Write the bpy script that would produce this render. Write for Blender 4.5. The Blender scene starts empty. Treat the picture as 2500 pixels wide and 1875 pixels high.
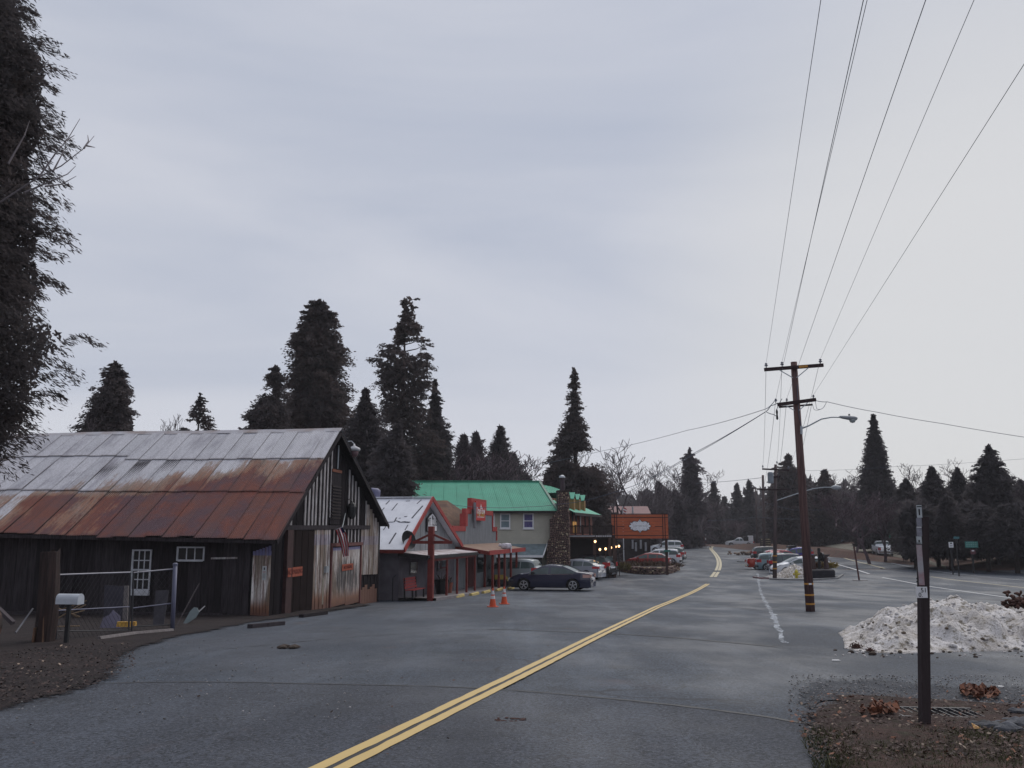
import bpy, bmesh, math, random
import numpy as np
from mathutils import Vector, Matrix, noise as mnoise

SC = bpy.context.scene
COL = SC.collection
R = math.radians

# ------------------------------------------------------------------ camera
CZ, PITCH, FPX = 1.5, R(9.58), 2147.0
cam_d = bpy.data.cameras.new('camera')
cam = bpy.data.objects.new('camera', cam_d)
COL.objects.link(cam)
cam.location = (0, 0, CZ)
cam.rotation_euler = (R(90) + PITCH, 0, 0)
cam_d.sensor_width = 36.0
cam_d.lens = 36.0 * FPX / 2500.0
cam_d.clip_start = 0.1
cam_d.clip_end = 3000
SC.camera = cam
SC.render.resolution_x, SC.render.resolution_y = 1024, 768

# ------------------------------------------------------------------ sky and sun
SUN_EL, SUN_AZ = R(50), R(34)          # azimuth clockwise from +Y
wd = bpy.data.worlds.new('World'); SC.world = wd; wd.use_nodes = True
nt = wd.node_tree; nt.nodes.clear()
def wn(t, **k):
    n = nt.nodes.new(t)
    for a, b in k.items(): setattr(n, a, b)
    return n
def wl(a, b): nt.links.new(a, b)
w_out = wn('ShaderNodeOutputWorld'); w_bg = wn('ShaderNodeBackground')
w_bg.inputs['Strength'].default_value = 0.082
sky = wn('ShaderNodeTexSky', sky_type='NISHITA', sun_disc=False, sun_elevation=SUN_EL, sun_rotation=SUN_AZ)
tc = wn('ShaderNodeTexCoord')
sep = wn('ShaderNodeSeparateXYZ'); wl(tc.outputs['Generated'], sep.inputs[0])
mp = wn('ShaderNodeMapping'); mp.inputs['Scale'].default_value = (1.0, 1.0, 4.6)
wl(tc.outputs['Generated'], mp.inputs['Vector'])
n1 = wn('ShaderNodeTexNoise'); n1.inputs['Scale'].default_value = 1.15; n1.inputs['Detail'].default_value = 5.0
n1.inputs['Roughness'].default_value = 0.5; n1.inputs['Distortion'].default_value = 0.7
wl(mp.outputs[0], n1.inputs['Vector'])
cr = wn('ShaderNodeValToRGB'); wl(n1.outputs['Fac'], cr.inputs[0])
cr.color_ramp.elements[0].position = 0.36; cr.color_ramp.elements[0].color = (4.5, 4.88, 5.85, 1)
cr.color_ramp.elements[1].position = 0.66; cr.color_ramp.elements[1].color = (5.8, 6.0, 6.7, 1)
# overcast: paler towards the horizon
hz = wn('ShaderNodeMapRange'); hz.interpolation_type = 'SMOOTHSTEP'
hz.inputs['From Min'].default_value = 0.02; hz.inputs['From Max'].default_value = 0.20
hz.inputs['To Min'].default_value = 0.8; hz.inputs['To Max'].default_value = 0.0
wl(sep.outputs['Z'], hz.inputs['Value'])
mxh = wn('ShaderNodeMix', data_type='RGBA'); mxh.inputs[7].default_value = (6.9, 6.95, 7.5, 1)
wl(hz.outputs[0], mxh.inputs[0]); wl(cr.outputs[0], mxh.inputs[6])
# brighter cloud where the sun stands behind it
sv = wn('ShaderNodeVectorMath', operation='DOT_PRODUCT')
gv = Vector((math.sin(R(33)) * math.cos(R(11)), math.cos(R(33)) * math.cos(R(11)), math.sin(R(11)))).normalized()
sv.inputs[1].default_value = gv
wl(tc.outputs['Generated'], sv.inputs[0])
gl = wn('ShaderNodeMapRange'); gl.interpolation_type = 'SMOOTHSTEP'
gl.inputs['From Min'].default_value = 0.88; gl.inputs['From Max'].default_value = 0.995
gl.inputs['To Max'].default_value = 0.9
wl(sv.outputs['Value'], gl.inputs['Value'])
mxg = wn('ShaderNodeMix', data_type='RGBA'); mxg.inputs[7].default_value = (6.75, 6.75, 6.8, 1)
wl(gl.outputs[0], mxg.inputs[0]); wl(mxh.outputs[2], mxg.inputs[6])
mxs = wn('ShaderNodeMix', data_type='RGBA'); mxs.inputs[0].default_value = 0.95
wl(sky.outputs[0], mxs.inputs[6]); wl(mxg.outputs[2], mxs.inputs[7])
wl(mxs.outputs[2], w_bg.inputs['Color']); wl(w_bg.outputs[0], w_out.inputs['Surface'])

sun_d = bpy.data.lights.new('sun', 'SUN'); sun_d.energy = 1.5; sun_d.angle = R(50); sun_d.color = (1.0, 0.96, 0.9)
sun = bpy.data.objects.new('sun', sun_d); COL.objects.link(sun)
sdir = Vector((math.sin(SUN_AZ) * math.cos(SUN_EL), math.cos(SUN_AZ) * math.cos(SUN_EL), math.sin(SUN_EL)))
sun.rotation_euler = sdir.to_track_quat('Z', 'Y').to_euler()
sun.location = sdir * 60

vs = SC.view_settings
vs.view_transform = 'Standard'; vs.look = 'None'; vs.gamma = 1.0; vs.exposure = 0.35
vs.use_curve_mapping = False
SC.cycles.max_bounces = 5
SC.cycles.diffuse_bounces = 3
SC.cycles.glossy_bounces = 2
SC.cycles.transparent_max_bounces = 6

# ------------------------------------------------------------------ helpers
rng = random.Random(11)
def ray(px, py):
    a, b = px - 1250.0, 937.5 - py
    c, s = math.cos(PITCH), math.sin(PITCH)
    return Vector((a, FPX * c - b * s, FPX * s + b * c))
def A(px, py, Y):
    d = ray(px, py); t = Y / d.y
    return Vector((d.x * t, Y, CZ + d.z * t))
def ATZ(px, py, z):
    d = ray(px, py); t = (z - CZ) / d.z
    return Vector((d.x * t, d.y * t, z))
PROF = [(-60, 2.4), (-20, .8), (0, 0), (20, -.8), (40, -1.6), (52, -1.95), (65, -2.1), (100, -2.1), (140, -1.55),
        (185, -1.25), (205, -1.45), (245, -3.2), (400, -7), (900, -9), (2500, -9)]
def base_z(Y):
    P = PROF
    if Y <= P[0][0]: return P[0][1]
    for i in range(len(P) - 1):
        if Y < P[i + 1][0]:
            x0, y0 = P[i]; x1, y1 = P[i + 1]; h = x1 - x0
            def sl(j):
                if j <= 0 or j >= len(P) - 1: return (P[1][1] - P[0][1]) / (P[1][0] - P[0][0]) if j <= 0 else 0.0
                return (P[j + 1][1] - P[j - 1][1]) / (P[j + 1][0] - P[j - 1][0])
            m0, m1 = sl(i), sl(i + 1)
            if y0 == y1: m0 = m1 = 0 if i != 6 else 0
            t = (Y - x0) / h
            return ((2*t**3 - 3*t*t + 1) * y0 + (t**3 - 2*t*t + t) * h * m0 + (-2*t**3 + 3*t*t) * y1 + (t**3 - t*t) * h * m1)
    return P[-1][1]
def sstep(a, b, x):
    t = min(1, max(0, (x - a) / (b - a))); return t * t * (3 - 2 * t)
def terr(X, Y):
    z = base_z(Y)
    if Y > 55:
        z += sstep(.27, .40, X / Y) * min(1.7, .0125 * max(0, Y - 60)) * (1 - .0 * Y)
    return z
def G(px, py, dz=0.0):
    d = ray(px, py); lo, prev = 1.0, None
    Y = 1.0
    while Y < 700:
        t = Y / d.y
        if CZ + d.z * t < terr(d.x * t, Y) + dz:
            a, b = Y / 1.02 - .05, Y
            for _ in range(30):
                m = (a + b) / 2; t = m / d.y
                if CZ + d.z * t < terr(d.x * t, m) + dz: b = m
                else: a = m
            t = b / d.y
            return Vector((d.x * t, b, terr(d.x * t, b) + dz))
        Y = Y * 1.02 + .05
    t = 200 / d.y
    return Vector((d.x * t, 200, terr(d.x * t, 200)))
def GZ(x, y, dz=0.0): return Vector((x, y, terr(x, y) + dz))

# ---------------- materials
MATS = {}
def lk(nt, a, b): nt.links.new(a, b)
def mat(name, col, rough=.7, var=.25, scale=3.0, col2=None, bump=0.0, bscale=None, spec=.3, metal=0.0, stretch=None,
        emit=None, island=0.0, coat=0.0, detail=6.0, objrand=0.0):
    """procedural material: two-colour noise, optional per-island / per-object variation, optional bump"""
    if name in MATS: return MATS[name]
    m = bpy.data.materials.new(name); m.use_nodes = True
    n = m.node_tree; b = n.nodes['Principled BSDF']
    b.inputs['Roughness'].default_value = rough
    b.inputs['Specular IOR Level'].default_value = spec
    b.inputs['Metallic'].default_value = metal
    if coat: b.inputs['Coat Weight'].default_value = coat; b.inputs['Coat Roughness'].default_value = .05
    c2 = col2 or tuple(c * (1 - var) for c in col)
    t = n.nodes.new('ShaderNodeTexCoord'); mpn = n.nodes.new('ShaderNodeMapping')
    if stretch: mpn.inputs['Scale'].default_value = stretch
    g = n.nodes.new('ShaderNodeNewGeometry')
    lk(n, g.outputs['Position'], mpn.inputs['Vector'])
    nz = n.nodes.new('ShaderNodeTexNoise'); nz.inputs['Scale'].default_value = scale; nz.inputs['Detail'].default_value = detail
    nz.inputs['Roughness'].default_value = .6
    lk(n, mpn.outputs[0], nz.inputs['Vector'])
    rp = n.nodes.new('ShaderNodeValToRGB')
    rp.color_ramp.elements[0].position = .35; rp.color_ramp.elements[1].position = .65
    rp.color_ramp.elements[0].color = (*c2, 1); rp.color_ramp.elements[1].color = (*col, 1)
    lk(n, nz.outputs['Fac'], rp.inputs[0])
    last = rp.outputs[0]
    if island or objrand:
        mm = n.nodes.new('ShaderNodeMapRange'); v = island or objrand
        mm.inputs['To Min'].default_value = 1 - v; mm.inputs['To Max'].default_value = 1 + v
        if island: lk(n, g.outputs['Random Per Island'], mm.inputs['Value'])
        else:
            oi = n.nodes.new('ShaderNodeObjectInfo'); lk(n, oi.outputs['Random'], mm.inputs['Value'])
        vm = n.nodes.new('ShaderNodeVectorMath'); vm.operation = 'SCALE'
        lk(n, last, vm.inputs[0]); lk(n, mm.outputs[0], vm.inputs['Scale']); last = vm.outputs[0]
    lk(n, last, b.inputs['Base Color'])
    if bump:
        nb = n.nodes.new('ShaderNodeTexNoise'); nb.inputs['Scale'].default_value = bscale or scale * 4; nb.inputs['Detail'].default_value = 5
        lk(n, mpn.outputs[0], nb.inputs['Vector'])
        bp = n.nodes.new('ShaderNodeBump'); bp.inputs['Strength'].default_value = bump; bp.inputs['Distance'].default_value = .03
        lk(n, nb.outputs['Fac'], bp.inputs['Height']); lk(n, bp.outputs[0], b.inputs['Normal'])
    if emit:
        b.inputs['Emission Color'].default_value = (*emit[:3], 1); b.inputs['Emission Strength'].default_value = emit[3]
    MATS[name] = m
    return m
class NB:
    """small node builder for the hand-made materials"""
    def __init__(s, name):
        s.m = bpy.data.materials.new(name); s.m.use_nodes = True; MATS[name] = s.m
        s.n = s.m.node_tree; s.b = s.n.nodes['Principled BSDF']
    def node(s, t, **k):
        x = s.n.nodes.new(t)
        for a, v in k.items(): setattr(x, a, v)
        return x
    def put(s, sock, v):
        if isinstance(v, (int, float)): sock.default_value = v
        elif isinstance(v, tuple): sock.default_value = v if len(v) != 3 or sock.type != 'RGBA' else (*v, 1)
        else: s.n.links.new(v, sock)
    def math(s, op, a, b=0.0, clamp=False):
        x = s.node('ShaderNodeMath', operation=op, use_clamp=clamp); s.put(x.inputs[0], a); s.put(x.inputs[1], b); return x.outputs[0]
    def noise(s, vec, scale, detail=5, rough=.6, stretch=None):
        if stretch:
            mpn = s.node('ShaderNodeMapping'); mpn.inputs['Scale'].default_value = stretch; s.put(mpn.inputs['Vector'], vec); vec = mpn.outputs[0]
        x = s.node('ShaderNodeTexNoise'); s.put(x.inputs['Vector'], vec); x.inputs['Scale'].default_value = scale
        x.inputs['Detail'].default_value = detail; x.inputs['Roughness'].default_value = rough; return x.outputs['Fac']
    def mix(s, f, a, b):
        x = s.node('ShaderNodeMix', data_type='RGBA'); s.put(x.inputs[0], f); s.put(x.inputs[6], a); s.put(x.inputs[7], b); return x.outputs[2]
    def ramp(s, f, lo, hi, a=0.0, b=1.0):
        x = s.node('ShaderNodeMapRange', interpolation_type='SMOOTHSTEP'); s.put(x.inputs['Value'], f)
        s.put(x.inputs['From Min'], lo); s.put(x.inputs['From Max'], hi); s.put(x.inputs['To Min'], a); s.put(x.inputs['To Max'], b); return x.outputs[0]
    def bump(s, h, strength=.3, dist=.02):
        x = s.node('ShaderNodeBump'); x.inputs['Strength'].default_value = strength; x.inputs['Distance'].default_value = dist
        s.put(x.inputs['Height'], h); s.n.links.new(x.outputs[0], s.b.inputs['Normal'])

# ---------------- mesh builder
class MB:
    def __init__(s): s.v, s.f, s.mi = [], [], []
    def add(s, vs, fs, mi=0):
        o = len(s.v); s.v += [tuple(p) for p in vs]
        for q in fs: s.f.append(tuple(i + o for i in q)); s.mi.append(mi)
        return s
    def box(s, c, d, m=None, mi=0):
        c = Vector(c); x, y, z = d[0] / 2, d[1] / 2, d[2] / 2
        P = [Vector((sx * x, sy * y, sz * z)) for sx in (-1, 1) for sy in (-1, 1) for sz in (-1, 1)]
        if m is not None: P = [m @ p for p in P]
        return s.add([p + c for p in P], [(0, 1, 3, 2), (4, 6, 7, 5), (0, 4, 5, 1), (2, 3, 7, 6), (0, 2, 6, 4), (1, 5, 7, 3)], mi)
    def span(s, lo, hi, mi=0):
        return s.box([(a + b) / 2 for a, b in zip(lo, hi)], [abs(b - a) for a, b in zip(lo, hi)], mi=mi)
    def bar(s, p0, p1, w, h=None, up=(0, 0, 1), mi=0):
        p0, p1 = Vector(p0), Vector(p1); h = h or w; d = (p1 - p0); L = d.length; d = d / L
        up = Vector(up)
        if abs(d.dot(up)) > .98: up = Vector((1, 0, 0)) if abs(d.x) < .9 else Vector((0, 1, 0))
        x = d.cross(up).normalized(); y = x.cross(d)
        return s.box((p0 + p1) / 2, (w, L, h), Matrix((x, d, y)).transposed(), mi)
    def tube(s, pts, rad, n=8, cap=True, mi=0):
        pts = [Vector(p) for p in pts]
        if isinstance(rad, (int, float)): rad = [rad] * len(pts)
        V, F = [], []
        up = Vector((0, 0, 1)); ref = None
        for i, p in enumerate(pts):
            d = (pts[min(i + 1, len(pts) - 1)] - pts[max(i - 1, 0)]).normalized()
            if ref is None:
                ref = d.cross(up) if abs(d.z) < .95 else d.cross(Vector((1, 0, 0)))
            ref = (ref - d * ref.dot(d)).normalized(); y = d.cross(ref)
            for k in range(n):
                a = 2 * math.pi * k / n; V.append(p + (ref * math.cos(a) + y * math.sin(a)) * rad[i])
        for i in range(len(pts) - 1):
            for k in range(n):
                k2 = (k + 1) % n; F.append((i * n + k, i * n + k2, (i + 1) * n + k2, (i + 1) * n + k))
        if cap: F.append(tuple(range(n))[::-1]); F.append(tuple((len(pts) - 1) * n + k for k in range(n)))
        return s.add(V, F, mi)
    def prism(s, poly, t0, t1, fr=None, mi=0):
        """polygon (x,y) swept t0..t1 along the frame's third axis; fr = function (x,y,t)->point"""
        fr = fr or (lambda x, y, t: Vector((x, y, t)))
        n = len(poly); V = [fr(x, y, t0) for x, y in poly] + [fr(x, y, t1) for x, y in poly]
        F = [tuple(range(n))[::-1], tuple(range(n, 2 * n))] + [(i, (i + 1) % n, n + (i + 1) % n, n + i) for i in range(n)]
        return s.add(V, F, mi)
    def lathe(s, prof, c=(0, 0, 0), n=12, axis='z', mi=0):
        V, F = [], []
        c = Vector(c)
        for r, z in prof:
            for k in range(n):
                a = 2 * math.pi * k / n; x, y = r * math.cos(a), r * math.sin(a)
                V.append(c + (Vector((x, y, z)) if axis == 'z' else Vector((x, z, y)) if axis == 'y' else Vector((z, x, y))))
        for i in range(len(prof) - 1):
            for k in range(n):
                k2 = (k + 1) % n; F.append((i * n + k, i * n + k2, (i + 1) * n + k2, (i + 1) * n + k))
        F.append(tuple(range(n))[::-1]); F.append(tuple((len(prof) - 1) * n + k for k in range(n)))
        return s.add(V, F, mi)
    def quad(s, a, b, c, d, mi=0): return s.add([a, b, c, d], [(0, 1, 2, 3)], mi)
    def mesh(s, name, mats, smooth=False):
        me = bpy.data.meshes.new(name); me.from_pydata(s.v, [], s.f)
        for m in (mats if isinstance(mats, (list, tuple)) else [mats]): me.materials.append(m)
        if any(s.mi): me.polygons.foreach_set('material_index', s.mi)
        if smooth: me.polygons.foreach_set('use_smooth', [True] * len(s.f))
        me.update(); return me
    def build(s, name, mats, parent=None, smooth=False, label=None, kind=None):
        o = bpy.data.objects.new(name, s.mesh(name, mats, smooth)); COL.objects.link(o)
        if parent: o.parent = parent
        if label: o['label'] = label
        if kind: o['kind'] = kind
        return o
def place(me, name, parent=None, M=None):
    o = bpy.data.objects.new(name, me); COL.objects.link(o)
    if parent: o.parent = parent
    if M is not None: o.matrix_local = M
    return o
def tag(o, label, cat, group=None):
    o['label'] = label; o['category'] = cat
    if group: o['group'] = group
    return o
def thing(name, label, cat, loc=(0, 0, 0), rz=0.0, group=None, M=None):
    o = bpy.data.objects.new(name, None); o.empty_display_size = .2; COL.objects.link(o)
    if M is not None: o.matrix_world = M
    else: o.location = loc; o.rotation_euler = (0, 0, rz)
    return tag(o, label, cat, group)
def struct(o): o['kind'] = 'structure'; return o
def nparr_mesh(name, V, mats, nper=4, smooth=False):
    """V: (N, nper, 3) array of separate polygons"""
    N = V.shape[0]; me = bpy.data.meshes.new(name)
    me.vertices.add(N * nper); me.vertices.foreach_set('co', V.astype(np.float32).ravel())
    me.loops.add(N * nper); me.loops.foreach_set('vertex_index', np.arange(N * nper, dtype=np.int32))
    me.polygons.add(N); me.polygons.foreach_set('loop_start', np.arange(N, dtype=np.int32) * nper)
    me.polygons.foreach_set('loop_total', np.full(N, nper, dtype=np.int32))
    for m in (mats if isinstance(mats, (list, tuple)) else [mats]): me.materials.append(m)
    me.update(calc_edges=True); return me
def text(s, M, size, m, parent, name='lettering', ext=.004, align='CENTER', sx=1.0):
    cu = bpy.data.curves.new(name, 'FONT'); cu.body = s; cu.size = size; cu.extrude = ext
    cu.align_x = align; cu.align_y = 'CENTER'; cu.materials.append(m); cu.space_character = 1.0
    o = bpy.data.objects.new(name, cu); COL.objects.link(o); o.parent = parent
    o.matrix_local = M @ Matrix.Diagonal((sx, 1, 1, 1)); return o
def frameM(o, x, y, z):
    M = Matrix((Vector(x), Vector(y), Vector(z))).transposed().to_4x4(); M.translation = Vector(o); return M
def interp(pts, x):
    if x <= pts[0][0]: return pts[0][1]
    for (x0, y0), (x1, y1) in zip(pts, pts[1:]):
        if x <= x1: return y0 + (y1 - y0) * (x - x0) / (x1 - x0)
    return pts[-1][1]

# plain shared materials
M_black = mat('black_paint', (.02, .02, .022), .5)
M_white = mat('white_paint', (.74, .74, .76), .5, var=.08)
M_red = mat('red_paint', (.35, .042, .038), .6, var=.3)
M_redpost = mat('dark_red_post', (.20, .035, .03), .65, var=.35)
M_wood = mat('brown_weathered_wood', (.085, .05, .042), .8, var=.5, scale=5, stretch=(6, 6, .5), bump=.3)
M_greywood = mat('grey_wood', (.17, .15, .15), .8, var=.4, scale=4, stretch=(6, 6, .5), bump=.3)
M_steel = mat('galvanised_steel', (.42, .45, .48), .4, var=.15, spec=.5, metal=.3)
M_glass = mat('dark_glass', (.035, .045, .05), .06, var=.3, spec=.6, scale=.6)
# ================================================================= GROUND
def resample(pts, n):
    pts = [Vector((p[0], p[1])) for p in pts]
    L = [0]
    for a, b in zip(pts, pts[1:]): L.append(L[-1] + (b - a).length)
    out = []
    for i in range(n):
        s = L[-1] * i / (n - 1)
        for k in range(len(pts) - 1):
            if s <= L[k + 1] or k == len(pts) - 2:
                t = (s - L[k]) / max(1e-9, L[k + 1] - L[k]); out.append(pts[k].lerp(pts[k + 1], min(1, t))); break
    return out
def smooth(pts, it=2):
    pts = [Vector((p[0], p[1])) for p in pts]
    for _ in range(it):
        q = [pts[0]]
        for a, b in zip(pts, pts[1:]): q += [a.lerp(b, .25), a.lerp(b, .75)]
        q.append(pts[-1]); pts = q
    return pts
def ruled(name, ea, eb, na, nb, dz, m, jit=0.0, jf=1.0, hump=0.0, power=1.0, seed=0):
    a, b = resample(ea, na), resample(eb, na); V, F = [], []
    for i in range(na):
        pa = a[i]
        if jit:
            t = (b[i] - a[i]).normalized()
            pa = pa + t * jit * (mnoise.noise((pa.x * jf, pa.y * jf, seed)) + .5 * mnoise.noise((pa.x * jf * 4, pa.y * jf * 4, seed + 5)))
        for j in range(nb):
            f = (j / (nb - 1)) ** power; p = pa.lerp(b[i], f)
            h = hump * (min(1, f * 6) * (.6 + .8 * mnoise.noise((p.x * 1.3, p.y * 1.3, seed + 9)))) if hump else 0
            V.append((p.x, p.y, terr(p.x, p.y) + dz + h))
    for i in range(na - 1):
        for j in range(nb - 1):
            F.append((i * nb + j, i * nb + j + 1, (i + 1) * nb + j + 1, (i + 1) * nb + j))
    mb = MB(); mb.v = V; mb.f = F; mb.mi = [0] * len(F)
    o = struct(mb.build(name, m, smooth=True)); at = o.data.attributes.new('edge', 'FLOAT', 'POINT')
    at.data.foreach_set('value', [((b[i] - a[i]).length * (j / (nb - 1)) ** power) for i in range(na) for j in range(nb)])
    return o
def gpts(lst): return [G(*p).xy for p in lst]

# --- materials of the ground
def asphalt(name, a, b, wet):
    k = NB(name); g = k.node('ShaderNodeNewGeometry').outputs['Position']
    big = k.noise(g, .20, 6, .62, (1, .4, 1)); mid = k.noise(g, .8, 6, .68); fine = k.noise(g, 26, 6, .85)
    col = k.mix(k.ramp(big, .36, .68), a, b)
    col = k.mix(k.math('MULTIPLY', k.ramp(mid, .48, .68), .6), col, tuple(c * .55 for c in a))
    col = k.mix(k.ramp(fine, .41, .57), tuple(c * .16 for c in a), col)
    sp = k.ramp(k.noise(g, 48, 3, .7), .60, .70)
    col = k.mix(k.math('MULTIPLY', sp, .6), col, (.30, .29, .31))
    st = k.noise(g, .55, 4, .6, (1.1, .8, 1))
    col = k.mix(k.math('MULTIPLY', k.ramp(st, .62, .74), .35), col, (.09, .055, .05))
    # lane-wise wear, tyre-darkened streaks and fine map cracking
    mr = k.node('ShaderNodeMapping'); mr.inputs['Rotation'].default_value = (0, 0, R(15)); mr.inputs['Scale'].default_value = (1.1, .045, 1); k.put(mr.inputs['Vector'], g)
    lane = k.noise(mr.outputs[0], 1.0, 4, .6); col = k.mix(k.math('MULTIPLY', k.ramp(lane, .50, .64), .38), col, tuple(c * .55 for c in a)); col = k.mix(k.math('MULTIPLY', k.ramp(lane, .46, .36), .14), col, tuple(c * 1.3 for c in b))
    wp = k.node('ShaderNodeVectorMath', operation='ADD'); k.put(wp.inputs[0], g); nn = k.node('ShaderNodeTexNoise'); nn.inputs['Scale'].default_value = 1.3; nn.inputs['Detail'].default_value = 4; k.put(nn.inputs['Vector'], g); k.put(wp.inputs[1], nn.outputs['Color'])
    vo = k.node('ShaderNodeTexVoronoi', feature='DISTANCE_TO_EDGE'); vo.inputs['Scale'].default_value = .42; k.put(vo.inputs['Vector'], wp.outputs[0])
    crk = k.math('MULTIPLY', k.ramp(vo.outputs['Distance'], .016, .004), k.ramp(k.noise(g, .12, 3), .47, .60)); col = k.mix(k.math('MULTIPLY', crk, .75), col, (.018, .018, .022))
    k.put(k.b.inputs['Base Color'], col)
    w = k.ramp(k.noise(g, .35, 5, .6, (1, .5, 1)), .38, .66, wet[0], wet[1])
    k.put(k.b.inputs['Roughness'], w); k.b.inputs['Specular IOR Level'].default_value = .28
    k.bump(fine, .5, .015)
    return k.m
M_road = asphalt('wet_asphalt', (.050, .062, .086), (.088, .108, .142), (.80, .50))
M_near = asphalt('newer_asphalt', (.050, .057, .077), (.080, .092, .118), (.84, .58))
def dirtmat(name, a, b, c, sc=1.0, feather=0.0):
    k = NB(name); g = k.node('ShaderNodeNewGeometry').outputs['Position']
    n = k.noise(g, 1.1 * sc, 6, .65); f = k.noise(g, 22 * sc, 4, .8); q = k.noise(g, 5 * sc, 5, .7)
    col = k.mix(k.ramp(n, .38, .62), a, b); col = k.mix(k.ramp(q, .5, .66), col, c)
    col = k.mix(k.ramp(f, .25, .7), tuple(x * .4 for x in a), col)
    k.put(k.b.inputs['Base Color'], col); k.b.inputs['Roughness'].default_value = .9; k.b.inputs['Specular IOR Level'].default_value = .15
    k.bump(f, .8, .04)
    if feather:      # the soil thins out over the paving: ragged, see-through rim
        e = k.node('ShaderNodeAttribute', attribute_name='edge').outputs['Fac']
        x = k.math('ADD', k.math('DIVIDE', e, feather), k.math('MULTIPLY', k.math('SUBTRACT', k.noise(g, 9 * sc, 6, .75), .5), 2.2))
        k.put(k.b.inputs['Alpha'], k.ramp(x, .35, .65))
    return k.m
M_dirt = dirtmat('damp_leafy_soil', (.055, .034, .031), (.088, .050, .042), (.060, .054, .036), feather=.5)
M_dirt_shade = dirtmat('shaded_yard_soil', (.030, .023, .025), (.046, .034, .034), (.036, .032, .028), feather=.6)  # darker copy of the soil: the yard's shade is put into its colour
M_verge = dirtmat('leaf_litter_bank', (.09, .05, .045), (.13, .068, .05), (.10, .095, .06), .35)
M_grav = dirtmat('gravel_soil', (.085, .092, .11), (.15, .155, .17), (.07, .065, .075), 2.6, feather=1.7)
M_yel = None
def paint(name, col, wear, base=(.10, .105, .115), rough=.55, alpha=False):
    k = NB(name); g = k.node('ShaderNodeNewGeometry').outputs['Position']
    n = k.noise(g, 14, 6, .75); q = k.noise(g, 1.2, 3)
    f = k.ramp(k.math('ADD', n, k.math('MULTIPLY', q, .3)), wear - .07, wear + .07)
    k.put(k.b.inputs['Base Color'], k.mix(f, base, k.mix(k.noise(g, 3, 4), tuple(c * .8 for c in col), col)))
    k.b.inputs['Roughness'].default_value = rough
    if alpha: k.put(k.b.inputs['Alpha'], f)
    return k.m
M_yel = paint('yellow_road_paint', (.56, .395, .14), .455)
M_yelfar = paint('faded_yellow_road_paint', (.42, .36, .22), .5)
M_wline = paint('worn_white_road_paint', (.55, .56, .58), .43)

# --- base ground out to the horizon
def axis(lo, hi, dense, step, n_out):
    a = list(np.arange(dense[0], dense[1] + 1e-6, step))
    l = [dense[0] - (dense[0] - lo) * (i / n_out) ** 2 for i in range(n_out, 0, -1)]
    r = [dense[1] + (hi - dense[1]) * (i / n_out) ** 2 for i in range(1, n_out + 1)]
    return l + a + r
def grid(name, xs, ys, zf, m):
    V = [(x, y, zf(x, y)) for y in ys for x in xs]; nx = len(xs)
    F = [(j * nx + i, j * nx + i + 1, (j + 1) * nx + i + 1, (j + 1) * nx + i) for j in range(len(ys) - 1) for i in range(nx - 1)]
    mb = MB(); mb.v = V; mb.f = F; mb.mi = [0] * len(F); return struct(mb.build(name, m, smooth=True))
grid('ground', axis(-1400, 1400, (-60, 100), 8, 14), axis(-500, 2400, (-20, 260), 6, 14), lambda x, y: terr(x, y) - .14, M_verge)

# --- far edge of the paved area on the right (S pixels along the verge)
VE = [(2900, 1392), (2500, 1392), (2420, 1393), (2335, 1391), (2294, 1387), (2233, 1367), (2131, 1351), (2050, 1341), (1990, 1331), (1930, 1323), (1880, 1319)]
VEW = [G(*p).xy for p in VE]
def R_of(Y):
    if Y < VEW[4].y: return 95.0
    pts = sorted([(p.y, p.x) for p in VEW[4:]]); 
    return interp(pts, Y)
Y4 = VEW[4].y
ys = list(np.arange(-16, 12, 1.0)) + list(np.arange(12, 70, 1.5)) + list(np.arange(70, 240, 3.0))
V, F = [], []; nc = 44
for y in ys:
    Lx, Rx = -16.0, R_of(y)
    if y > 70: Lx = -10
    for i in range(nc):
        x = Lx + (Rx - Lx) * i / (nc - 1); V.append((x, y, terr(x, y)))
for j in range(len(ys) - 1):
    for i in range(nc - 1): F.append((j * nc + i, j * nc + i + 1, (j + 1) * nc + i + 1, (j + 1) * nc + i))
mb = MB(); mb.v, mb.f, mb.mi = V, F, [0] * len(F); struct(mb.build('road', M_road, smooth=True))

# --- leafy bank beyond the highway
def seg_d(p, a, b):
    ab = b - a; t = max(0, min(1, (p - a).dot(ab) / ab.length_squared)); return (p - a - ab * t).length
def verge_z(x, y):
    out = (x > R_of(y)) if y > Y4 else False
    yb = interp(sorted([(p.x, p.y) for p in VEW[:5]]), x)
    if x > VEW[4].x and y > yb: out = True
    z = terr(x, y)
    if not out: return z - .10
    p = Vector((x, y)); d = min(seg_d(p, a, b) for a, b in zip(VEW, VEW[1:]))
    return z + .02 + (1 - .9 * sstep(140, 180, y)) * (1.05 * sstep(0, 11, d) + .025 * min(d, 60)) + .10 * sstep(0, 2, d) * mnoise.noise((x * .5, y * .5, 3))
grid('verge', list(np.arange(16, 100, 1.3)), list(np.arange(52, 224, 1.3)), verge_z, M_verge)
# beige gravel shoulder along the far edge line
sh = smooth(gpts([(2310, 1391), (2233, 1369), (2131, 1353), (2050, 1343), (1990, 1333), (1930, 1325)]))
sh2 = smooth(gpts([(2310, 1384), (2240, 1358), (2140, 1338), (2060, 1333), (1995, 1327), (1932, 1321)]))
M_shl = dirtmat('pale_gravel_shoulder', (.17, .16, .135), (.21, .19, .15), (.12, .11, .085), .6, feather=1.2)
o = ruled('gravel_shoulder', sh, sh2, 60, 6, 0.05, M_shl)
for v in o.data.vertices: v.co.z = max(v.co.z, verge_z(v.co.x, v.co.y) + .03)

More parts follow.
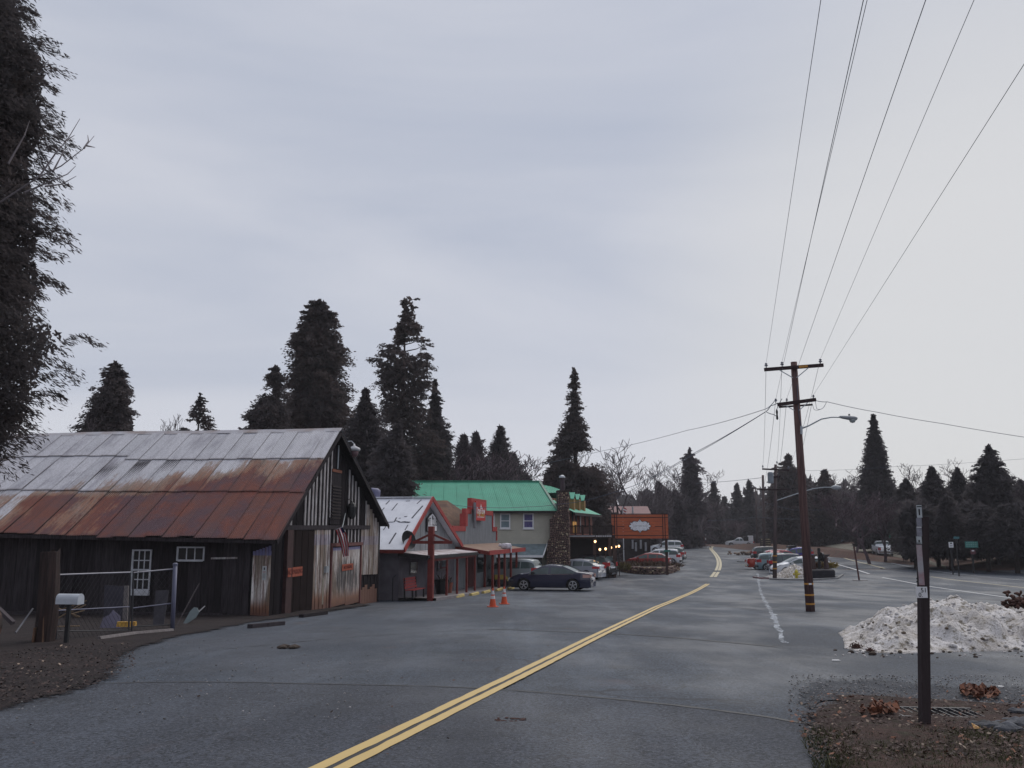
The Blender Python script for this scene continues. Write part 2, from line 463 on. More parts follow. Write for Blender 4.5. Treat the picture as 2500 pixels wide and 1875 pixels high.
# --- newer paving in front (its joint runs across the lane)
seam = smooth(gpts([(-500, 1668), (240, 1672), (340, 1668), (560, 1667), (790, 1673), (1000, 1676), (1200, 1684), (1400, 1700), (1580, 1717), (1760, 1738), (1930, 1762), (2060, 1790)]))
near = [Vector((x, -9.0)) for x in np.linspace(-12, 8, 12)]
ruled('newer_paving', seam, near, 120, 40, .012, M_near, jit=.02, jf=2, power=.8)
mb = MB()
def ribbon(name, pts, w, dz, m, nseg=160, jit=0.0, cut=None, seed=1, off=0.0, kind='structure'):
    c = resample(pts, nseg); V, F = [], []
    for i, p in enumerate(c):
        t = (c[min(i + 1, nseg - 1)] - c[max(i - 1, 0)]).normalized(); n = Vector((t.y, -t.x))
        ww = w(i / (nseg - 1)) if callable(w) else w
        j = jit * mnoise.noise((p.x * 3, p.y * 3, seed)); j2 = jit * mnoise.noise((p.x * 3, p.y * 3, seed + 4))
        for s, jj in ((-.5, j), (.5, j2)):
            q = p + n * (off + s * ww + jj); V.append((q.x, q.y, terr(q.x, q.y) + dz))
    for i in range(nseg - 1): F.append((2 * i, 2 * i + 1, 2 * i + 3, 2 * i + 2))
    mb = MB(); mb.v, mb.f, mb.mi = V, F, [0] * len(F); o = mb.build(name, m, smooth=True); o['kind'] = kind; return o
M_crack = mat('crack_filler', (.03, .03, .034), .6)
ribbon('paving_joint', seam, lambda t: .075 + .03 * mnoise.noise((t * 40, 0, 2)), .016, M_crack, 400, jit=.03)
ribbon('paving_joint', gpts([(1190, 1536), (1330, 1541), (1470, 1546), (1640, 1556), (1900, 1580)]), .11, .006, M_crack, 80, jit=.04)
ribbon('paving_joint', gpts([(500, 1590), (800, 1560), (1020, 1545), (1190, 1536)]), .03, .006, M_crack, 80, jit=.05)
ribbon('paving_joint', gpts([(1560, 1465), (1700, 1470), (1860, 1490)]), .07, .006, M_crack, 60, jit=.05)

# --- double yellow line
cl = [(655, 1955), (815, 1875), (950, 1808), (1130, 1718), (1290, 1639), (1469, 1548), (1627, 1471), (1728, 1426)]
cw = gpts(cl); W_L, GAP = .122, .058
for sgn in (-1, 1):
    ribbon('yellow_line', smooth(cw, 1), W_L, .020, M_yel, 500, jit=.012, seed=sgn + 3, off=sgn * (W_L + GAP) / 2)
ribbon('line_gap', smooth(cw, 1), GAP * .8, .018, M_crack, 300)
cl2 = [(1741, 1409), (1753, 1392), (1757, 1374), (1752, 1360), (1742, 1347.5), (1735, 1340), (1736, 1336), (1745, 1333.2)]
cw2 = smooth(gpts(cl2))
for sgn in (-1, 1):
    ribbon('yellow_line', cw2, .25, .012, M_yelfar if sgn < 0 else M_yelfar, 120, jit=.01, seed=sgn + 9, off=sgn * .155)
# --- highway lines on the right
ribbon('white_line', smooth(gpts([(1975, 1352), (2018, 1371), (2122, 1401)])), .20, .012, M_wline, 60, jit=.02)
ribbon('white_line', smooth(gpts([(2154, 1410), (2235, 1425), (2404, 1450), (2700, 1488)])), .16, .012, M_wline, 60, jit=.02)
ribbon('yellow_line', smooth(gpts([(1905, 1330), (1981, 1340), (2083, 1369), (2160, 1388)])), .22, .012, M_yelfar, 60, jit=.02)
ribbon('yellow_line', smooth(gpts([(2272, 1408), (2335, 1417), (2500, 1434), (2700, 1455)])), .18, .012, M_yelfar, 60, jit=.02)
ribbon('white_line', smooth(gpts([(2050, 1345), (2093, 1354), (2213, 1383), (2314, 1400), (2500, 1417), (2700, 1432)])), .13, .012, M_wline, 80, jit=.02)
# parking bay lines
for a, b in (((1489, 1413), (1524, 1413)), ((1531, 1417), (1595, 1415)), ((1665, 1361), (1682, 1361)), ((1813, 1377), (1845, 1377.5)), ((1935, 1424), (1966, 1424)), ((1960, 1421), (2040, 1419)), ((1835, 1387), (1850, 1389))):
    ribbon('parking_line', gpts([a, b]), .14, .010, M_wline, 12, jit=.03)
# pale residue along the runnel beside the lane
M_salt = paint('dried_salt_residue', (.40, .44, .50), .665, base=(.40, .44, .50), rough=.6, alpha=True)
rn = smooth(gpts([(1850, 1400), (1853, 1425), (1856, 1440), (1863, 1462), (1880, 1485), (1888, 1505), (1900, 1535), (1912, 1570)]))
ribbon('salt_streak', rn, lambda t: .13 + .12 * mnoise.noise((t * 14, 0, 0)) + .0 * t, .008, M_salt, 120, jit=.16, kind='stuff')
M_wet = mat('wet_pale_pavement', (.17, .18, .20), .3, var=.35, scale=1.5, spec=.5)

# --- soil at the left, below the barn fence
el = smooth(gpts([(-420, 1800), (0, 1745), (110, 1722), (220, 1695), (300, 1668), (335, 1640), (330, 1612), (372, 1582), (470, 1556), (590, 1528), (660, 1518), (800, 1497), (925, 1478)]))
eb = [Vector(p) for p in [(-16, 6), (-17, 12), (-17, 20), (-17, 30), (-12, 34), (-8.6, 33), (-6.6, 38.6)]]
ruled('soil', el, eb, 240, 60, .02, M_dirt_shade, jit=.22, jf=1.2, hump=.05, power=1.6, seed=3)
# --- soil and rough grass at the lower right
er = smooth(gpts([(1990, 2000), (1972, 1862), (1940, 1800), (1922, 1752), (1960, 1722), (1990, 1700), (2040, 1697), (2120, 1702), (2250, 1716), (2400, 1728), (2560, 1735), (2800, 1740)]))
er2 = [Vector((4.4, 3.0)), Vector((4.9, 5.2)), Vector((5.6, 6.4)), Vector((7.5, 7.2)), Vector((10, 7.6)), Vector((12, 8))]
ruled('soil', er, er2, 200, 60, .022, M_dirt, jit=.13, jf=2.0, hump=.05, seed=8)
# gravel apron above it
ga = smooth(gpts([(1905, 1700), (1935, 1660), (2020, 1645), (2200, 1655), (2400, 1662), (2800, 1675)]))
gb = smooth(gpts([(1985, 1735), (2000, 1712), (2060, 1712), (2240, 1728), (2420, 1742), (2800, 1752)]))
ruled('gravel_apron', ga, gb, 160, 24, .014, M_grav, jit=.5, jf=1.2, seed=5)
# ================================================================= BARN
C0 = G(656, 1506).xy; C1 = G(921, 1469).xy
a2 = (C1 - C0).normalized(); BW = (C1 - C0).length
o2 = Vector((a2.y, -a2.x))                      # outward, to the road
aV = Vector((a2.x, a2.y, 0)); wV = Vector((-o2.x, -o2.y, 0)); zV = Vector((0, 0, 1))
def frame(c): return frameM((c.x, c.y, 0), aV, wV, zV)
def loc_of(c, p):
    d = Vector((p[0], p[1])) - c; return d.dot(a2), -d.dot(o2)
def u_at(c, px, w=0.0, py=1300):
    """where the vertical plane through a pixel column cuts the line w=const"""
    d = ray(px, py); d = Vector((d.x, d.y)); p = c - o2 * w
    return ((-p.x) * (-d.y) - (-d.x) * (-p.y)) / (a2.x * (-d.y) - (-d.x) * a2.y)
def w_at(c, px, u=0.0, py=1300):
    d = ray(px, py); d = Vector((d.x, d.y)); p = c + a2 * u; e = -o2
    return ((-p.x) * (-d.y) - (-d.x) * (-p.y)) / (e.x * (-d.y) - (-d.x) * e.y)
def pos(c, u, w): return c + a2 * u - o2 * w
def z_at(c, px, py, u=None, w=None):
    """height of the pixel on the local plane w=const or u=const"""
    if u is None: u = u_at(c, px, w, py)
    else: w = w_at(c, px, u, py)
    p = pos(c, u, w); return A(px, py, p.y).z

BL = 19.0; OV = -.38; BU = u_at(C0, 834, OV, 1051)
barn = thing('barn', 'long weathered barn with rusty corrugated iron roof and dark plank walls', 'barn', M=frame(C0))
TCB = barn
def barn_coord(k):
    t = k.node('ShaderNodeTexCoord'); t.object = TCB; return t.outputs['Object']
zr0 = z_at(C0, 834, 1051, w=OV)
zr1 = zr0 - .05
ze0 = A(634, 1316, pos(C0, -.5, OV).y).z
wl_ = w_at(C0, 0, -.5, 1302); ze_l = A(0, 1302, pos(C0, -.5, wl_).y).z
zb0 = A(945, 1282, pos(C0, BW + .45, OV).y).z
def ridge(w): return Vector((BU, w, zr0 - .03 * math.sin(w * .5) * .6 - .004 * w))
def eave(w): return Vector((-.5, w, ze0 + (ze_l - ze0) * (w - OV) / (wl_ - OV) + .03 * math.sin(w * .8)))
def eaveb(w): return Vector((BW + .45, w, zb0))
# roof sheets -------------------------------------------------------------
def corr_mesh(name, width, nw, m, amp=.012):
    n = nw * 4; V, F = [], []
    for j in range(2):
        for i in range(n + 1):
            V.append((width * i / n, j, amp * math.sin(2 * math.pi * i / 4)))
    for i in range(n): F.append((i, i + 1, n + 2 + i, n + 1 + i))
    me = bpy.data.meshes.new(name); me.from_pydata(V, [], F); me.materials.append(m)
    me.polygons.foreach_set('use_smooth', [True] * n); return me
k = NB('rusting_roof_iron'); P = barn_coord(k)
sx = k.node('ShaderNodeSeparateXYZ'); k.put(sx.inputs[0], P); u_, w_, z_ = sx.outputs
s_ = k.math('DIVIDE', k.math('SUBTRACT', BU, u_), BU + .5)
oi = k.node('ShaderNodeObjectInfo').outputs['Random']
nb_ = k.noise(P, .55, 5, .6, (.6, 1.0, .6)); nf = k.noise(P, 2.2, 6, .7, (.35, 3.0, .35)); nff = k.noise(P, 16, 4, .8)
ramp_s = k.ramp(s_, .36, .62); 
left = k.math('MULTIPLY', k.math('SUBTRACT', 5.6, w_), .13)
m1 = k.math('ADD', k.math('MULTIPLY', ramp_s, .62), k.math('MULTIPLY', k.ramp(s_, .62, .70), .45))
m1 = k.math('ADD', m1, k.math('MULTIPLY', left, k.ramp(s_, .3, .34)))
m1 = k.math('ADD', m1, k.math('MULTIPLY', k.math('SUBTRACT', nb_, .5), 1.9))
m1 = k.math('ADD', m1, k.math('MULTIPLY', k.math('SUBTRACT', nf, .5), .75))
m1 = k.math('ADD', m1, k.math('MULTIPLY', k.math('SUBTRACT', oi, .5), .30))
m1 = k.math('SUBTRACT', m1, k.math('MULTIPLY', k.ramp(s_, .30, .25), .55))
m1 = k.math('ADD', m1, k.math('MULTIPLY', k.math('SUBTRACT', k.noise(P, 6, 6, .8, (.3, 2.2, .3)), .5), .7))
rust = k.ramp(m1, .12, .78)
stain = k.ramp(k.noise(P, 1.2, 5, .65, (.4, 1.6, .4)), .45, .72)
grey = k.mix(stain, (.52, .52, .57), (.30, .295, .345))
grey = k.mix(k.math('MULTIPLY', oi, .35), grey, (.30, .31, .35))
rcol = k.mix(k.ramp(nf, .3, .7), (.215, .066, .048), (.125, .047, .045))
rcol = k.mix(k.ramp(k.noise(P, .8, 4), .38, .66), rcol, (.10, .060, .078))
rcol = k.mix(k.math('MULTIPLY', oi, .35), rcol, (.20, .09, .06))
mid = k.mix(k.ramp(nf, .35, .65), (.29, .135, .075), (.27, .21, .165))
edge = k.math('MULTIPLY', k.ramp(m1, .18, .42), k.ramp(m1, .86, .55))
col = k.mix(rust, grey, rcol); col = k.mix(k.math('MULTIPLY', edge, .8), col, mid)
col = k.mix(k.math('MULTIPLY', k.ramp(nff, .35, .75), .4), col, (.06, .045, .05))
so = k.node('ShaderNodeSeparateXYZ'); k.put(so.inputs[0], k.node('ShaderNodeTexCoord').outputs['Object'])
lap = k.math('ADD', k.ramp(so.outputs[0], .030, .004), k.math('MULTIPLY', k.ramp(so.outputs[0], .53, .56), .5))
col = k.mix(k.math('MULTIPLY', lap, k.math('MULTIPLY', k.ramp(nf, .25, .6, .2, .9), k.ramp(oi, .1, .7, .2, .8))), col, (.045, .032, .036))
col = k.mix(k.math('MULTIPLY', k.ramp(so.outputs[1], .95, .995), .45), col, (.07, .04, .04))
k.put(k.b.inputs['Base Color'], col); k.put(k.b.inputs['Roughness'], k.ramp(rust, 0, 1, .5, .85))
k.b.inputs['Specular IOR Level'].default_value = .3; k.bump(nff, .25, .01)
M_roof = k.m
PITCHW = .56
crs = corr_mesh('roof_sheet', .60, 9, M_roof, .015)
def sheet(w, s0, s1, lift, ra, eb_, j=0.0):
    a, b = ra(w), eb_(w); p0 = a.lerp(b, s0); p1 = a.lerp(b, s1)
    wx = (ra(w + .6) - a).normalized(); y = p1 - p0; L = y.length; yn = y / L
    n = wx.cross(yn).normalized(); n = n if n.z > 0 else -n
    M = Matrix((wx, yn * L, n)).transposed().to_4x4(); M.translation = p0 + n * lift
    o = place(crs, 'roof_sheet', barn, M @ Matrix.Rotation(j, 4, 'Z')); return o
nsh = int((BL + .3) / PITCHW)
r2 = random.Random(5)
for i in range(nsh):
    w = OV + i * PITCHW; big = w > 7.4
    for c_, (s0, s1, lift) in enumerate(((.02, .275 if big else .315, .072), (.265 if big else .285, .625, .038), (.61, 1.0 + r2.uniform(-.004, .008), .006))):
        s = sheet(w + r2.uniform(-.015, .015), s0, s1, lift + (i % 2) * .020 + r2.uniform(-.003, .004), ridge, eave, r2.uniform(-.006, .006))
# back slope, closing deck, ridge cap
mb = MB(); mb.quad(ridge(OV) + Vector((0, 0, .05)), ridge(BL) + Vector((0, 0, .05)), eaveb(BL), eaveb(OV)); mb.build('back_roof', M_roof, barn)
M_dark = mat('dark_old_planks', (.048, .041, .046), .9, spec=.06, var=.5, scale=3, stretch=(6, 6, .6), bump=.3, objrand=.35)
mb = MB()
mb.quad(ridge(OV + .03) - Vector((0, 0, .03)), ridge(BL) - Vector((0, 0, .03)), eave(BL) - Vector((-.1, 0, .04)), eave(OV + .03) - Vector((-.1, 0, .04)))
mb.quad(ridge(OV + .03) - Vector((0, 0, .03)), ridge(BL) - Vector((0, 0, .03)), eaveb(BL) - Vector((0, 0, .06)), eaveb(OV + .03) - Vector((0, 0, .06)))
mb.build('roof_underside', M_dark, barn)
M_cap = mat('ridge_iron', (.40, .40, .44), .5, col2=(.27, .22, .21), scale=1.3)
for i in range(7):
    w0 = OV - .03 + i * 2.75; w1 = w0 + 2.83
    mb = MB(); up = Vector((0, 0, .105 + .008 * (i % 2)))
    A0, A1 = ridge(w0) + up, ridge(w1) + up
    d0 = (eave(w0) - ridge(w0)).normalized() * .27; d1 = (eaveb(w0) - ridge(w0)).normalized() * .27
    mb.add([A0, A1, A1 + d0, A0 + d0, A1 + d1, A0 + d1], [(0, 1, 2, 3), (1, 0, 5, 4)]); mb.build('ridge_cap', M_cap, barn)
# rafters / verge boards along the rake, shadowed soffit
for e, nm in ((eave, 'rake_board'), (eaveb, 'rake_board')):
    mb = MB(); mb.bar(ridge(OV + .02) - Vector((0, 0, .12)), e(OV + .02) - Vector((0, 0, .10)), .035, .17); mb.build(nm, M_dark, barn)
mb = MB(); mb.bar(eave(OV + .1) - Vector((-.06, 0, .09)), eave(BL) - Vector((-.06, 0, .09)), .04, .12); mb.build('eave_board', M_dark, barn)
# walls --------------------------------------------------------------------
def zg(u, w):
    p = pos(C0, u, w); return terr(p.x, p.y)
def roofz(u, w=0.0):
    if u <= BU: a, b = ridge(w), eave(w)
    else: a, b = ridge(w), eaveb(w)
    t = (u - a.x) / (b.x - a.x); return a.z + (b.z - a.z) * t - .10
# dark core volume just inside the boards
poly = [(.06, -2.2), (.06, roofz(.06) - .06), (BU, roofz(BU) - .1), (BW - .06, roofz(BW - .06) - .06), (BW - .06, -2.4)]
mb = MB(); mb.prism(poly, .06, BL - .3, lambda x, y, t: Vector((x, t, y))); mb.build('wall', mat('barn_interior_dark', (.024, .021, .024), .9), barn)
# front long wall: separate upright planks
bw_ = .235; nfr = int(BL / bw_); cube = MB().span((0, -.5, 0), (1, .5, 1)).mesh('plank', M_dark)
rb = random.Random(3)
FRONT_PALE = w_at(C0, 621, 0.0)
for i in range(nfr):
    w = .0 + i * bw_
    if w < FRONT_PALE: continue
    z0, z1 = zg(0, w) - .2, roofz(0, w) - .02
    M = Matrix.Translation((-.006 - rb.uniform(0, .02), w, z0)) @ Matrix.Diagonal((.03, bw_ - .012, z1 - z0, 1))
    M = M @ Matrix.Translation((0, .5, 0)); place(cube, 'plank', barn, M)
# white-painted boards, stained brown at the foot, blue-painted at the head
def whitewash(name, blue, zb_top, zb_fade, blue_z, tint=1.0, soot=None):
    k = NB(name); P = barn_coord(k); s = k.node('ShaderNodeSeparateXYZ'); k.put(s.inputs[0], P)
    n = k.noise(P, 3.0, 6, .7, (3, 3, .35)); n2 = k.noise(P, 1.3, 4, .6, (2, 2, .6)); n3 = k.noise(P, 26, 3, .8, (1, 1, .3))
    oi = k.node('ShaderNodeObjectInfo').outputs['Random']
    col = k.mix(k.ramp(n, .36, .62), tuple(c * tint for c in (.62, .59, .57)), tuple(c * tint for c in (.20, .135, .12)))
    col = k.mix(k.math('MULTIPLY', k.ramp(k.math('ADD', n2, k.math('MULTIPLY', oi, .25)), .52, .75), .8), col, (.13, .085, .05))
    zz = k.math('ADD', s.outputs[2], k.math('MULTIPLY', k.math('SUBTRACT', n, .5), .55))
    col = k.mix(k.ramp(zz, zb_fade, zb_top), col, (.20, .088, .05))
    col = k.mix(k.math('MULTIPLY', k.ramp(zz, zb_top + .15, zb_top - .15), .5), col, (.075, .035, .03))
    if blue_z is not None: col = k.mix(k.math('MULTIPLY', k.math('MULTIPLY', k.ramp(s.outputs[2], blue_z - .015, blue_z + .015), k.ramp(s.outputs[2], blue_z + .42, blue_z + .36)), k.ramp(n, .75, .45, .2 * blue, .75 * blue)), col, (.15, .15, .32))
    col = k.mix(k.math('MULTIPLY', k.ramp(n3, .45, .75), .4), col, (.06, .045, .045))
    if soot:         # burnt, bare patch in the middle of the door
        du = k.math('POWER', k.math('DIVIDE', k.math('SUBTRACT', s.outputs[0], soot[0]), soot[2]), 2.0); dz = k.math('POWER', k.math('DIVIDE', k.math('SUBTRACT', s.outputs[2], soot[1]), soot[3]), 2.0)
        f = k.math('ADD', k.math('ADD', du, dz), k.math('MULTIPLY', k.math('SUBTRACT', k.noise(P, 2.6, 6, .75, (2.6, 2, .35)), .5), 7.0))
        col = k.mix(k.ramp(f, 1.5, -.2, 0, .92), col, (.022, .019, .022))
    k.put(k.b.inputs['Base Color'], col); k.b.inputs['Roughness'].default_value = .8; k.bump(n3, .3, .01); return k.m
zf = zg(0, .5)
zbl = z_at(C0, 640, 1356, u=0)
M_ww1 = whitewash('peeling_whitewash', 1.2, zf + .22, zf + .62, zbl, 1.3)
n = 6; wp = FRONT_PALE / n
for i in range(n):
    w0 = i * wp; zt = z_at(C0, 621 + (660 - 621) * (1 - (i + .5) / n), 1347 - 16 * (1 - (i + .5) / n), u=-.03)
    mb = MB(); mb.span((-.035 - .006 * (i % 2), w0 + .006, zg(0, w0) - .06), (-.002, w0 + wp - .008, zt)); mb.build('board', M_ww1, barn)
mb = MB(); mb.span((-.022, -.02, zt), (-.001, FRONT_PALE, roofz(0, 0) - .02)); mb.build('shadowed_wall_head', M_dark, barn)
# gable wall, parts by column.  U(px) gives u on the gable face
def U(px): return u_at(C0, px, 0.0)
def ZG(px, py): return z_at(C0, px, py, w=0.0)
ZB0 = ZG(700, 1288); ZB1 = ZG(895, 1287)      # tie beam heights
def zbeam(u): return ZB0 + (ZB1 - ZB0) * (u - U(700)) / (U(895) - U(700))
M_gdark = mat('shade_toned_gable_planks', (.026, .022, .025), .9, spec=.03, var=.4, scale=3, stretch=(6, 6, .6), bump=.3, objrand=.3)  # darker copy of the plank colour, cancels the sun falling on the gable
# dark planks over the whole gable (uprights)
gw = .30; ng = int(BW / gw)
for i in range(ng + 1):
    u0 = i * gw; u1 = min(BW, u0 + gw - .012)
    if u1 - u0 < .05: continue
    z0 = zg(u0, 0) - .15; za, zb_ = roofz(u0) - .02, roofz(u1) - .02
    mb = MB(); t = -.005 - .012 * (i % 2)
    mb.add([(u0, 0, z0), (u1, 0, z0), (u1, 0, zb_), (u0, 0, za), (u0, t, z0), (u1, t, z0), (u1, t, zb_), (u0, t, za)], [(0, 1, 2, 3), (7, 6, 5, 4), (0, 4, 5, 1), (1, 5, 6, 2), (2, 6, 7, 3), (3, 7, 4, 0)])
    mb.build('plank', M_gdark, barn)
# pale strips nailed over the upper planks
M_strip = mat('flaking_grey_paint', (.44, .43, .44), .8, col2=(.16, .13, .13), scale=5, stretch=(3, 3, .5), objrand=.2)
pxs = [(687, 1), (705, 1), (739, 1), (748, 1), (757, 1), (765, 1), (775, 1), (784, 1), (792, .9), (801, 2), (846, 1), (854, 1), (862, 1), (870, 1), (889, 1), (896, 1), (903, 1)]
for px, kk in pxs:
    u = U(px); wd_ = .165 if kk == 1 else .13; top = roofz(u) - (.22 if kk != 2 else .3)
    bot = zbeam(u) + .07
    if px == 801: bot = ZG(801, 1263)
    if top - bot < .15: continue
    mb = MB(); mb.span((u, -.045, bot), (u + wd_, -.02, top)); mb.build('pale_strip', M_strip, barn)
mb = MB(); mb.bar((.25, -.06, zbeam(.25)), (U(899), -.06, zbeam(U(899))), .07, .16); mb.build('tie_beam', M_dark, barn)
# louvred hatch in the gable
u0, u1 = U(800) + .12, U(826); zl0, zl1 = ZG(812, 1280), ZG(812, 1152)
mb = MB(); mb.span((u0, -.05, zl0), (u1, -.015, zl1)); ha = mb.build('hatch', M_dark, barn)
M_hatch = mat('reddish_dark_hatch', (.028, .019, .019), .8)
for i in range(11):
    z = zl0 + (zl1 - zl0) * (.12 + .06 * i); mb = MB(); mb.bar((u0 + .06, -.07, z), (u1 - .06, -.07, z), .05, .05); mb.build('slat', M_hatch, ha)
mb = MB(); mb.span((u0, -.08, zl1), (u1 - .02, -.052, zl1 + .11)); mb.build('hatch_lintel', mat('orange_lintel', (.20, .065, .035), .8), ha)
mb = MB(); mb.tube([(U(817), -.05, ZG(817, 1085)), (U(816), -.05, ZG(816, 1143))], .03, 6); mb.build('conduit', M_steel, barn)
# barn lamp
mb = MB(); uu, zz = U(834), ZG(834, 1100)
mb.lathe([(.03, .30), (.05, .22), (.24, .13), (.26, .06), (.22, 0)], (uu, -.42, zz), 14); lampo = mb.build('wall_lamp', mat('pale_enamel', (.5, .5, .52), .4), barn, smooth=True)
mb = MB(); mb.lathe([(.20, .02), (.17, -.14), (.10, -.24)], (uu, -.42, zz), 12); mb.build('lamp_bowl', mat('rosy_glass', (.17, .10, .11), .3), lampo, smooth=True)
mb = MB(); mb.tube([(uu, -.42, zz + .3), (uu, -.3, zz + .42), (uu, .0, zz + .4)], .02, 6); mb.build('lamp_arm', M_steel, lampo)
# brown post and the dark door
M_doord = mat('dark_brown_door', (.024, .016, .016), .9, spec=.05, var=.45, scale=4, stretch=(5, 5, .5))
up0, up1 = U(694), U(708)
mb = MB(); mb.span((up0, -.14, zg(up0, 0) - .1), (up1, -.02, zbeam(up0) - .08)); mb.build('door_post', mat('red_brown_post', (.06, .028, .028), .8, var=.4, scale=4), barn)
ud0, ud1 = U(709), U(764)
dd = MB().span((ud0, -.045, zg(ud0, 0) - .02), (ud1, -.024, zbeam(ud0) - .08)).build('barn_door', M_doord, barn)
nd = 7
for i in range(nd):
    x0 = ud0 + (ud1 - ud0) * i / nd; mb = MB(); mb.span((x0 + .008, -.068 - .01 * (i % 2), zg(ud0, 0)), (x0 + (ud1 - ud0) / nd - .008, -.046, zbeam(ud0) - .1)); mb.build('plank', M_doord, dd)
# pale boards left of the small door
zf2 = zg(U(790), 0)
M_ww2 = whitewash('stained_whitewash', .45, zf2 + .35, zf2 + .85, ZG(790, 1330), 1.0)
ub0, ub1 = U(765), U(803); n = 8
zhead = ZG(785, 1293)
for i in range(n):
    x0 = ub0 + (ub1 - ub0) * i / n; x1 = ub0 + (ub1 - ub0) * (i + 1) / n
    zt = zbeam(x0) - .09
    mb = MB(); mb.span((x0, -.06 - .02 * (i % 2), zg(x0, 0) - .02), (x1 - .02, -.026, zt)); mb.build('board', M_ww2, barn)
# pale door under the flag, reddish frame
M_ww3 = whitewash('blackened_whitewash', 1.1, zf2 + .15, zf2 + .75, ZG(850, 1342), 1.0, soot=(U(844), ZG(844, 1408), 1.9, .7))
u0, u1 = U(806), U(876); zt = ZG(845, 1334)
pd = MB().span((u0, -.05, zg(u0, 0)), (u1, -.025, zt)).build('door', M_dark, barn)
for i in range(2):
    x0 = u0 + (u1 - u0) * i / 2 + .02; x1 = u0 + (u1 - u0) * (i + 1) / 2 - .015
    mb = MB(); mb.span((x0, -.085, zg(x0, 0) + .05), (x1, -.052, zt - .02)); mb.build('door_leaf', M_ww3, pd)
M_frame = mat('faded_red_frame', (.16, .06, .055), .75, var=.35)
for x in (u0 - .1, u1 + .01):
    mb = MB(); mb.span((x, -.13, zg(x, 0)), (x + .12, -.024, zt + .02)); mb.build('door_frame', M_frame, barn)
mb = MB(); mb.span((u0 - .14, -.15, zt + .022), (u1 + .2, -.024, zt + .15)); mb.build('door_lintel', M_frame, barn)
for px in (812, 821, 829, 838, 847, 855, 864, 872, 880, 887):
    u = U(px); mb = MB(); mb.span((u, -.05, zt + .16), (u + .14, -.024, zbeam(u) - .09)); mb.build('pale_strip', M_strip, barn)
# right-hand boards
M_ww4 = whitewash('yellowed_whitewash', .35, zf2 + .6, zf2 + .9, ZG(905, 1330), .8)
k = bpy.data.materials['yellowed_whitewash']
ur0 = u1 + .2; n = 7
for i in range(n):
    x0 = ur0 + (BW - .25 - ur0) * i / n; x1 = ur0 + (BW - .25 - ur0) * (i + 1) / n
    zt2 = min(roofz(x1) - .08, ZG(890, 1262) + .0 if i > 1 else zbeam(x0) - .09)
    zt2 = min(roofz(x1) - .1, 99) if i > 1 else zbeam(x0) - .09
    zsplit = zg(x0, 0) + 1.25
    mb = MB(); mb.span((x0, -.055 - .02 * (i % 2), zsplit), (x1 - .02, -.026, zt2)); mb.build('board', M_ww4, barn)
    mb = MB(); mb.span((x0, -.045, zg(x0, 0) - .05), (x1 - .02, -.024, zg(x0, 0) + .6 + .1 * (i % 3))); mb.build('board', M_ww4, barn)
mb = MB(); mb.span((BW - .2, -.06, zg(BW, 0) - .1), (BW + .0, -.0, roofz(BW) - .05)); mb.build('corner_board', M_dark, barn)
# windows in the front wall
def barn_window(x0, y0, x1, y1, cols, rows, thick, sill=True, meeting=False):
    wa, wb = w_at(C0, x1, -.03), w_at(C0, x0, -.03); zt, zb_ = z_at(C0, (x0 + x1) / 2, y0, u=-.03), z_at(C0, (x0 + x1) / 2, y1, u=-.03)
    win = MB().span((-.05, wa, zb_), (-.035, wb, zt)).build('window', M_dark, barn)
    t = thick; mb = MB()
    for lo, hi in (((wa - t, zb_ - t), (wa, zt + t)), ((wb, zb_ - t), (wb + t * 1.3, zt + t)), ((wa, zt), (wb, zt + t)), ((wa, zb_ - t * 1.4), (wb, zb_))):
        mb.span((-.085, lo[0], lo[1]), (-.04, hi[0], hi[1]))
    mb.build('frame', M_wframe, win)
    mb = MB()
    for i in range(1, cols):
        w = wa + (wb - wa) * i / cols; mb.span((-.072, w - .016, zb_), (-.054, w + .016, zt))
    for i in range(1, rows):
        z = zb_ + (zt - zb_) * i / rows; h = .03 if meeting and i == rows // 2 else .016
        mb.span((-.076, wa, z - h), (-.056, wb, z + h))
    mb.build('glazing_bars', M_wframe, win)
    for i in range(cols):
        for j in range(rows):
            p0 = wa + (wb - wa) * i / cols + .016; p1 = wa + (wb - wa) * (i + 1) / cols - .016
            q0 = zb_ + (zt - zb_) * j / rows + .016; q1 = zb_ + (zt - zb_) * (j + 1) / rows - .016
            MB().span((-.056, p0, q0), (-.051, p1, q1)).build('pane', M_oldglass, win)
    if sill: MB().span((-.15, wa - .05, zb_ - .20), (-.036, wb + .06, zb_ - t * 1.4)).build('sill', M_wframe, win)
M_wframe = mat('chalky_white_frame', (.55, .56, .60), .7, var=.3, scale=6)
M_oldglass = mat('old_dark_glass', (.02, .02, .022), .25, spec=.25)
barn_window(332, 1345, 372, 1438, 3, 4, .045, True, True)
barn_window(440, 1338, 500, 1366, 3, 1, .045, False)
mb = MB(); mb.bar((-.09, w_at(C0, 522, 0), z_at(C0, 522, 1363, u=-.03)), (-.09, w_at(C0, 585, 0), z_at(C0, 585, 1362, u=-.03)), .03, .06); mb.build('ledger_rail', M_strip, barn)
# dark ground-floor clutter along the wall foot: sill beam
mb = MB(); mb.bar((-.12, 1.4, zg(0, 1.4) + .05), (-.12, BL, zg(0, BL) + .05), .18, .16); mb.build('sill_beam', M_dark, barn)
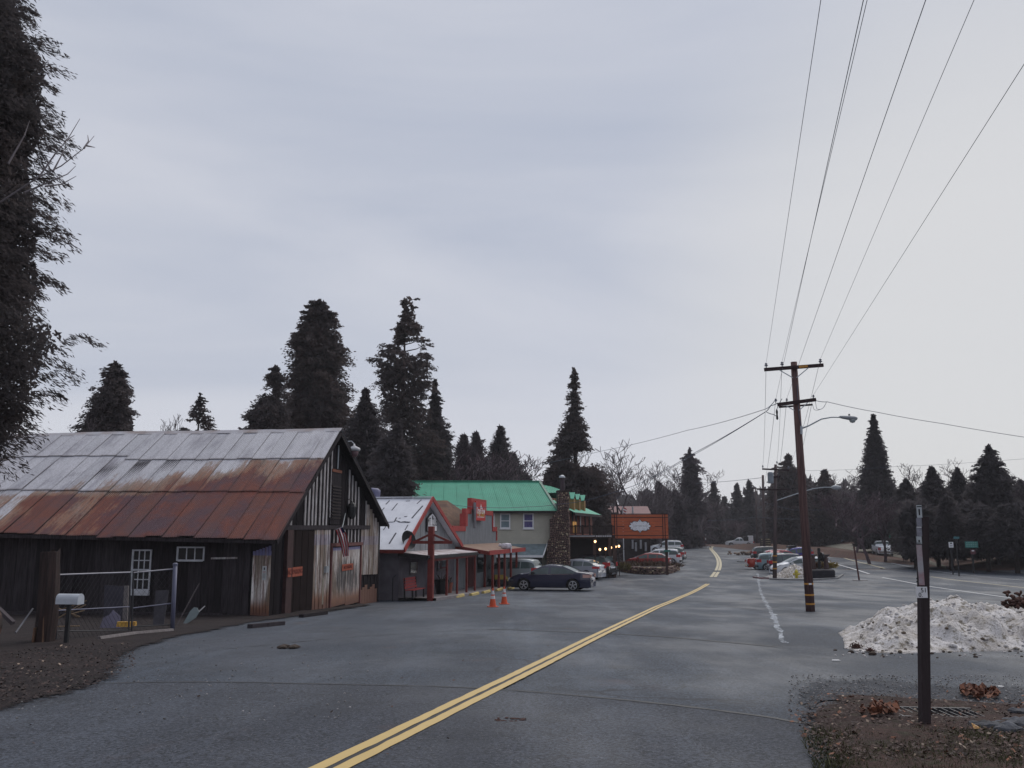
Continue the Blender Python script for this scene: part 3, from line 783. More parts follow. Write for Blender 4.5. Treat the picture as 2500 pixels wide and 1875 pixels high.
# ---- signs on the barn (things of their own)
M_orange = mat('orange_sign', (.36, .085, .045), .6, var=.35, scale=8)
M_orangelet = mat('dark_red_letters', (.12, .015, .01), .6)
def onface(px, py, off=-.09):
    return Vector((U(px), off, ZG(px, py)))
BM = frame(C0)
def gable_sign(name, label, cat, x0, x1, yc, h, txt, m, ml, off, size, sx=1.0):
    u0, u1 = U(x0), U(x1); zc = ZG((x0 + x1) / 2, yc)
    t = thing(name, label, cat, M=BM @ Matrix.Translation(((u0 + u1) / 2, off, zc)))
    MB().box((0, 0, 0), (u1 - u0, .012, h)).build('panel', m, t)
    if txt: text(txt, frameM((0, -.009, 0), (1, 0, 0), (0, 0, 1), (0, -1, 0)), size, ml, t, sx=sx)
    return t
gable_sign('no_parking_sign', 'orange NO half of a parking sign on the brown barn post', 'sign', 696, 704, 1397, .30, 'NO', M_orange, M_orangelet, -.16, .26)
gable_sign('no_parking_sign', 'orange PARKING sign on the dark barn door', 'sign', 711, 735, 1395, .32, 'PARKING', M_orange, M_orangelet, -.10, .24, .95)
gable_sign('no_parking_sign', 'orange NO PARKING sign on the pale barn door below the flag', 'sign', 832, 859, 1384, .26, 'NO PARKING', M_orange, M_orangelet, -.10, .19, .98)
# white notice on the front boards
w0, w1 = w_at(C0, 655, -.05), w_at(C0, 645, -.05); zt, zb_ = z_at(C0, 650, 1382, u=-.05), z_at(C0, 650, 1416, u=-.05)
t = thing('notice', 'tall white notice with red heading on pale stained boards at barn corner', 'notice', M=BM @ Matrix.Translation((-.056, (w0 + w1) / 2, (zt + zb_) / 2)))
hh, ww = zt - zb_, abs(w1 - w0)
MB().box((0, 0, 0), (.012, ww, hh)).build('panel', mat('notice_white', (.5, .52, .53), .5, var=.1), t)
mk = mat('notice_ink', (.05, .05, .06), .6); mr = mat('notice_red', (.35, .04, .04), .6)
MB().span((-.011, -ww * .15, hh * .22), (-.008, ww * .15, hh * .40)).build('printed_figure', mk, t)
MB().span((-.011, -ww * .32, hh * .05), (-.008, ww * .32, hh * .10)).build('heading', mr, t)
for i in range(5): MB().span((-.011, -ww * .34, -hh * (.06 + .075 * i)), (-.008, ww * .34, -hh * (.035 + .075 * i))).build('print_line', mk, t)
# flag
fl = thing('flag', 'striped American flag drooping from a pole over the pale barn door', 'flag', M=BM @ Matrix.Translation((U(840), -.1, ZG(840, 1255))))
uB, zB_ = U(840), ZG(840, 1255)
ft = ZG(824, 1290) - zB_
nx_, ny_ = 14, 18; mb = MB(); FMi = (BM @ Matrix.Translation((U(840), -.1, ZG(840, 1255)))).inverted()
LC = [(820, 1294), (827, 1316), (833, 1338), (838, 1360)]; RC = [(836, 1287), (846, 1304), (851, 1328), (851, 1357)]
fy = pos(C0, U(817), 0).y - .35
def curve(C, q): return (interp([(i / 3, c[0]) for i, c in enumerate(C)], q), interp([(i / 3, c[1]) for i, c in enumerate(C)], q))
for j in range(ny_ + 1):
    q = j / ny_; l, r = curve(LC, q), curve(RC, q)
    for i in range(nx_ + 1):
        f = i / nx_; px, py = l[0] + (r[0] - l[0]) * f, l[1] + (r[1] - l[1]) * f
        mb.v.append(tuple(FMi @ A(px, py, fy + .14 * math.sin(f * 9 + q * 2.5))))
for j in range(ny_):
    for i in range(nx_):
        b = j * (nx_ + 1) + i; mb.f.append((b, b + 1, b + nx_ + 2, b + nx_ + 1))
        mb.mi.append(2 if (i > 8 and j < 4) else (i // 2) % 2)
MB().tube([(0, .07, .02), FMi @ A(836, 1287, fy), FMi @ A(820, 1293, fy)], .018, 6).build('pole', M_steel, fl)
mb.build('cloth', [mat('flag_red', (.48, .03, .05), .7), mat('flag_white', (.80, .78, .78), .7, var=.08), mat('flag_blue', (.03, .035, .12), .7)], fl, smooth=True)
# dark lantern bracket above the flag
lt = thing('wall_lantern', 'dark wall lantern hanging on barn gable above the flag', 'lantern', M=BM @ Matrix.Translation((U(846), -.2, ZG(846, 1255))))
MB().lathe([(.03, .5), (.14, .42), (.20, .30), (.16, -.1), (.08, -.2)], (0, 0, 0), 8).build('body', M_black, lt)
MB().tube([(0, 0, .5), (0, .1, .62), (0, .2, .6)], .02, 6).build('bracket', M_black, lt)
# drain / meter box on boards
MB().span((U(790), -.16, ZG(790, 1398)), (U(796), -.07, ZG(790, 1382))).build('meter_box', M_steel, barn)
mb = MB(); mb.bar((U(781), -.2, ZG(781, 1474)), (U(787), -.1, ZG(787, 1412)), .05, .03); mb.build('leaning_lath', mat('bare_lath', (.42, .38, .30), .7), barn)
# ================================================================= GABLED CLUB
K0 = G(973, 1466).xy
a2 = Vector((.205, .979)).normalized(); o2 = Vector((a2.y, -a2.x)); aV = Vector((a2.x, a2.y, 0)); wV = Vector((-o2.x, -o2.y, 0))
KW = u_at(K0, 1111)                              # gable width along the road
club = thing('club_building', 'low grey club with white snow dusted gable roof and red trim', 'building', M=frame(K0))
def kz(u, w): p = pos(K0, u, w); return terr(p.x, p.y)
def kzat(px, py, u=None, w=None): return z_at(K0, px, py, u, w)
zpk = kzat(1058, 1216, w=-.35); zkl = kzat(978, 1342, w=-.35); 
zkr = A(1112, 1334, pos(K0, KW + .3, -.35).y).z
KD = 16.0
M_stucco = mat('grey_stucco', (.15, .135, .155), .9, var=.3, scale=2, bump=.2, bscale=30)
M_board = mat('grey_board_siding', (.235, .245, .26), .8, var=.25, scale=3, stretch=(4, 4, .5), objrand=.10)
ub = -.45; ue = KW + .35; um = u_at(K0, 1057, -.4, 1216)
def kroof(u, off=0): 
    return (zkl + (zpk - zkl) * (u - ub) / (um - ub) if u < um else zpk + (zkr - zpk) * (u - um) / (ue - um)) + off
mb = MB()
zbt = kz(0, 0) - .3
mb.prism([(.03, zbt), (.03, kroof(.03) - .12), (um, zpk - .16), (KW, kroof(KW) - .12), (KW, zbt - .3)], .04, KD, lambda x, y, t: Vector((x, t, y)))
mb.build('wall', M_stucco, club)
# gable boards
nb = 22; zgb = kzat(1040, 1344, w=0) 
for i in range(nb):
    x0, x1 = KW * i / nb, KW * (i + 1) / nb - .018
    za, zb_ = kroof(x0) - .13, kroof(x1) - .13; t = -.015 - .012 * (i % 2)
    if i == nb // 2: pass
    z0 = min(zgb, za - .02, zb_ - .02)
    mb = MB(); mb.add([(x0, .03, z0), (x1, .03, z0), (x1, .03, zb_), (x0, .03, za), (x0, t, z0), (x1, t, z0), (x1, t, zb_), (x0, t, za)], [(0, 1, 2, 3), (7, 6, 5, 4), (0, 4, 5, 1), (1, 5, 6, 2), (2, 6, 7, 3), (3, 7, 4, 0)])
    mb.build('board', M_board, club)
# roof
k = NB('snow_dusted_white_roof'); g = k.node('ShaderNodeNewGeometry').outputs['Position']
n = k.noise(g, .7, 6, .7); f = k.noise(g, 5, 5, .75)
col = k.mix(k.ramp(n, .35, .7), (.62, .63, .68), (.50, .51, .56)); col = k.mix(k.math('MULTIPLY', k.ramp(f, .62, .72), .6), col, (.22, .21, .22))
k.put(k.b.inputs['Base Color'], col); k.b.inputs['Roughness'].default_value = .6; M_snowroof = k.m
mb = MB(); w0 = -.40
mb.prism([(ub, zkl), (um, zpk), (ue, zkr), (ue, zkr - .1), (um, zpk - .12), (ub, zkl - .1)], w0 + .06, KD, lambda x, y, t: Vector((x, t, y)))
rf = mb.build('roof', M_snowroof, club)
M_streak = mat('bare_dark_seam', (.05, .05, .07), .6)
def rp(u, w, off=.006): return Vector((u, w, kroof(u) + off))
def onroof(x, y, off=.008):      # a spot on the front slope, read off the photograph
    u = um - (um - ub) * min(.98, max(.02, (y - 305) / (912 - 305))); px = 900 + x / 4.74; return rp(u, w_at(K0, px, u, 1150 + y / 4.74), off)
for (x0, y0, x1, y1, wd_) in ((500, 560, 625, 408, .07), (238, 852, 316, 732, .07), (200, 385, 242, 338, .05), (268, 462, 332, 376, .045), (430, 345, 480, 342, .05), (225, 606, 300, 602, .07), (298, 604, 322, 552, .06), (320, 588, 372, 606, .07), (370, 606, 424, 598, .09), (420, 600, 484, 606, .08), (340, 606, 470, 612, .05), (412, 540, 446, 536, .07), (350, 560, 372, 558, .05), (560, 380, 610, 330, .04), (150, 470, 180, 430, .04), (170, 700, 205, 650, .04), (420, 700, 455, 640, .04)):
    mb = MB(); mb.bar(onroof(x0, y0), onroof(x1, y1), wd_, .016); mb.build('seam', M_streak, rf)
for i in range(9):
    w1 = w0 + i * 1.1; mb = MB(); mb.bar((um, w1, zpk + .05), (um, w1 + 1.06, zpk + .05), .22, .05); mb.build('ridge_tile', M_snowroof, rf)
for e in ((ub, zkl), (ue, zkr)):
    mb = MB(); mb.bar((um, w0, zpk - .03), (e[0], w0, e[1] - .03), .05, .24); mb.build('rake_board', M_red, club)
mb = MB(); mb.bar((ub - .03, w0, zkl - .1), (ub - .03, KD, zkl - .1), .05, .16); mb.build('eave_board', M_redpost, club)
# porch
s_p = 1.55
mz = kzat(1044, 1357, w=-s_p * .97)
zin = kzat(985, 1349, w=0) + .05; zout = mz + .02
ulen = u_at(K0, 1166, -s_p)
M_porchroof = mat('patchy_snowy_porch_roof', (.58, .56, .58), .7, col2=(.22, .15, .15), scale=1.6)
mb = MB(); mb.add([(-.25, 0, zin), (ulen, 0, zin - .02), (ulen, -s_p, zout - .02), (-.25, -s_p, zout), (-.25, 0, zin - .10), (ulen, 0, zin - .12), (ulen, -s_p, zout - .14), (-.25, -s_p, zout - .12)], [(0, 1, 2, 3), (7, 6, 5, 4), (0, 4, 5, 1), (1, 5, 6, 2), (2, 6, 7, 3), (3, 7, 4, 0)])
mb.build('porch_roof', M_porchroof, club)
MB().bar((-.28, -.02, zin - .11), (-.28, -s_p, zout - .11), .05, .2).build('porch_end_board', M_black, club)
MB().bar((-.2, -s_p - .03, zout - .1), (ulen, -s_p - .03, zout - .12), .05, .15).build('porch_fascia', M_black, club)
MB().bar((.1, -s_p + .1, zout - .24), (ulen, -s_p + .1, zout - .24), .1, .13).build('porch_beam', M_redpost, club)
# big red post with its cross
zp1 = kzat(1049, 1285, u=-.05); 
MB().span((-.17, -s_p - .18, kz(0, -s_p) - .05), (.08, -s_p + .08, zp1)).build('corner_post', M_redpost, club)
zx = kzat(1051, 1324, u=-.05); zdi = kzat(1051, 1303, u=-.05)
cu_ = -.05; wc = -s_p - .05
wL, wR = w_at(K0, 1008, cu_), w_at(K0, 1104, cu_)
MB().bar((cu_, wL, zx), (cu_, wR, zx), .08, .14).build('cross_beam', M_redpost, club)
MB().bar((cu_, wL - .15, zx + .05), (cu_, wc, zdi), .07, .10).build('brace', M_redpost, club)
MB().bar((cu_, wR + .15, zx + .05), (cu_, wc, zdi), .07, .10).build('brace', M_redpost, club)
# sidewalk slab
walk = []
ws = MB(); u_end = u_at(K0, 1215, -s_p)
for i in range(14):
    uA, uB2 = -.1 + (u_end + .1) * i / 14, -.1 + (u_end + .1) * (i + 1) / 14 - .015
    z = kz(uA, -s_p)
    ws.add([(uA, .02, kz(uA, 0) + .13), (uB2, .02, kz(uB2, 0) + .13), (uB2, -s_p - .35, kz(uB2, -s_p) + .13), (uA, -s_p - .35, z + .13), (uA, -s_p - .35, z - .1), (uB2, -s_p - .35, z - .1)], [(0, 1, 2, 3), (3, 2, 5, 4)])
o = ws.build('pavement', mat('worn_concrete', (.22, .20, .21), .85, var=.3, scale=2), None); o.matrix_world = frame(K0); struct(o)
# posts along the porch
for px in (1092, 1117, 1140, 1160):
    u = u_at(K0, px, -s_p + .1); MB().span((u - .05, -s_p + .05, kz(u, -s_p)), (u + .05, -s_p + .15, zout - .3)).build('porch_post', M_redpost, club)
# openings seen in the porch shade
M_shade = mat('dark_opening', (.02, .018, .02), .5)
for (x0, x1, y0, y1, nm) in ((1003, 1020, 1372, 1398, 'window'), (1070, 1090, 1366, 1388, 'window'), ):
    u0, u1 = u_at(K0, x0, 0), u_at(K0, x1, 0); 
    w_ = MB().span((u0, -.03, kzat((x0 + x1) / 2, y1, w=0)), (u1, .0, kzat((x0 + x1) / 2, y0, w=0))).build(nm, M_glass, club)
    MB().span((u0 - .08, -.06, kzat((x0 + x1) / 2, y1, w=0) - .1), (u1 + .08, .0, kzat((x0 + x1) / 2, y1, w=0))).build('sill', M_greywood, w_)
MB().tube([(-.6, .1, kz(0, 0)), (-.6, .1, kz(0, 0) + 1.1), (-.45, .02, kz(0, 0) + 1.2)], .025, 6).build('vent_pipe', M_black, club)
# roof-top gear on the club
MB().lathe([(.10, 0), (.12, .35), (.42, .38), (.45, .75), (.32, .86), (.0, .9)], (um + .5, 3.2, zpk - .3), 12).build('roof_vent', mat('bluish_vent', (.13, .13, .22), .5), club, smooth=True)
# red bench, pots
bu = u_at(K0, 1010, -.6); KF = frame(K0)
t = thing('bench', 'red wooden bench on the club porch behind the big red post', 'bench', M=KF @ Matrix.Translation((u_at(K0, 1013, -.8), -.8, kz(bu, -.6) + .13)))
M_bench = mat('red_bench', (.35, .05, .05), .6)
for i in range(4): MB().span((-.9, .14 + .02 * i, .48 + .13 * i), (.9, .17 + .02 * i, .585 + .13 * i)).build('back_slat', M_bench, t)
for i in range(3): MB().span((-.9, -.3 + .15 * i, .41), (.9, -.17 + .15 * i, .44)).build('seat_slat', M_bench, t)
for sx_ in (-.85, .85): MB().bar((sx_, -.22, 0), (sx_, -.22, .41), .07).bar((sx_, .16, 0), (sx_, .2, .98), .07).build('leg', M_black, t)
for px, nm, lab, m, hgt, rr in ((1081, 'planter_tub', 'dark square tub under the club window behind the porch posts', M_black, .75, .42), (1098, 'flower_pot', 'terracotta pot beside second porch post of the club', mat('terracotta', (.28, .09, .06), .8), .55, .2)):
    u = u_at(K0, px, -.7)
    t = thing(nm, lab, 'planter', M=KF @ Matrix.Translation((u, -.7, kz(u, -.7) + .13)))
    MB().lathe([(rr * .7, 0), (rr, hgt * .9), (rr * 1.1, hgt), (rr * .9, hgt), (rr * .8, hgt * .85)], (0, 0, 0), 10).build('pot', m, t)
    mbb = MB()
    for i in range(14):
        aa = i * 2.4; mbb.bar((0, 0, hgt * .8), (rr * .9 * math.cos(aa), rr * .9 * math.sin(aa), hgt + .2 + .15 * math.sin(i)), .03, .01)
    mbb.build('plant', mat('dry_stems', (.06, .045, .03), .9), t)
# club sign
u0 = u_at(K0, 1043.5, -.1); u1 = u_at(K0, 1065, -.1); zs0, zs1 = kzat(1054, 1296, w=-.1), kzat(1054, 1254, w=-.1)
t = thing('club_sign', 'white pointed wooden sign reading MT. CLUB on club gable', 'sign', M=KF @ Matrix.Translation(((u0 + u1) / 2, -.10, zs0)))
sw, sh_ = (u1 - u0) / 2, zs1 - zs0
poly = [(-sw, 0), (sw, 0), (sw, sh_ * .68), (sw * .55, sh_ * .85), (0, sh_), (-sw * .55, sh_ * .85), (-sw, sh_ * .68)]
big = [(x * 1.16, (y - .4 * sh_) * 1.12 + .4 * sh_) for x, y in poly]
MB().prism(big, -.01, .04, lambda x, y, tt: Vector((x, tt, y))).build('backing', M_black, t)
MB().prism(poly, -.03, -.012, lambda x, y, tt: Vector((x, tt, y))).build('panel', M_white, t)
text('MT. CLUB', frameM((0, -.034, sh_ * .50), (1, 0, 0), (0, 0, 1), (0, -1, 0)), .62, M_black, t, sx=.74 * sw * 2 / 1.9)
MB().prism([(-.09, sh_ * .66), (.09, sh_ * .66), (.1, sh_ * .80), (0, sh_ * .92), (-.1, sh_ * .80)], -.036, -.031, lambda x, y, tt: Vector((x, tt, y))).build('tree_emblem', M_black, t)
# satellite dish
dc = A(994, 1321, pos(K0, .4, -.4).y)
t = thing('satellite_dish', 'black satellite dish on the lower corner of the white club roof', 'dish', loc=dc)
mb = MB(); Q = Vector((.55, -.75, .35)).normalized().to_track_quat('Z', 'Y').to_matrix()
V, F = [], []
for j in range(5):
    for i in range(16):
        r_, aa = .48 * j / 4 + .001, i * math.pi / 8; V.append(Q @ Vector((r_ * math.cos(aa) * .8, r_ * math.sin(aa), .18 * (r_ / .48) ** 2)))
for j in range(4):
    for i in range(16): F.append((j * 16 + i, j * 16 + (i + 1) % 16, (j + 1) * 16 + (i + 1) % 16, (j + 1) * 16 + i))
mb.add(V, F); mb.build('dish', M_black, t, smooth=True)
MB().tube([(0, 0, 0), (-.1, .2, -.35), (-.25, .3, -.6)], .03, 6).build('mast', M_steel, t)
MB().tube([Q @ Vector((0, .45, .17)), Q @ Vector((0, .25, .55))], .02, 6).build('feed_arm', M_black, t)

# ================================================================= FALSE-FRONT SHOP
J0 = pos(K0, KW + .12, 0.25)
JW = u_at(J0, 1211)
shop = thing('false_front_shop', 'grey corrugated false front shop with stepped red edged parapet', 'building', M=frame(J0))
def jz(u, w): p = pos(J0, u, w); return terr(p.x, p.y)
def jat(px, py, w=0): return z_at(J0, px, py, w=w)
M_tin = mat('grey_ribbed_tin', (.25, .265, .28), .55, var=.25, scale=2.5, stretch=(2, 2, .4), spec=.4)
u1_, u2_, u3_ = u_at(J0, 1134), u_at(J0, 1148), u_at(J0, 1186)
ul, ur_ = u_at(J0, 1134), u_at(J0, 1201)
z1, z2, z3 = jat(1122, 1284), jat(1142, 1242), jat(1163, 1218)
zbot = jz(0, 0) - .4
ut0, ut1 = u_at(J0, 1147.5), u_at(J0, 1184)
zz3 = z3
steps = [(0, z1), (ul, z1), (ul, z2), (ut0, z2), (ut0, zz3), (ut1, zz3), (ut1, z2), (ur_, z2), (ur_, z1), (JW, z1)]
# ribbed sheets across the front, each cut to the parapet
def ptop(u):
    return z1 if u < ul or u > ur_ else (z2 if u < ut0 or u > ut1 else z2)
ns = 17; edges = sorted(set([JW * i / ns for i in range(ns + 1)] + [ul, ur_]))
for x0, x1 in zip(edges, edges[1:]):
    if x1 - x0 < .06: continue
    zt = ptop((x0 + x1) / 2); mb = MB(); nr = max(2, int((x1 - x0) / .17)); pts = []
    for i in range(nr * 4 + 1):
        q = i % 4; pts.append((x0 + .006 + (x1 - x0 - .012) * i / (nr * 4), -.012 if q in (0,) else -.05 if q in (2, ) else -.03 if q == 1 else -.035))
    for i in range(len(pts) - 1): mb.quad((pts[i][0], pts[i][1], zbot), (pts[i + 1][0], pts[i + 1][1], zbot), (pts[i + 1][0], pts[i + 1][1], zt - .02), (pts[i][0], pts[i][1], zt - .02))
    mb.build('tin_sheet', M_tin, shop)
mb = MB()
mb.span((0, .0, zbot), (JW, .14, z1 - .03)); mb.span((ul, .0, z1 - .03), (ur_, .14, z2 - .03)); mb.build('parapet_core', M_stucco, shop)
tw = .34
def trim(p, q, nm='red_trim'):
    MB().bar(p, q, .16, tw * .8).build(nm, M_red, shop)
T = -.06
for (x0, x1, z) in ((0, ul, z1), (ul, ut0, z2), (ut1, ur_, z2), (ur_, JW, z1)): MB().span((x0 - (.1 if x0 else 0), -.09, z - .32), (x1, .16, z)).build('parapet_trim', M_red, shop)
for x, za, zb_ in ((0, jat(1113, 1331), z1 - .32), (ul, z1, z2 - .32)): MB().span((x - .08, -.10, za), (x + .42, .3, zb_)).build('parapet_trim', M_red, shop)
for x, za, zb_ in ((JW, jat(1211, 1320), z1 - .32), (ur_, z1, z2 - .32)): MB().span((x - .2, -.10, za), (x + .03, .16, zb_)).build('parapet_trim', M_red, shop)
MB().span((ut0, -.10, z2 - .02), (ut1, .2, zz3)).build('parapet_head', M_red, shop)
# body of the shop and its brown shingled hip roof behind
M_shake = mat('brown_patchy_shingles', (.17, .095, .058), .85, col2=(.09, .052, .04), scale=1.6, stretch=(.6, 1.2, 3), bump=.4)
MB().prism([(.05, zbot), (.05, z1 - .4), (JW - .05, z1 - .4), (JW - .05, zbot)], .145, 13, lambda x, y, t: Vector((x, t, y))).build('wall', M_stucco, shop)
zrd = A(1110, 1222, pos(J0, 5.3, 6.5).y).z
mb = MB(); e0 = -.2
mb.add([(e0, .3, z1 - 1.0), (JW + .2, .3, z1 - .3), (JW + .2, 13.4, z1 - .3), (e0, 13.4, z1 - 1.0), (JW * .5, 2.0, zrd), (JW * .5, 11, zrd)], [(0, 1, 4), (1, 2, 5, 4), (2, 3, 5), (3, 0, 4, 5)])
mb.build('roof', M_shake, shop)
# awning
zi, zo = jat(1130, 1330) + .02, z_at(J0, 1199, 1346, w=-2.3)
AWW = u_at(J0, 1281, -2.3); AW = -2.3
M_awn = mat('tan_awning_roof', (.23, .155, .11), .8, col2=(.17, .10, .08), scale=1.8)
mb = MB(); mb.add([(.1, -.06, zi), (JW, -.06, zi), (AWW, AW, zo), (.0, AW, zo), (.1, -.06, zi - .1), (JW, -.06, zi - .1), (AWW, AW, zo - .1), (.0, AW, zo - .1)], [(0, 1, 2, 3), (7, 6, 5, 4), (0, 4, 5, 1), (1, 5, 6, 2), (2, 6, 7, 3), (3, 7, 4, 0)])
mb.build('awning_roof', M_awn, shop)
MB().bar((-.02, AW - .03, zo - .08), (AWW + .02, AW - .03, zo - .08), .05, .26).build('awning_fascia', M_red, shop)
MB().bar((-.02, AW, zo - .1), (.06, -.06, zi - .1), .05, .22).build('awning_side_board', M_redpost, shop)
for px in (1184, 1203, 1218, 1232, 1247, 1261):
    u = u_at(J0, px, AW + .15) if px > 1190 else u_at(J0, px, AW + 1.2); w_ = AW + .15 if px > 1190 else AW + 1.2
    MB().span((u - .065, w_ - .065, jz(u, w_)), (u + .065, w_ + .065, zo - .12 if px > 1190 else zo + .02)).build('awning_post', M_redpost, shop)
# door and shade openings
u0, u1 = u_at(J0, 1140, 0), u_at(J0, 1157, 0)
MB().span((u0, -.09, jz(u0, 0) + .1), (u1, -.055, jz(u0, 0) + 2.2)).build('door', mat('dark_red_door', (.12, .03, .03), .7), shop)
MB().span((u_at(J0, 1164, 0), -.09, jz(3, 0) + .9), (u_at(J0, 1180, 0), -.055, jz(3, 0) + 2.1)).build('window', M_glass, shop)
# red name board
M_redsign = mat('bright_red_sign', (.45, .03, .03), .5, var=.15)
u0, u1 = u_at(J0, 1159.5, -.25), u_at(J0, 1182, -.25); zs0, zs1 = jat(1171, 1271, -.25), jat(1171, 1224, -.25)
t = thing('restaurant_sign', 'tall red name board with white and yellow words on stepped parapet', 'sign', M=frame(J0) @ Matrix.Translation(((u0 + u1) / 2, -.28, (zs0 + zs1) / 2)))
hw, hh = (u1 - u0) / 2, (zs1 - zs0) / 2
MB().box((0, 0, 0), (hw * 2, .10, hh * 2)).build('panel', M_redsign, t)
yb = mat('yellow_letters', (.62, .42, .08), .5)
def st(s, z, size, m, sx): text(s, frameM((0, -.055, z), (1, 0, 0), (0, 0, 1), (0, -1, 0)), size, m, t, sx=sx)
ww = hw * 2
st('Dragon Bowl', -hh * .0, .62, M_white, ww * .9 / 3.3); 
st('THAI CUISINE', -hh * .38, .40, yb, ww * .9 / 2.9)
for i in range(6): MB().span((-ww * .38 + i * ww * .13, -.058, -hh * .68), (-ww * .30 + i * ww * .13, -.052, -hh * .60)).build('small_print', M_white, t)
MB().prism([(-.12, hh * .2), (.12, hh * .2), (.2, hh * .35), (.08, hh * .55), (0, hh * .75), (-.08, hh * .55), (-.2, hh * .35)], -.058, -.052, lambda x, y, tt: Vector((x, tt, y))).build('flame_emblem', M_white, t)
MB().tube([(-hw - .35, -.04, -hh * 1.8), (-hw - .35, -.04, hh * .8)], .09, 8).build('sign_pole', mat('grey_pipe', (.2, .2, .22), .5), t)
# spread-winged decoration on the awning
p = A(1236, 1333, pos(J0, 5.5, -1.4).y)
t = thing('roof_ornament', 'small white bull shaped ornament standing on the tan awning roof', 'ornament', loc=p - Vector((0, 0, .42))); t.scale = (.62, .62, .75)
Mo = mat('ornament_white', (.75, .74, .78), .5, col2=(.4, .35, .4), scale=6)
MB().lathe([(.02, -.62), (.22, -.5), (.28, 0), (.24, .45), (.02, .6)], (0, 0, .55), 10, axis='x').build('body', Mo, t, smooth=True)
for x in (-.5, -.3, .3, .5): MB().tube([(x, 0, .45), (x * 1.05, -.05, 0)], .07, 6).build('leg', Mo, t)
MB().lathe([(.02, -.15), (.16, 0), (.1, .2), (.02, .26)], (-.7, 0, .62), 8, axis='x').build('head', Mo, t, smooth=True)
# wheel stops
M_stop = mat('chipped_yellow_paint', (.50, .38, .10), .7, col2=(.33, .26, .14), scale=7)
bar0 = None
labs = ['nearest yellow wheel stop, by the big red post', 'yellow wheel stop second from the big red post', 'yellow wheel stop third from the big red post', 'yellow wheel stop just behind the nearer cone', 'yellow wheel stop at the nose of the navy sedan']
for (px, py), lb in zip(((1121, 1458), (1158, 1453), (1187, 1447.5), (1219, 1442), (1247, 1438.5)), labs):
    p = G(px, py)
    if bar0 is None:
        mb = MB(); mb.prism([(-.09, 0), (.09, 0), (.075, .10), (.04, .14), (-.04, .14), (-.075, .10)], -.78, .78, lambda x, y, tt: Vector((x, tt, y))); bar0 = mb.mesh('wheel_stop', M_stop)
    o = bpy.data.objects.new('wheel_stop', bar0); COL.objects.link(o); o.location = p; o.rotation_euler = (0, 0, -R(12)); tag(o, lb, 'wheel stop', 'yellow wheel stops along the club pavement')
# cones
M_cone = mat('cone_orange', (.62, .095, .035), .5, var=.12); M_refl = mat('cone_white_band', (.62, .62, .64), .4, var=.1)
def cone(px, py, lab, h):
    p = G(px, py); t = thing('traffic_cone', lab, 'cone', loc=p, rz=.3, group='orange traffic cones on the street')
    s = h / .76; rr = lambda z: (.145 - (.145 - .028) * z / .73) * s
    MB().prism([(-.2 * s, -.17 * s), (-.17 * s, -.2 * s), (.17 * s, -.2 * s), (.2 * s, -.17 * s), (.2 * s, .17 * s), (.17 * s, .2 * s), (-.17 * s, .2 * s), (-.2 * s, .17 * s)], 0.004, .035 * s).build('base', M_cone, t)
    def seg(z0, z1, m, nm, o=0.0): MB().lathe([(rr(z0) + o, z0 * s), (rr(z1) + o, z1 * s)], (0, 0, .035 * s), 16).build(nm, m, t, smooth=False)
    seg(0, .73, M_cone, 'cone_body'); seg(.30, .42, M_refl, 'band', .004); seg(.48, .63, M_refl, 'band', .004)
cone(1203, 1482, 'nearer orange traffic cone with two white bands', .74); cone(1231, 1475, 'farther orange traffic cone standing right of the other', .74)
# ================================================================= GREEN-ROOFED LODGE
LY = 70.0
def LX(px, Y=LY, py=1290): return A(px, py, Y).x
def LZ(py, Y=LY, px=1250): return A(px, py, Y).z
lodge = thing('lodge', 'two storey beige sided lodge with long green metal roof', 'building', loc=(0, LY, 0))
LOC = Vector((0, LY, 0))
def rel(p): return Vector(p) - LOC
xl, xr = LX(975), LX(1362)
z_e, z_sk = LZ(1246), LZ(1328)
M_sid = mat('beige_siding', (.47, .45, .38), .8, var=.12, scale=1.5)
M_green = mat('green_metal_roof', (.07, .33, .225), .6, var=.15, scale=.8, spec=.2)
M_greensh = mat('blue_green_shingles', (.20, .25, .27), .85, var=.35, scale=2.5)
M_deckw = mat('dark_deck_wood', (.035, .024, .024), .8, var=.4)
# lapped siding: each course leans out at its foot
mb = MB(); h = .15; z = z_sk
while z < z_e:
    mb.add([(xl, -.028, z), (xr, -.028, z), (xr, -.003, z + h), (xl, -.003, z + h), (xl, .0, z), (xr, .0, z)], [(0, 1, 2, 3), (4, 5, 1, 0)])
    z += h
mb.build('siding', M_sid, lodge)
gz = terr(0, LY)
MB().span((xl, .01, gz - .3), (xr, 9.0, z_e + .05)).build('wall', M_sid, lodge)
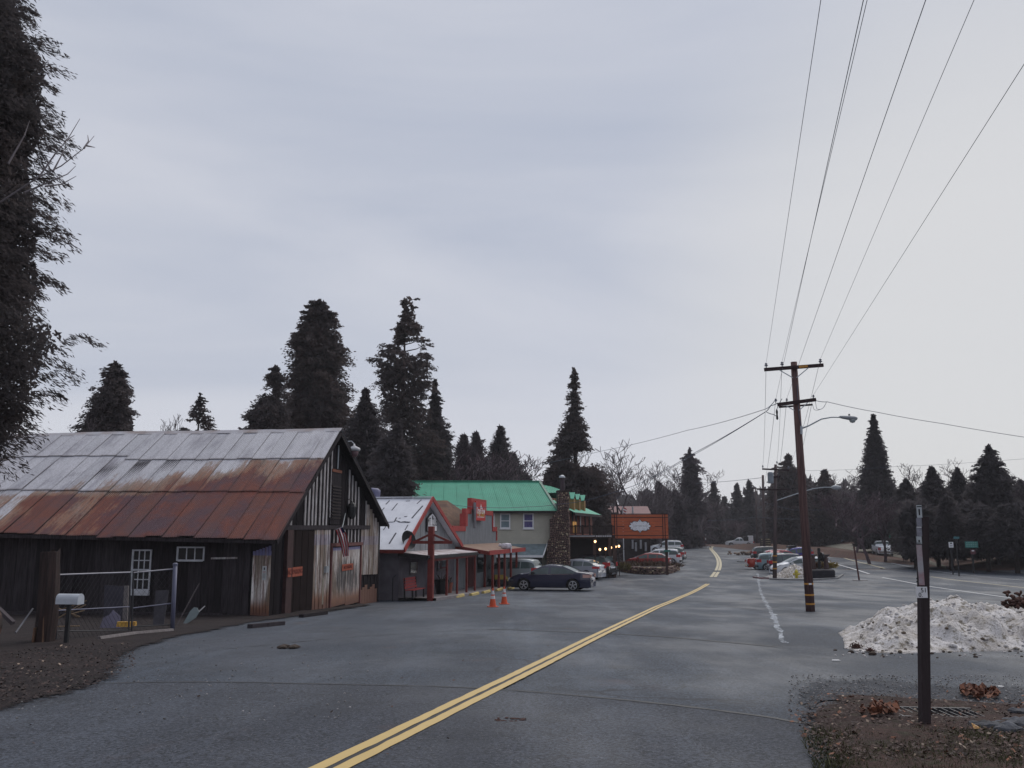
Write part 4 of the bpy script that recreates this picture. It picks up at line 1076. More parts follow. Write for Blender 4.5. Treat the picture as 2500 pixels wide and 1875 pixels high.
# roof (hipped on the right), ribbed
ry = 5.2; zr = A(1200, 1176, LY + ry).z; xrr = A(1317, 1176, LY + ry).x
yo = -.55; xe = LX(1362, LY + yo); zeo = LZ(1247, LY + yo)
def roofquad(mb, a, b, c, d, n, ribs=.02):
    """panel between eave a-b and ridge d-c with standing ribs"""
    a, b, c, d = map(Vector, (a, b, c, d)); nn = (b - a).cross(d - a).normalized()
    if nn.z < 0: nn = -nn
    mb.quad(a, b, c, d)
    for i in range(n + 1):
        f = i / n; p, q = a.lerp(b, f), d.lerp(c, f)
        if (q - p).length > .1: mb.bar(p + nn * ribs / 2, q + nn * ribs / 2, .03, ribs, up=nn)
for i in range(12):
    f0, f1 = i / 12, (i + 1) / 12; mb = MB()
    e0, e1 = Vector((xl - 1 + (xe - xl + 1) * f0, yo, zeo)), Vector((xl - 1 + (xe - xl + 1) * f1 - .0, yo, zeo))
    r0, r1 = Vector((xl - 1 + (xrr - xl + 1) * f0, ry, zr)), Vector((xl - 1 + (xrr - xl + 1) * f1, ry, zr))
    roofquad(mb, e0, e1, r1, r0, 7); mb.build('roof_panel', M_green, lodge)
mb = MB(); roofquad(mb, (xe, yo, zeo), (xe + .4, 2 * ry - yo, zeo), (xrr, ry, zr), (xrr, ry, zr), 6); mb.build('roof_hip', M_green, lodge)
mb = MB(); mb.quad((xl - 1, 2 * ry - yo, zeo), (xe, 2 * ry - yo, zeo), (xrr, ry, zr), (xl - 1, ry, zr)); mb.build('roof_back', M_green, lodge)
MB().bar((xl - 1, ry, zr + .05), (xrr, ry, zr + .05), .3, .07).build('ridge_cap', M_green, lodge)
MB().bar((xrr, ry, zr + .05), (xe, yo, zeo + .05), .2, .06).build('hip_cap', mat('dark_green_trim', (.025, .12, .085), .5), lodge)
MB().bar((xl - 1, yo + .02, zeo - .1), (xe, yo + .02, zeo - .1), .05, .16).build('fascia', M_deckw, lodge)
MB().add([(xl - 1, yo + .05, zeo - .12), (xe, yo + .05, zeo - .12), (xe, .3, zeo - .06), (xl - 1, .3, zeo - .06)], [(0, 1, 2, 3)]).build('soffit', M_deckw, lodge)
# windows
M_curt = mat('violet_curtain', (.15, .13, .30), .6, col2=(.06, .05, .14), scale=9, stretch=(5, 1, .3)); M_blind = mat('pale_blind', (.20, .27, .30), .5, var=.2)
for (x0, x1, m) in ((1190, 1208, M_blind), (1220.7, 1246, M_blind), (1277, 1303, M_curt)):
    a, b = LX(x0), LX(x1); zt, zb_ = LZ(1253), LZ(1290.5); t = .10
    w = MB().span((a + t, -.045, zb_ + t), (b - t, -.035, zt - t)).build('window', m, lodge)
    mb = MB()
    for lo, hi in (((a, zb_), (a + t, zt)), ((b - t, zb_), (b, zt)), ((a + t, zt - t), (b - t, zt)), ((a + t, zb_), (b - t, zb_ + t)), ((a + t, (zt + zb_) / 2 - .03), (b - t, (zt + zb_) / 2 + .03))):
        mb.span((lo[0], -.10, lo[1]), (hi[0], -.03, hi[1]))
    mb.build('frame', M_white, w)
    MB().span((a - .05, -.14, zb_ - .07), (b + .05, -.03, zb_ - .002)).build('sill', M_white, w)
# skirt roof over the ground floor
xs_ = LX(1335); zs0, zs1 = LZ(1328), LZ(1356, LY - 1.6); xs1 = LX(1326, LY - 1.6)
MB().add([(xl, -.03, zs0), (xs_, -.03, zs0), (xs1, -1.6, zs1), (xl, -1.6, zs1)], [(0, 1, 2, 3)]).build('skirt_roof', M_greensh, lodge)
MB().span((xl, -1.64, zs1 - .16), (xs1, -1.58, zs1 + .02)).build('skirt_fascia', M_white, lodge)
MB().bar((xs1, -1.6, zs1), (xs_ + .05, -.02, zs0 + .03), .07, .10).build('skirt_barge', M_white, lodge)
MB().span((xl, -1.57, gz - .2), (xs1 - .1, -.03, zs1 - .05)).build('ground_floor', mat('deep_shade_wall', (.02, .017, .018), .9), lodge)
# chimney -----------------------------------------------------------------
cy = LY - .75
prof = [(1392, 1345, 1401), (1391, 1333, 1382), (1390, 1334, 1345), (1390, 1338, 1322), (1389.5, 1342.6, 1313), (1389, 1342.6, 1268), (1388.5, 1353, 1256), (1388.5, 1361, 1247), (1388, 1361, 1200)]
# (right, left, y): stacked cross sections
mat('mortar', (.06, .045, .042), .95)
mb = MB(); secs = []
PC = sorted([(A(1360, y, cy).z, A(l, y, cy).x, A(r, y, cy).x) for r, l, y in prof[1:]])
PC = [(gz - .2, PC[0][1], PC[0][2])] + PC
for i, (z, l, r) in enumerate(PC):
    d0 = cy - LY - .02; d1 = .9
    mb.v += [(l, d0, z), (r, d0, z), (r, d1, z), (l, d1, z)]
n = len(PC)
for i in range(n - 1):
    for k_ in range(4): mb.f.append((i * 4 + k_, i * 4 + (k_ + 1) % 4, (i + 1) * 4 + (k_ + 1) % 4, (i + 1) * 4 + k_))
mb.f.append(tuple((n - 1) * 4 + k_ for k_ in range(4))); mb.mi = [0] * len(mb.f)
chim = mb.build('chimney', MATS['mortar'], lodge)
# rubble stones
k = NB('rubble_stone'); g = k.node('ShaderNodeNewGeometry'); rnd = g.outputs['Random Per Island']
cr_ = k.node('ShaderNodeValToRGB'); k.put(cr_.inputs[0], rnd); e = cr_.color_ramp; e.interpolation = 'LINEAR'
e.elements[0].color = (.10, .06, .055, 1); e.elements[1].color = (.60, .50, .36, 1); e.elements[1].position = 1.0
for p_, c_ in ((.35, (.13, .075, .065)), (.6, (.18, .10, .08)), (.82, (.25, .16, .13)), (.9, (.38, .28, .17))):
    q = e.elements.new(p_); q.color = (*c_, 1)
k.put(k.b.inputs['Base Color'], k.mix(k.math('MULTIPLY', k.noise(g.outputs['Position'], 12), .4), cr_.outputs[0], (.05, .04, .04))); k.b.inputs['Roughness'].default_value = .8
M_stone = k.m
def stone(mb, c, sx, sy, sz, rg, n=6):
    """a rough rounded lump of 2 rings"""
    V = [(c[0], c[1], c[2] + sz)]; 
    for rr_, zz in ((.85, .45), (1.0, -.25)):
        for i in range(n):
            a = 2 * math.pi * (i + rg.uniform(-.25, .25)) / n; q = rr_ * rg.uniform(.8, 1.12); V.append((c[0] + sx * q * math.cos(a), c[1] + sy * q * math.sin(a), c[2] + sz * zz))
    V.append((c[0], c[1], c[2] - sz)); F = [(0, 1 + i, 1 + (i + 1) % n) for i in range(n)]
    F += [(1 + i, 1 + n + i, 1 + n + (i + 1) % n, 1 + (i + 1) % n) for i in range(n)] + [(1 + 2 * n, 1 + n + (i + 1) % n, 1 + n + i) for i in range(n)]
    mb.add(V, F)
rs = random.Random(9); mb = MB()
def cl_at(z, j):
    return interp([(p[0], p[j]) for p in PC], z)
z = PC[0][0] + .1
while z < PC[-1][0]:
    l, r = cl_at(z, 1), cl_at(z, 2); x = l
    while x < r:
        w = rs.uniform(.10, .2); stone(mb, (min(r - .03, x + w * .6), cy - LY - .03, z + rs.uniform(-.04, .04)), w * .52, .08, rs.uniform(.05, .085), rs); x += w * 1.12
    y = cy - LY
    while y < .9:
        w = rs.uniform(.12, .2); stone(mb, (r + .01, y + w * .6, z + rs.uniform(-.04, .04)), .07, w * .5, rs.uniform(.05, .085), rs); y += w * 1.15
    z += .135
mb.build('stonework', M_stone, chim, smooth=False, kind='stuff')
MB().span((cl_at(PC[-1][0], 1) - .04, cy - LY - .08, PC[-1][0]), (cl_at(PC[-1][0], 2) + .04, .95, PC[-1][0] + .10)).build('cap_slab', MATS['mortar'], chim)
px_, zt = A(1374, 1165, cy).x, A(1374, 1160, cy).z
mb = MB(); mb.lathe([(.20, PC[-1][0] - .05), (.20, zt - .15), (.2, zt - .12)], (px_, .3, 0), 12); mb.build('flue_pipe', mat('rusty_dark_flue', (.05, .032, .04), .6), chim)
MB().lathe([(.26, zt - .14), (.22, zt), (.05, zt + .08)], (px_, .3, 0), 12).build('flue_cap', M_steel, chim)
# back wing along the road -------------------------------------------------
q0, q1 = Vector((LX(1385, 73), 73)), Vector((LX(1446, 83), 83))
da = (q1 - q0).normalized(); do = Vector((da.y, -da.x)); WL = (q1 - q0).length
wing = thing('lodge_wing', 'brick red rear wing with green dormers behind the stone chimney', 'building', M=frameM((q0.x, q0.y, 0), (da.x, da.y, 0), (-do.x, -do.y, 0), (0, 0, 1)))
M_brick = mat('brick_red_siding', (.26, .095, .07), .8, var=.3, scale=2.0, stretch=(.8, .8, 6))
def wat(px, py, w=0.0):
    d = ray(px, py); dd = Vector((d.x, d.y)); p = q0 - do * w
    u = (p.x * dd.y - dd.x * p.y) / (-da.x * dd.y + dd.x * da.y); P2 = q0 + da * u - do * w
    return u, A(px, py, P2.y).z
ze_w = wat(1390, 1249)[1]; zd = wat(1390, 1303)[1]
MB().span((-.6, 0, gz - .2), (WL, 3.6, ze_w + .1)).build('wall', M_brick, wing)
MB().add([(-.8, -.8, ze_w - .1), (WL + .5, -.8, ze_w - .1), (WL - .6, 1.5, ze_w + 1.0), (-.8, 1.5, ze_w + 1.0), (-.8, -.8, ze_w - .22), (WL + .5, -.8, ze_w - .22)], [(0, 1, 2, 3), (4, 5, 1, 0)]).build('lower_roof', M_green, wing)
MB().span((-.8, -.85, ze_w - .34), (WL + .5, -.78, ze_w - .1)).build('eave_board', M_deckw, wing)
zu = ze_w + .9; zt_u = A(1397, 1228, 76).z
MB().span((.3, 1.45, zu - .2), (WL - 1.2, 3.6, zt_u + .35)).build('upper_wall', M_brick, wing)
R0, R1, E0, E1 = A(1288, 1177.5, 80), A(1343, 1187, 87), A(1340, 1203, 79), A(1392, 1203, 80)
mb = MB(); roofquad(mb, rel(E0), rel(E1), rel(R1), rel(R0), 6); mb.add([rel(R0), rel(R1), rel(R1) + Vector((-2, 8, -3)), rel(R0) + Vector((-2, 8, -3)), rel(E1)], [(0, 1, 2, 3), (1, 4, 2)]); mb.build('rear_roof', M_green, lodge)
for i, (x0, x1, yt, yb) in enumerate(((1390, 1404, 1202, 1217), (1404, 1416, 1206, 1219), (1416, 1429, 1208.5, 1221.5))):
    Yd = 74.5 + i * 2.2; a = A(x0, yt, Yd); b = A(x1, yt, Yd); c = A(x1 - 3, yb, Yd - .9); d = A(x0 + 3, yb, Yd - .9)
    Mi = frameM((q0.x, q0.y, 0), (da.x, da.y, 0), (-do.x, -do.y, 0), (0, 0, 1)).inverted()
    pts = [Mi @ p for p in (d, c, b, a)]; up = Vector((0, 0, .06))
    dm = MB().add([p for p in pts] + [p - up for p in pts], [(0, 1, 2, 3), (7, 6, 5, 4), (0, 4, 5, 1), (1, 5, 6, 2), (2, 6, 7, 3), (3, 7, 4, 0)]).build('dormer_roof', M_green, wing)
    m0 = Mi @ A((x0 + x1) / 2, yb, Yd - .3); MB().span((m0.x - .25, m0.y - .2, m0.z - 1.0), (m0.x + .25, m0.y + 1.4, m0.z)).build('dormer_wall', mat('ochre_wood', (.30, .17, .07), .8), dm)
for px in (1397, 1406, 1416, 1428, 1438):
    u, zc = wat(px, 1267); MB().span((u - .22, -.05, zc - .75), (u + .22, -.005, zc + .6)).build('window', M_glass, wing)
    
u, zc = wat(1413, 1270); MB().tube([(u, -.15, zd + 0.1), (u, -.15, ze_w - .3)], .05, 6).build('downpipe', M_white, wing)
for px in (1404, 1399):
    u, zc = wat(px, 1292); MB().span((u - .35, -.06, zd), (u + .35, -.055, zd + 1.0)).build('lit_panel', mat('warm_lit_pane', (.3, .17, .06), .5, emit=(1, .5, .12, .22)), wing)
# deck
dY = 72.6
deck = thing('deck', 'raised dark timber deck with baluster railing beside the stone chimney', 'deck', loc=(0, dY, 0))
x0, x1 = A(1386, 1300, dY).x, A(1500, 1300, dY).x; zf_, zt_ = A(1440, 1306, dY).z, A(1440, 1283, dY).z
MB().span((x0, 0, zf_ - .22), (x1, 3.2, zf_)).build('deck_floor', M_deckw, deck)
MB().span((x0, -.04, zf_ - .14), (A(1452, 1300, dY).x, -.01, zf_ - .05)).build('edge_strip', mat('pale_edge_strip', (.45, .46, .5), .5), deck)
for i in range(9):
    x = A(1456 + i * 4.4, 1306, dY).x; MB().span((x - .05, -.05, zf_ - .16), (x + .05, -.01, zf_ - .03)).build('joist_end', MATS['pale_edge_strip'], deck)
MB().span((x0, -.02, zt_ - .08), (x1, .08, zt_)).build('rail', M_deckw, deck)
MB().span((x0, -.0, zf_ + .1), (x1, .06, zf_ + .16)).build('rail', M_deckw, deck)
for i in range(58):
    x = x0 + (x1 - x0) * i / 58 + .04
    if i % 9 == 0: MB().span((x - .07, -.03, zf_), (x + .07, .09, zt_ + .05)).build('post', M_deckw, deck)
    else: MB().span((x - .02, .01, zf_ + .16), (x + .02, .05, zt_ - .08)).build('baluster', M_deckw, deck)
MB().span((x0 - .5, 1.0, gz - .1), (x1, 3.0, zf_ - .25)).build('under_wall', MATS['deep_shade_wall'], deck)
for px in (1452, 1489, 1500):
    x = A(px, 1330, dY).x; MB().span((x - .12, .1, gz - .1), (x + .12, .3, zf_ - .22)).build('support_post', M_wood, deck)
# bulbs under the deck
M_bulb = mat('lit_bulb', (.9, .7, .4), .4, emit=(1.0, .55, .25, 3.0)); M_post2 = mat('garden_post', (.06, .04, .035), .8)
for (px, py, Yb, lb) in ((1453, 1322, 71.6, 'high lit globe lamp on post nearest the chimney'), (1464.6, 1341.5, 71.2, 'lit bulb leftmost of the low row under deck'), (1478.5, 1340, 72, 'lit bulb second from left in the low row'), (1491.5, 1337, 73, 'lit bulb in the middle of the low row'), (1502.5, 1335, 74, 'lit bulb second from right in the low row'), (1511, 1333.5, 75, 'lit bulb rightmost of the row below orange sign')):
    c = A(px, py, Yb); g0 = terr(c.x, c.y)
    t = thing('garden_lamp', lb, 'lamp', loc=(c.x, c.y, g0), group='lit lamps in front of the deck')
    MB().lathe([(.02, -.11), (.08, -.05), (.095, .02), (.065, .075), (.02, .10)], (0, 0, c.z - g0), 10).build('bulb', M_bulb, t, smooth=True)
    MB().tube([(0, 0, 0), (0, 0, c.z - g0 - .12)], .035, 6).build('post', M_post2, t)

# ================================================================= ORANGE ROADSIDE SIGN
OY = 77.5
p0 = A(1562, 1285, OY); g0 = terr(p0.x, OY)
sgn = thing('roadside_sign', 'large orange wooden sign board with ornate white plaque on two posts', 'sign', loc=(p0.x, OY, g0), rz=R(-3))
W = (A(1630, 1285, OY).x - A(1493, 1285, OY).x); zT, zB = A(1560, 1256, OY).z - g0, A(1560, 1314.5, OY).z - g0
M_osign = mat('stained_orange_boards', (.50, .125, .048), .7, col2=(.37, .085, .04), scale=2.0, stretch=(.5, 1, 4)); M_otrim = mat('dark_sign_trim', (.055, .028, .025), .7)
nb = 7
for i in range(nb):
    a, b = zB + (zT - zB) * i / nb, zB + (zT - zB) * (i + 1) / nb - .012
    MB().span((-W / 2, -.05 - .004 * (i % 2), a), (W / 2, .05, b)).build('board', M_osign, sgn)
for f in (.053, .092, .905, .945): MB().span((-W / 2 + W * f - .035, -.075, zB + .02), (-W / 2 + W * f + .035, -.056, zT - .02)).build('trim_strip', M_otrim, sgn)
for f in (.125, .88): MB().span((-W / 2 + .01, -.072, zB + (zT - zB) * f - .03), (W / 2 - .01, -.0565, zB + (zT - zB) * f + .03)).build('trim_strip', M_otrim, sgn)
for (a, b) in ((.1, .23), (.765, .90)): MB().span((-W / 2 + W * a, -.073, (zB + zT) / 2 - .03), (-W / 2 + W * b, -.0567, (zB + zT) / 2 + .03)).build('trim_strip', M_otrim, sgn)
MB().span((-W / 2 - .05, -.09, zT), (W / 2 + .05, .09, zT + .07)).build('top_rail', M_otrim, sgn)
MB().span((W / 2 - .30, -.04, -.2), (W / 2 - .08, .16, zT + .03)).build('post', M_otrim, sgn); MB().span((-W / 2 + .2, .06, -.2), (-W / 2 + .42, .22, zT + .03)).build('post', M_otrim, sgn)
pl = [(0, .58), (.13, .42), (.22, .36), (.30, .38), (.42, .41), (.55, .40), (.66, .32), (.70, .24), (.78, .30), (.84, .28), (.82, .2), (.78, .15), (.80, .09), (.9, .09), (.95, 0)]
pl = pl + [(x, -y) for x, y in pl[::-1][1:]]
pl = pl + [(-x, y) for x, y in pl[::-1][1:-1]]
zc = (zB + zT) / 2 + .03
plo = [(x * 1.05, y * 1.07) for x, y in pl]
MB().prism([(x * 1.0, zc + y * 1.0) for x, y in plo], -.082, -.078, lambda x, y, t: Vector((x, t, y))).build('plaque_edge', M_black, sgn)
pq = MB().prism([(x * .97, zc + y * .97) for x, y in pl], -.12, -.084, lambda x, y, t: Vector((x, t, y))).build('plaque', mat('plaque_white', (.80, .80, .84), .5, var=.15, scale=8), sgn)
M_ps = mat('grey_script', (.22, .23, .27), .6)
mb = MB()
for k_, (xa, xb) in enumerate(((-.62, -.22), (-.16, .2), (.26, .66))):
    pts = [(xa + (xb - xa) * i / 14, -.124, zc + .05 * math.sin(i * 1.9 + k_) + .01) for i in range(15)]; mb.tube(pts, .011, 4)
mb.build('script_flourish', M_ps, pq)
mb = MB()
for sx in (-1, 1):
    for sy in (-1, 1): mb.tube([(sx * (.48 + .17 * math.cos(a)), -.123, zc + sy * (.24 + .12 * math.sin(a))) for a in np.linspace(-1.2, 3.6, 10)], .008, 4)
mb.build('scroll', M_ps, pq)
for s in (1, -1): MB().prism([(0, zc + s * .5), (.045, zc + s * .42), (0, zc + s * .36), (-.045, zc + s * .42)], -.126, -.121, lambda x, y, t: Vector((x, t, y))).build('pierced_drop', mat('plaque_blue', (.04, .05, .12), .6), pq)
# street-name blade on the sign post
t = thing('street_sign', 'small green street blade on the right post of the orange sign', 'sign', loc=A(1629, 1345, OY - .3))
MB().box((0, 0, 0), (.55, .03, .18)).build('panel', mat('street_sign_green', (.03, .17, .13), .5), t)
# stone planter bed under the sign
bed = [G(x, y).xy for x, y in ((1513, 1394), (1540, 1400), (1580, 1403), (1620, 1403), (1648, 1398), (1656, 1389))]
bed += [Vector((A(1656, 1383, 83).x, 83)), Vector((A(1600, 1380, 85).x, 85)), Vector((A(1520, 1380, 84).x, 84))]
bc = sum(bed, Vector((0, 0))) / len(bed); bz = terr(bc.x, bc.y)
t = thing('stone_planter', 'low rubble stone planter bed around the orange sign posts', 'planter', loc=(bc.x, bc.y, bz))
ring = smooth([p for p in bed] + [bed[0]], 2)
mb = MB(); mb.prism([(p.x - bc.x, p.y - bc.y) for p in ring[:-1]], -.1, .55); mb.build('soil_bed', mat('planter_soil', (.05, .036, .03), .95, var=.5, scale=6), t)
rs = random.Random(4); mb = MB()
rl = resample(ring, 150)
for p in rl:
    for zz in (.06, .19, .32, .45, .56):
        if rs.random() < .93: stone(mb, (p.x - bc.x + rs.uniform(-.08, .08), p.y - bc.y + rs.uniform(-.06, .06), zz), rs.uniform(.09, .17), .1, rs.uniform(.06, .10), rs)
mb.build('stonework', M_stone, t, kind='stuff')
def scrub(name, lab, cat, c, rx, ry, h, n, cols, seed, parent=None, wd=.03, ln=.5):
    r_ = np.random.RandomState(seed)
    ang = r_.uniform(0, 6.28, n); rad = np.sqrt(r_.uniform(0, 1, n)); base = np.stack([rx * rad * np.cos(ang), ry * rad * np.sin(ang), np.zeros(n)], 1)
    d = np.stack([np.cos(ang) * .7 + r_.normal(0, .5, n), np.sin(ang) * .7 + r_.normal(0, .5, n), r_.uniform(.4, 1.4, n)], 1); d /= np.linalg.norm(d, axis=1)[:, None]
    L = ln * r_.uniform(.5, 1.2, n)[:, None]; base[:, 2] = r_.uniform(0, 1, n) * h * (1 - rad * .5)
    s = np.cross(d, r_.normal(0, 1, (n, 3))); s /= np.linalg.norm(s, axis=1)[:, None]; s *= wd
    V = np.stack([base, base + d * L * .5 + s, base + d * L, base + d * L * .5 - s], 1)
    me = nparr_mesh(name, V, cols); o = bpy.data.objects.new(name, me); COL.objects.link(o); o.location = c
    if parent: o.parent = parent
    else: tag(o, lab, cat)
    return o
M_dry = mat('dry_brown_plants', (.12, .075, .05), .9, col2=(.07, .05, .035), island=.5); M_yg = mat('yellowish_plants', (.16, .13, .05), .9, island=.4); M_drk = mat('dark_bush_leaves', (.04, .036, .03), .9, island=.4)
scrub('dry_shrub', 'brown dry shrubs filling the stone planter below orange sign', 'shrub', (bc.x, bc.y + .6, bz + .4), 2.9, 1.6, .35, 900, M_dry, 1)
p = A(1521, 1384, 76.5); scrub('bush', 'yellowish green bush at left end of the stone planter', 'bush', (p.x, p.y, bz + .42), .5, .5, .45, 350, M_yg, 2)
scrub('hedge', 'dark low hedge behind the stone planter, in front of red car', 'hedge', (bc.x - .6, bc.y + 3.4, bz + .1), 2.8, .7, .8, 1400, mat('russet_hedge', (.075, .033, .03), .9, island=.4), 3)

# ================================================================= BUILDINGS FURTHER ALONG
def simple_house(name, lab, x0, x1, Y, y_base, y_eave, y_ridge, dep, mw, mr, flat=True):
    a, b = A(x0, y_eave, Y), A(x1, y_eave, Y); zb = A(x0, y_base, Y).z; zr_ = A((x0 + x1) / 2, y_ridge, Y + dep / 2).z
    t = thing(name, lab, 'building', loc=((a.x + b.x) / 2, Y, zb)); hw = (b.x - a.x) / 2; ze = a.z - zb; zr_ -= zb
    MB().span((-hw + .3, 0, -.4), (hw - .3, dep, ze)).build('wall', mw, t)
    MB().add([(-hw, -.4, ze - .05), (hw, -.4, ze - .05), (hw, dep / 2, zr_), (-hw, dep / 2, zr_), (hw, dep + .4, ze), (-hw, dep + .4, ze)], [(0, 1, 2, 3), (3, 2, 4, 5), (0, 3, 5), (1, 4, 2)]).build('roof', mr, t)
    return t, hw, ze
M_mauve = mat('mauve_brown_roof', (.27, .17, .165), .8, var=.12, scale=1.5); M_dkw = mat('dark_shop_wall', (.035, .025, .024), .85, var=.4)
hs, hw, ze = simple_house('roadhouse', 'dark building with mauve brown roof behind the orange sign', 1450, 1592, 112, 1370, 1262, 1236, 7, M_dkw, M_mauve)
for px in (1521,):
    x = A(px, 1330, 112).x - hs.location.x; MB().tube([(x, -.5, 0), (x, -.5, ze)], .06, 6).build('downpipe', M_white, hs)
for i, px in enumerate((1545, 1553, 1565, 1577)):
    p = A(px, 1330 + (i % 2) * 6, 111.6); MB().span((p.x - hs.location.x - .12, -.3, p.z - hs.location.z - .5), (p.x - hs.location.x + .12, -.02, p.z - hs.location.z + .6)).build('window', mat('pale_pane', (.3, .3, .32), .4), hs)
MB().span((A(1480, 1330, 112).x - hs.location.x, -.06, .1), (A(1510, 1330, 112).x - hs.location.x, -.02, 2.2)).build('door', M_shade, hs)
MB().tube([(A(1547, 1240, 112).x - hs.location.x, 1, ze), (A(1547, 1240, 112).x - hs.location.x, 1, ze + 1.3)], .12, 6).build('roof_pipe', M_steel, hs)
p = A(1521, 1255, 105)
t = thing('small_flag', 'small striped flag on a white pole above the orange sign', 'flag', loc=(p.x, p.y, terr(p.x, p.y)))
MB().tube([(0, 0, 0), (0, 0, A(1521, 1236, 105).z - terr(p.x, p.y))], .05, 6).build('pole', M_white, t)
mb = MB(); zt = A(1521, 1238, 105).z - terr(p.x, p.y)
for i in range(5): mb.quad((.05, 0, zt - .16 * i), (.42 - .03 * i, -.15, zt - .2 - .16 * i), (.40 - .03 * i, -.15, zt - .34 - .16 * i), (.05, 0, zt - .14 - .16 * i), mi=i % 2)
mb.build('cloth', [MATS['flag_red'], MATS['flag_white']], t)
# pale blue house seen through the trees on the right
bh, hw, ze = simple_house('blue_house', 'pale blue house glimpsed between the dark trees on the right', 2062, 2108, 205, 1318, 1278, 1254, 8, mat('pale_blue_wall', (.24, .28, .42), .8, var=.3), mat('snowy_blue_roof', (.42, .46, .56), .7))
# ================================================================= VEHICLES
M_tyre = mat('tyre_rubber', (.022, .022, .023), .85); M_rim = mat('alloy_rim', (.50, .51, .53), .3, var=.1, metal=.7)
M_under = mat('underbody', (.010, .010, .011), .9); M_cglass = mat('car_glass', (.08, .11, .112), .08, var=.45, scale=.9, spec=.4)
M_chrome = mat('chrome', (.62, .63, .65), .18, metal=.9, var=.05)
M_tail = mat('tail_lamp', (.42, .02, .025), .25, var=.1); M_head = mat('head_lamp', (.55, .57, .60), .15, var=.2, spec=.7); M_trimb = mat('black_trim', (.025, .025, .027), .5)
PROFS = {
 'sedan': dict(L=4.82, W=1.8, p=[(0, .50), (.006, .78), (.02, .98), (.04, 1.03), (.165, 1.09), (.235, 1.24), (.31, 1.38), (.40, 1.455), (.50, 1.47), (.58, 1.42), (.66, 1.25), (.735, 1.05), (.77, 1.01), (.86, .93), (.94, .80), (.985, .66), (1, .48)],
    belt=[(.1, .99), (.75, .93)], xc=.17, xr=.345, xf=.545, xa=.74, pil=[(.475, .50)], wh=[.205, .80], R=.335, z0=.21),
 'hatch': dict(L=4.35, W=1.78, p=[(0, .5), (.008, .80), (.02, .98), (.045, 1.06), (.10, 1.24), (.16, 1.39), (.25, 1.46), (.42, 1.49), (.55, 1.44), (.66, 1.24), (.745, 1.04), (.79, 1.0), (.88, .92), (.95, .79), (.99, .64), (1, .48)],
    belt=[(.05, 1.02), (.75, .92)], xc=.05, xr=.17, xf=.54, xa=.745, pil=[(.455, .48), (.25, .275)], wh=[.19, .81], R=.33, z0=.21),
 'suv': dict(L=4.6, W=1.84, p=[(0, .55), (.006, .92), (.014, 1.08), (.03, 1.18), (.055, 1.46), (.085, 1.62), (.16, 1.68), (.40, 1.70), (.56, 1.64), (.64, 1.45), (.72, 1.20), (.755, 1.13), (.86, 1.06), (.955, .94), (.99, .76), (1, .52)],
    belt=[(.05, 1.12), (.75, 1.03)], xc=.03, xr=.085, xf=.56, xa=.725, pil=[(.44, .465), (.235, .26)], wh=[.185, .815], R=.37, z0=.26),
 'pickup': dict(L=5.5, W=1.9, p=[(0, .55), (.004, 1.04), (.010, 1.10), (.37, 1.10), (.376, 1.12), (.395, 1.5), (.415, 1.68), (.46, 1.76), (.57, 1.75), (.62, 1.62), (.68, 1.38), (.735, 1.19), (.76, 1.14), (.87, 1.09), (.96, 1.0), (.993, .80), (1, .55)],
    belt=[(.37, 1.11), (.75, 1.08)], xc=.378, xr=.42, xf=.575, xa=.735, pil=[(.50, .52)], wh=[.20, .815], R=.39, z0=.30),
}
CARBUF = {}
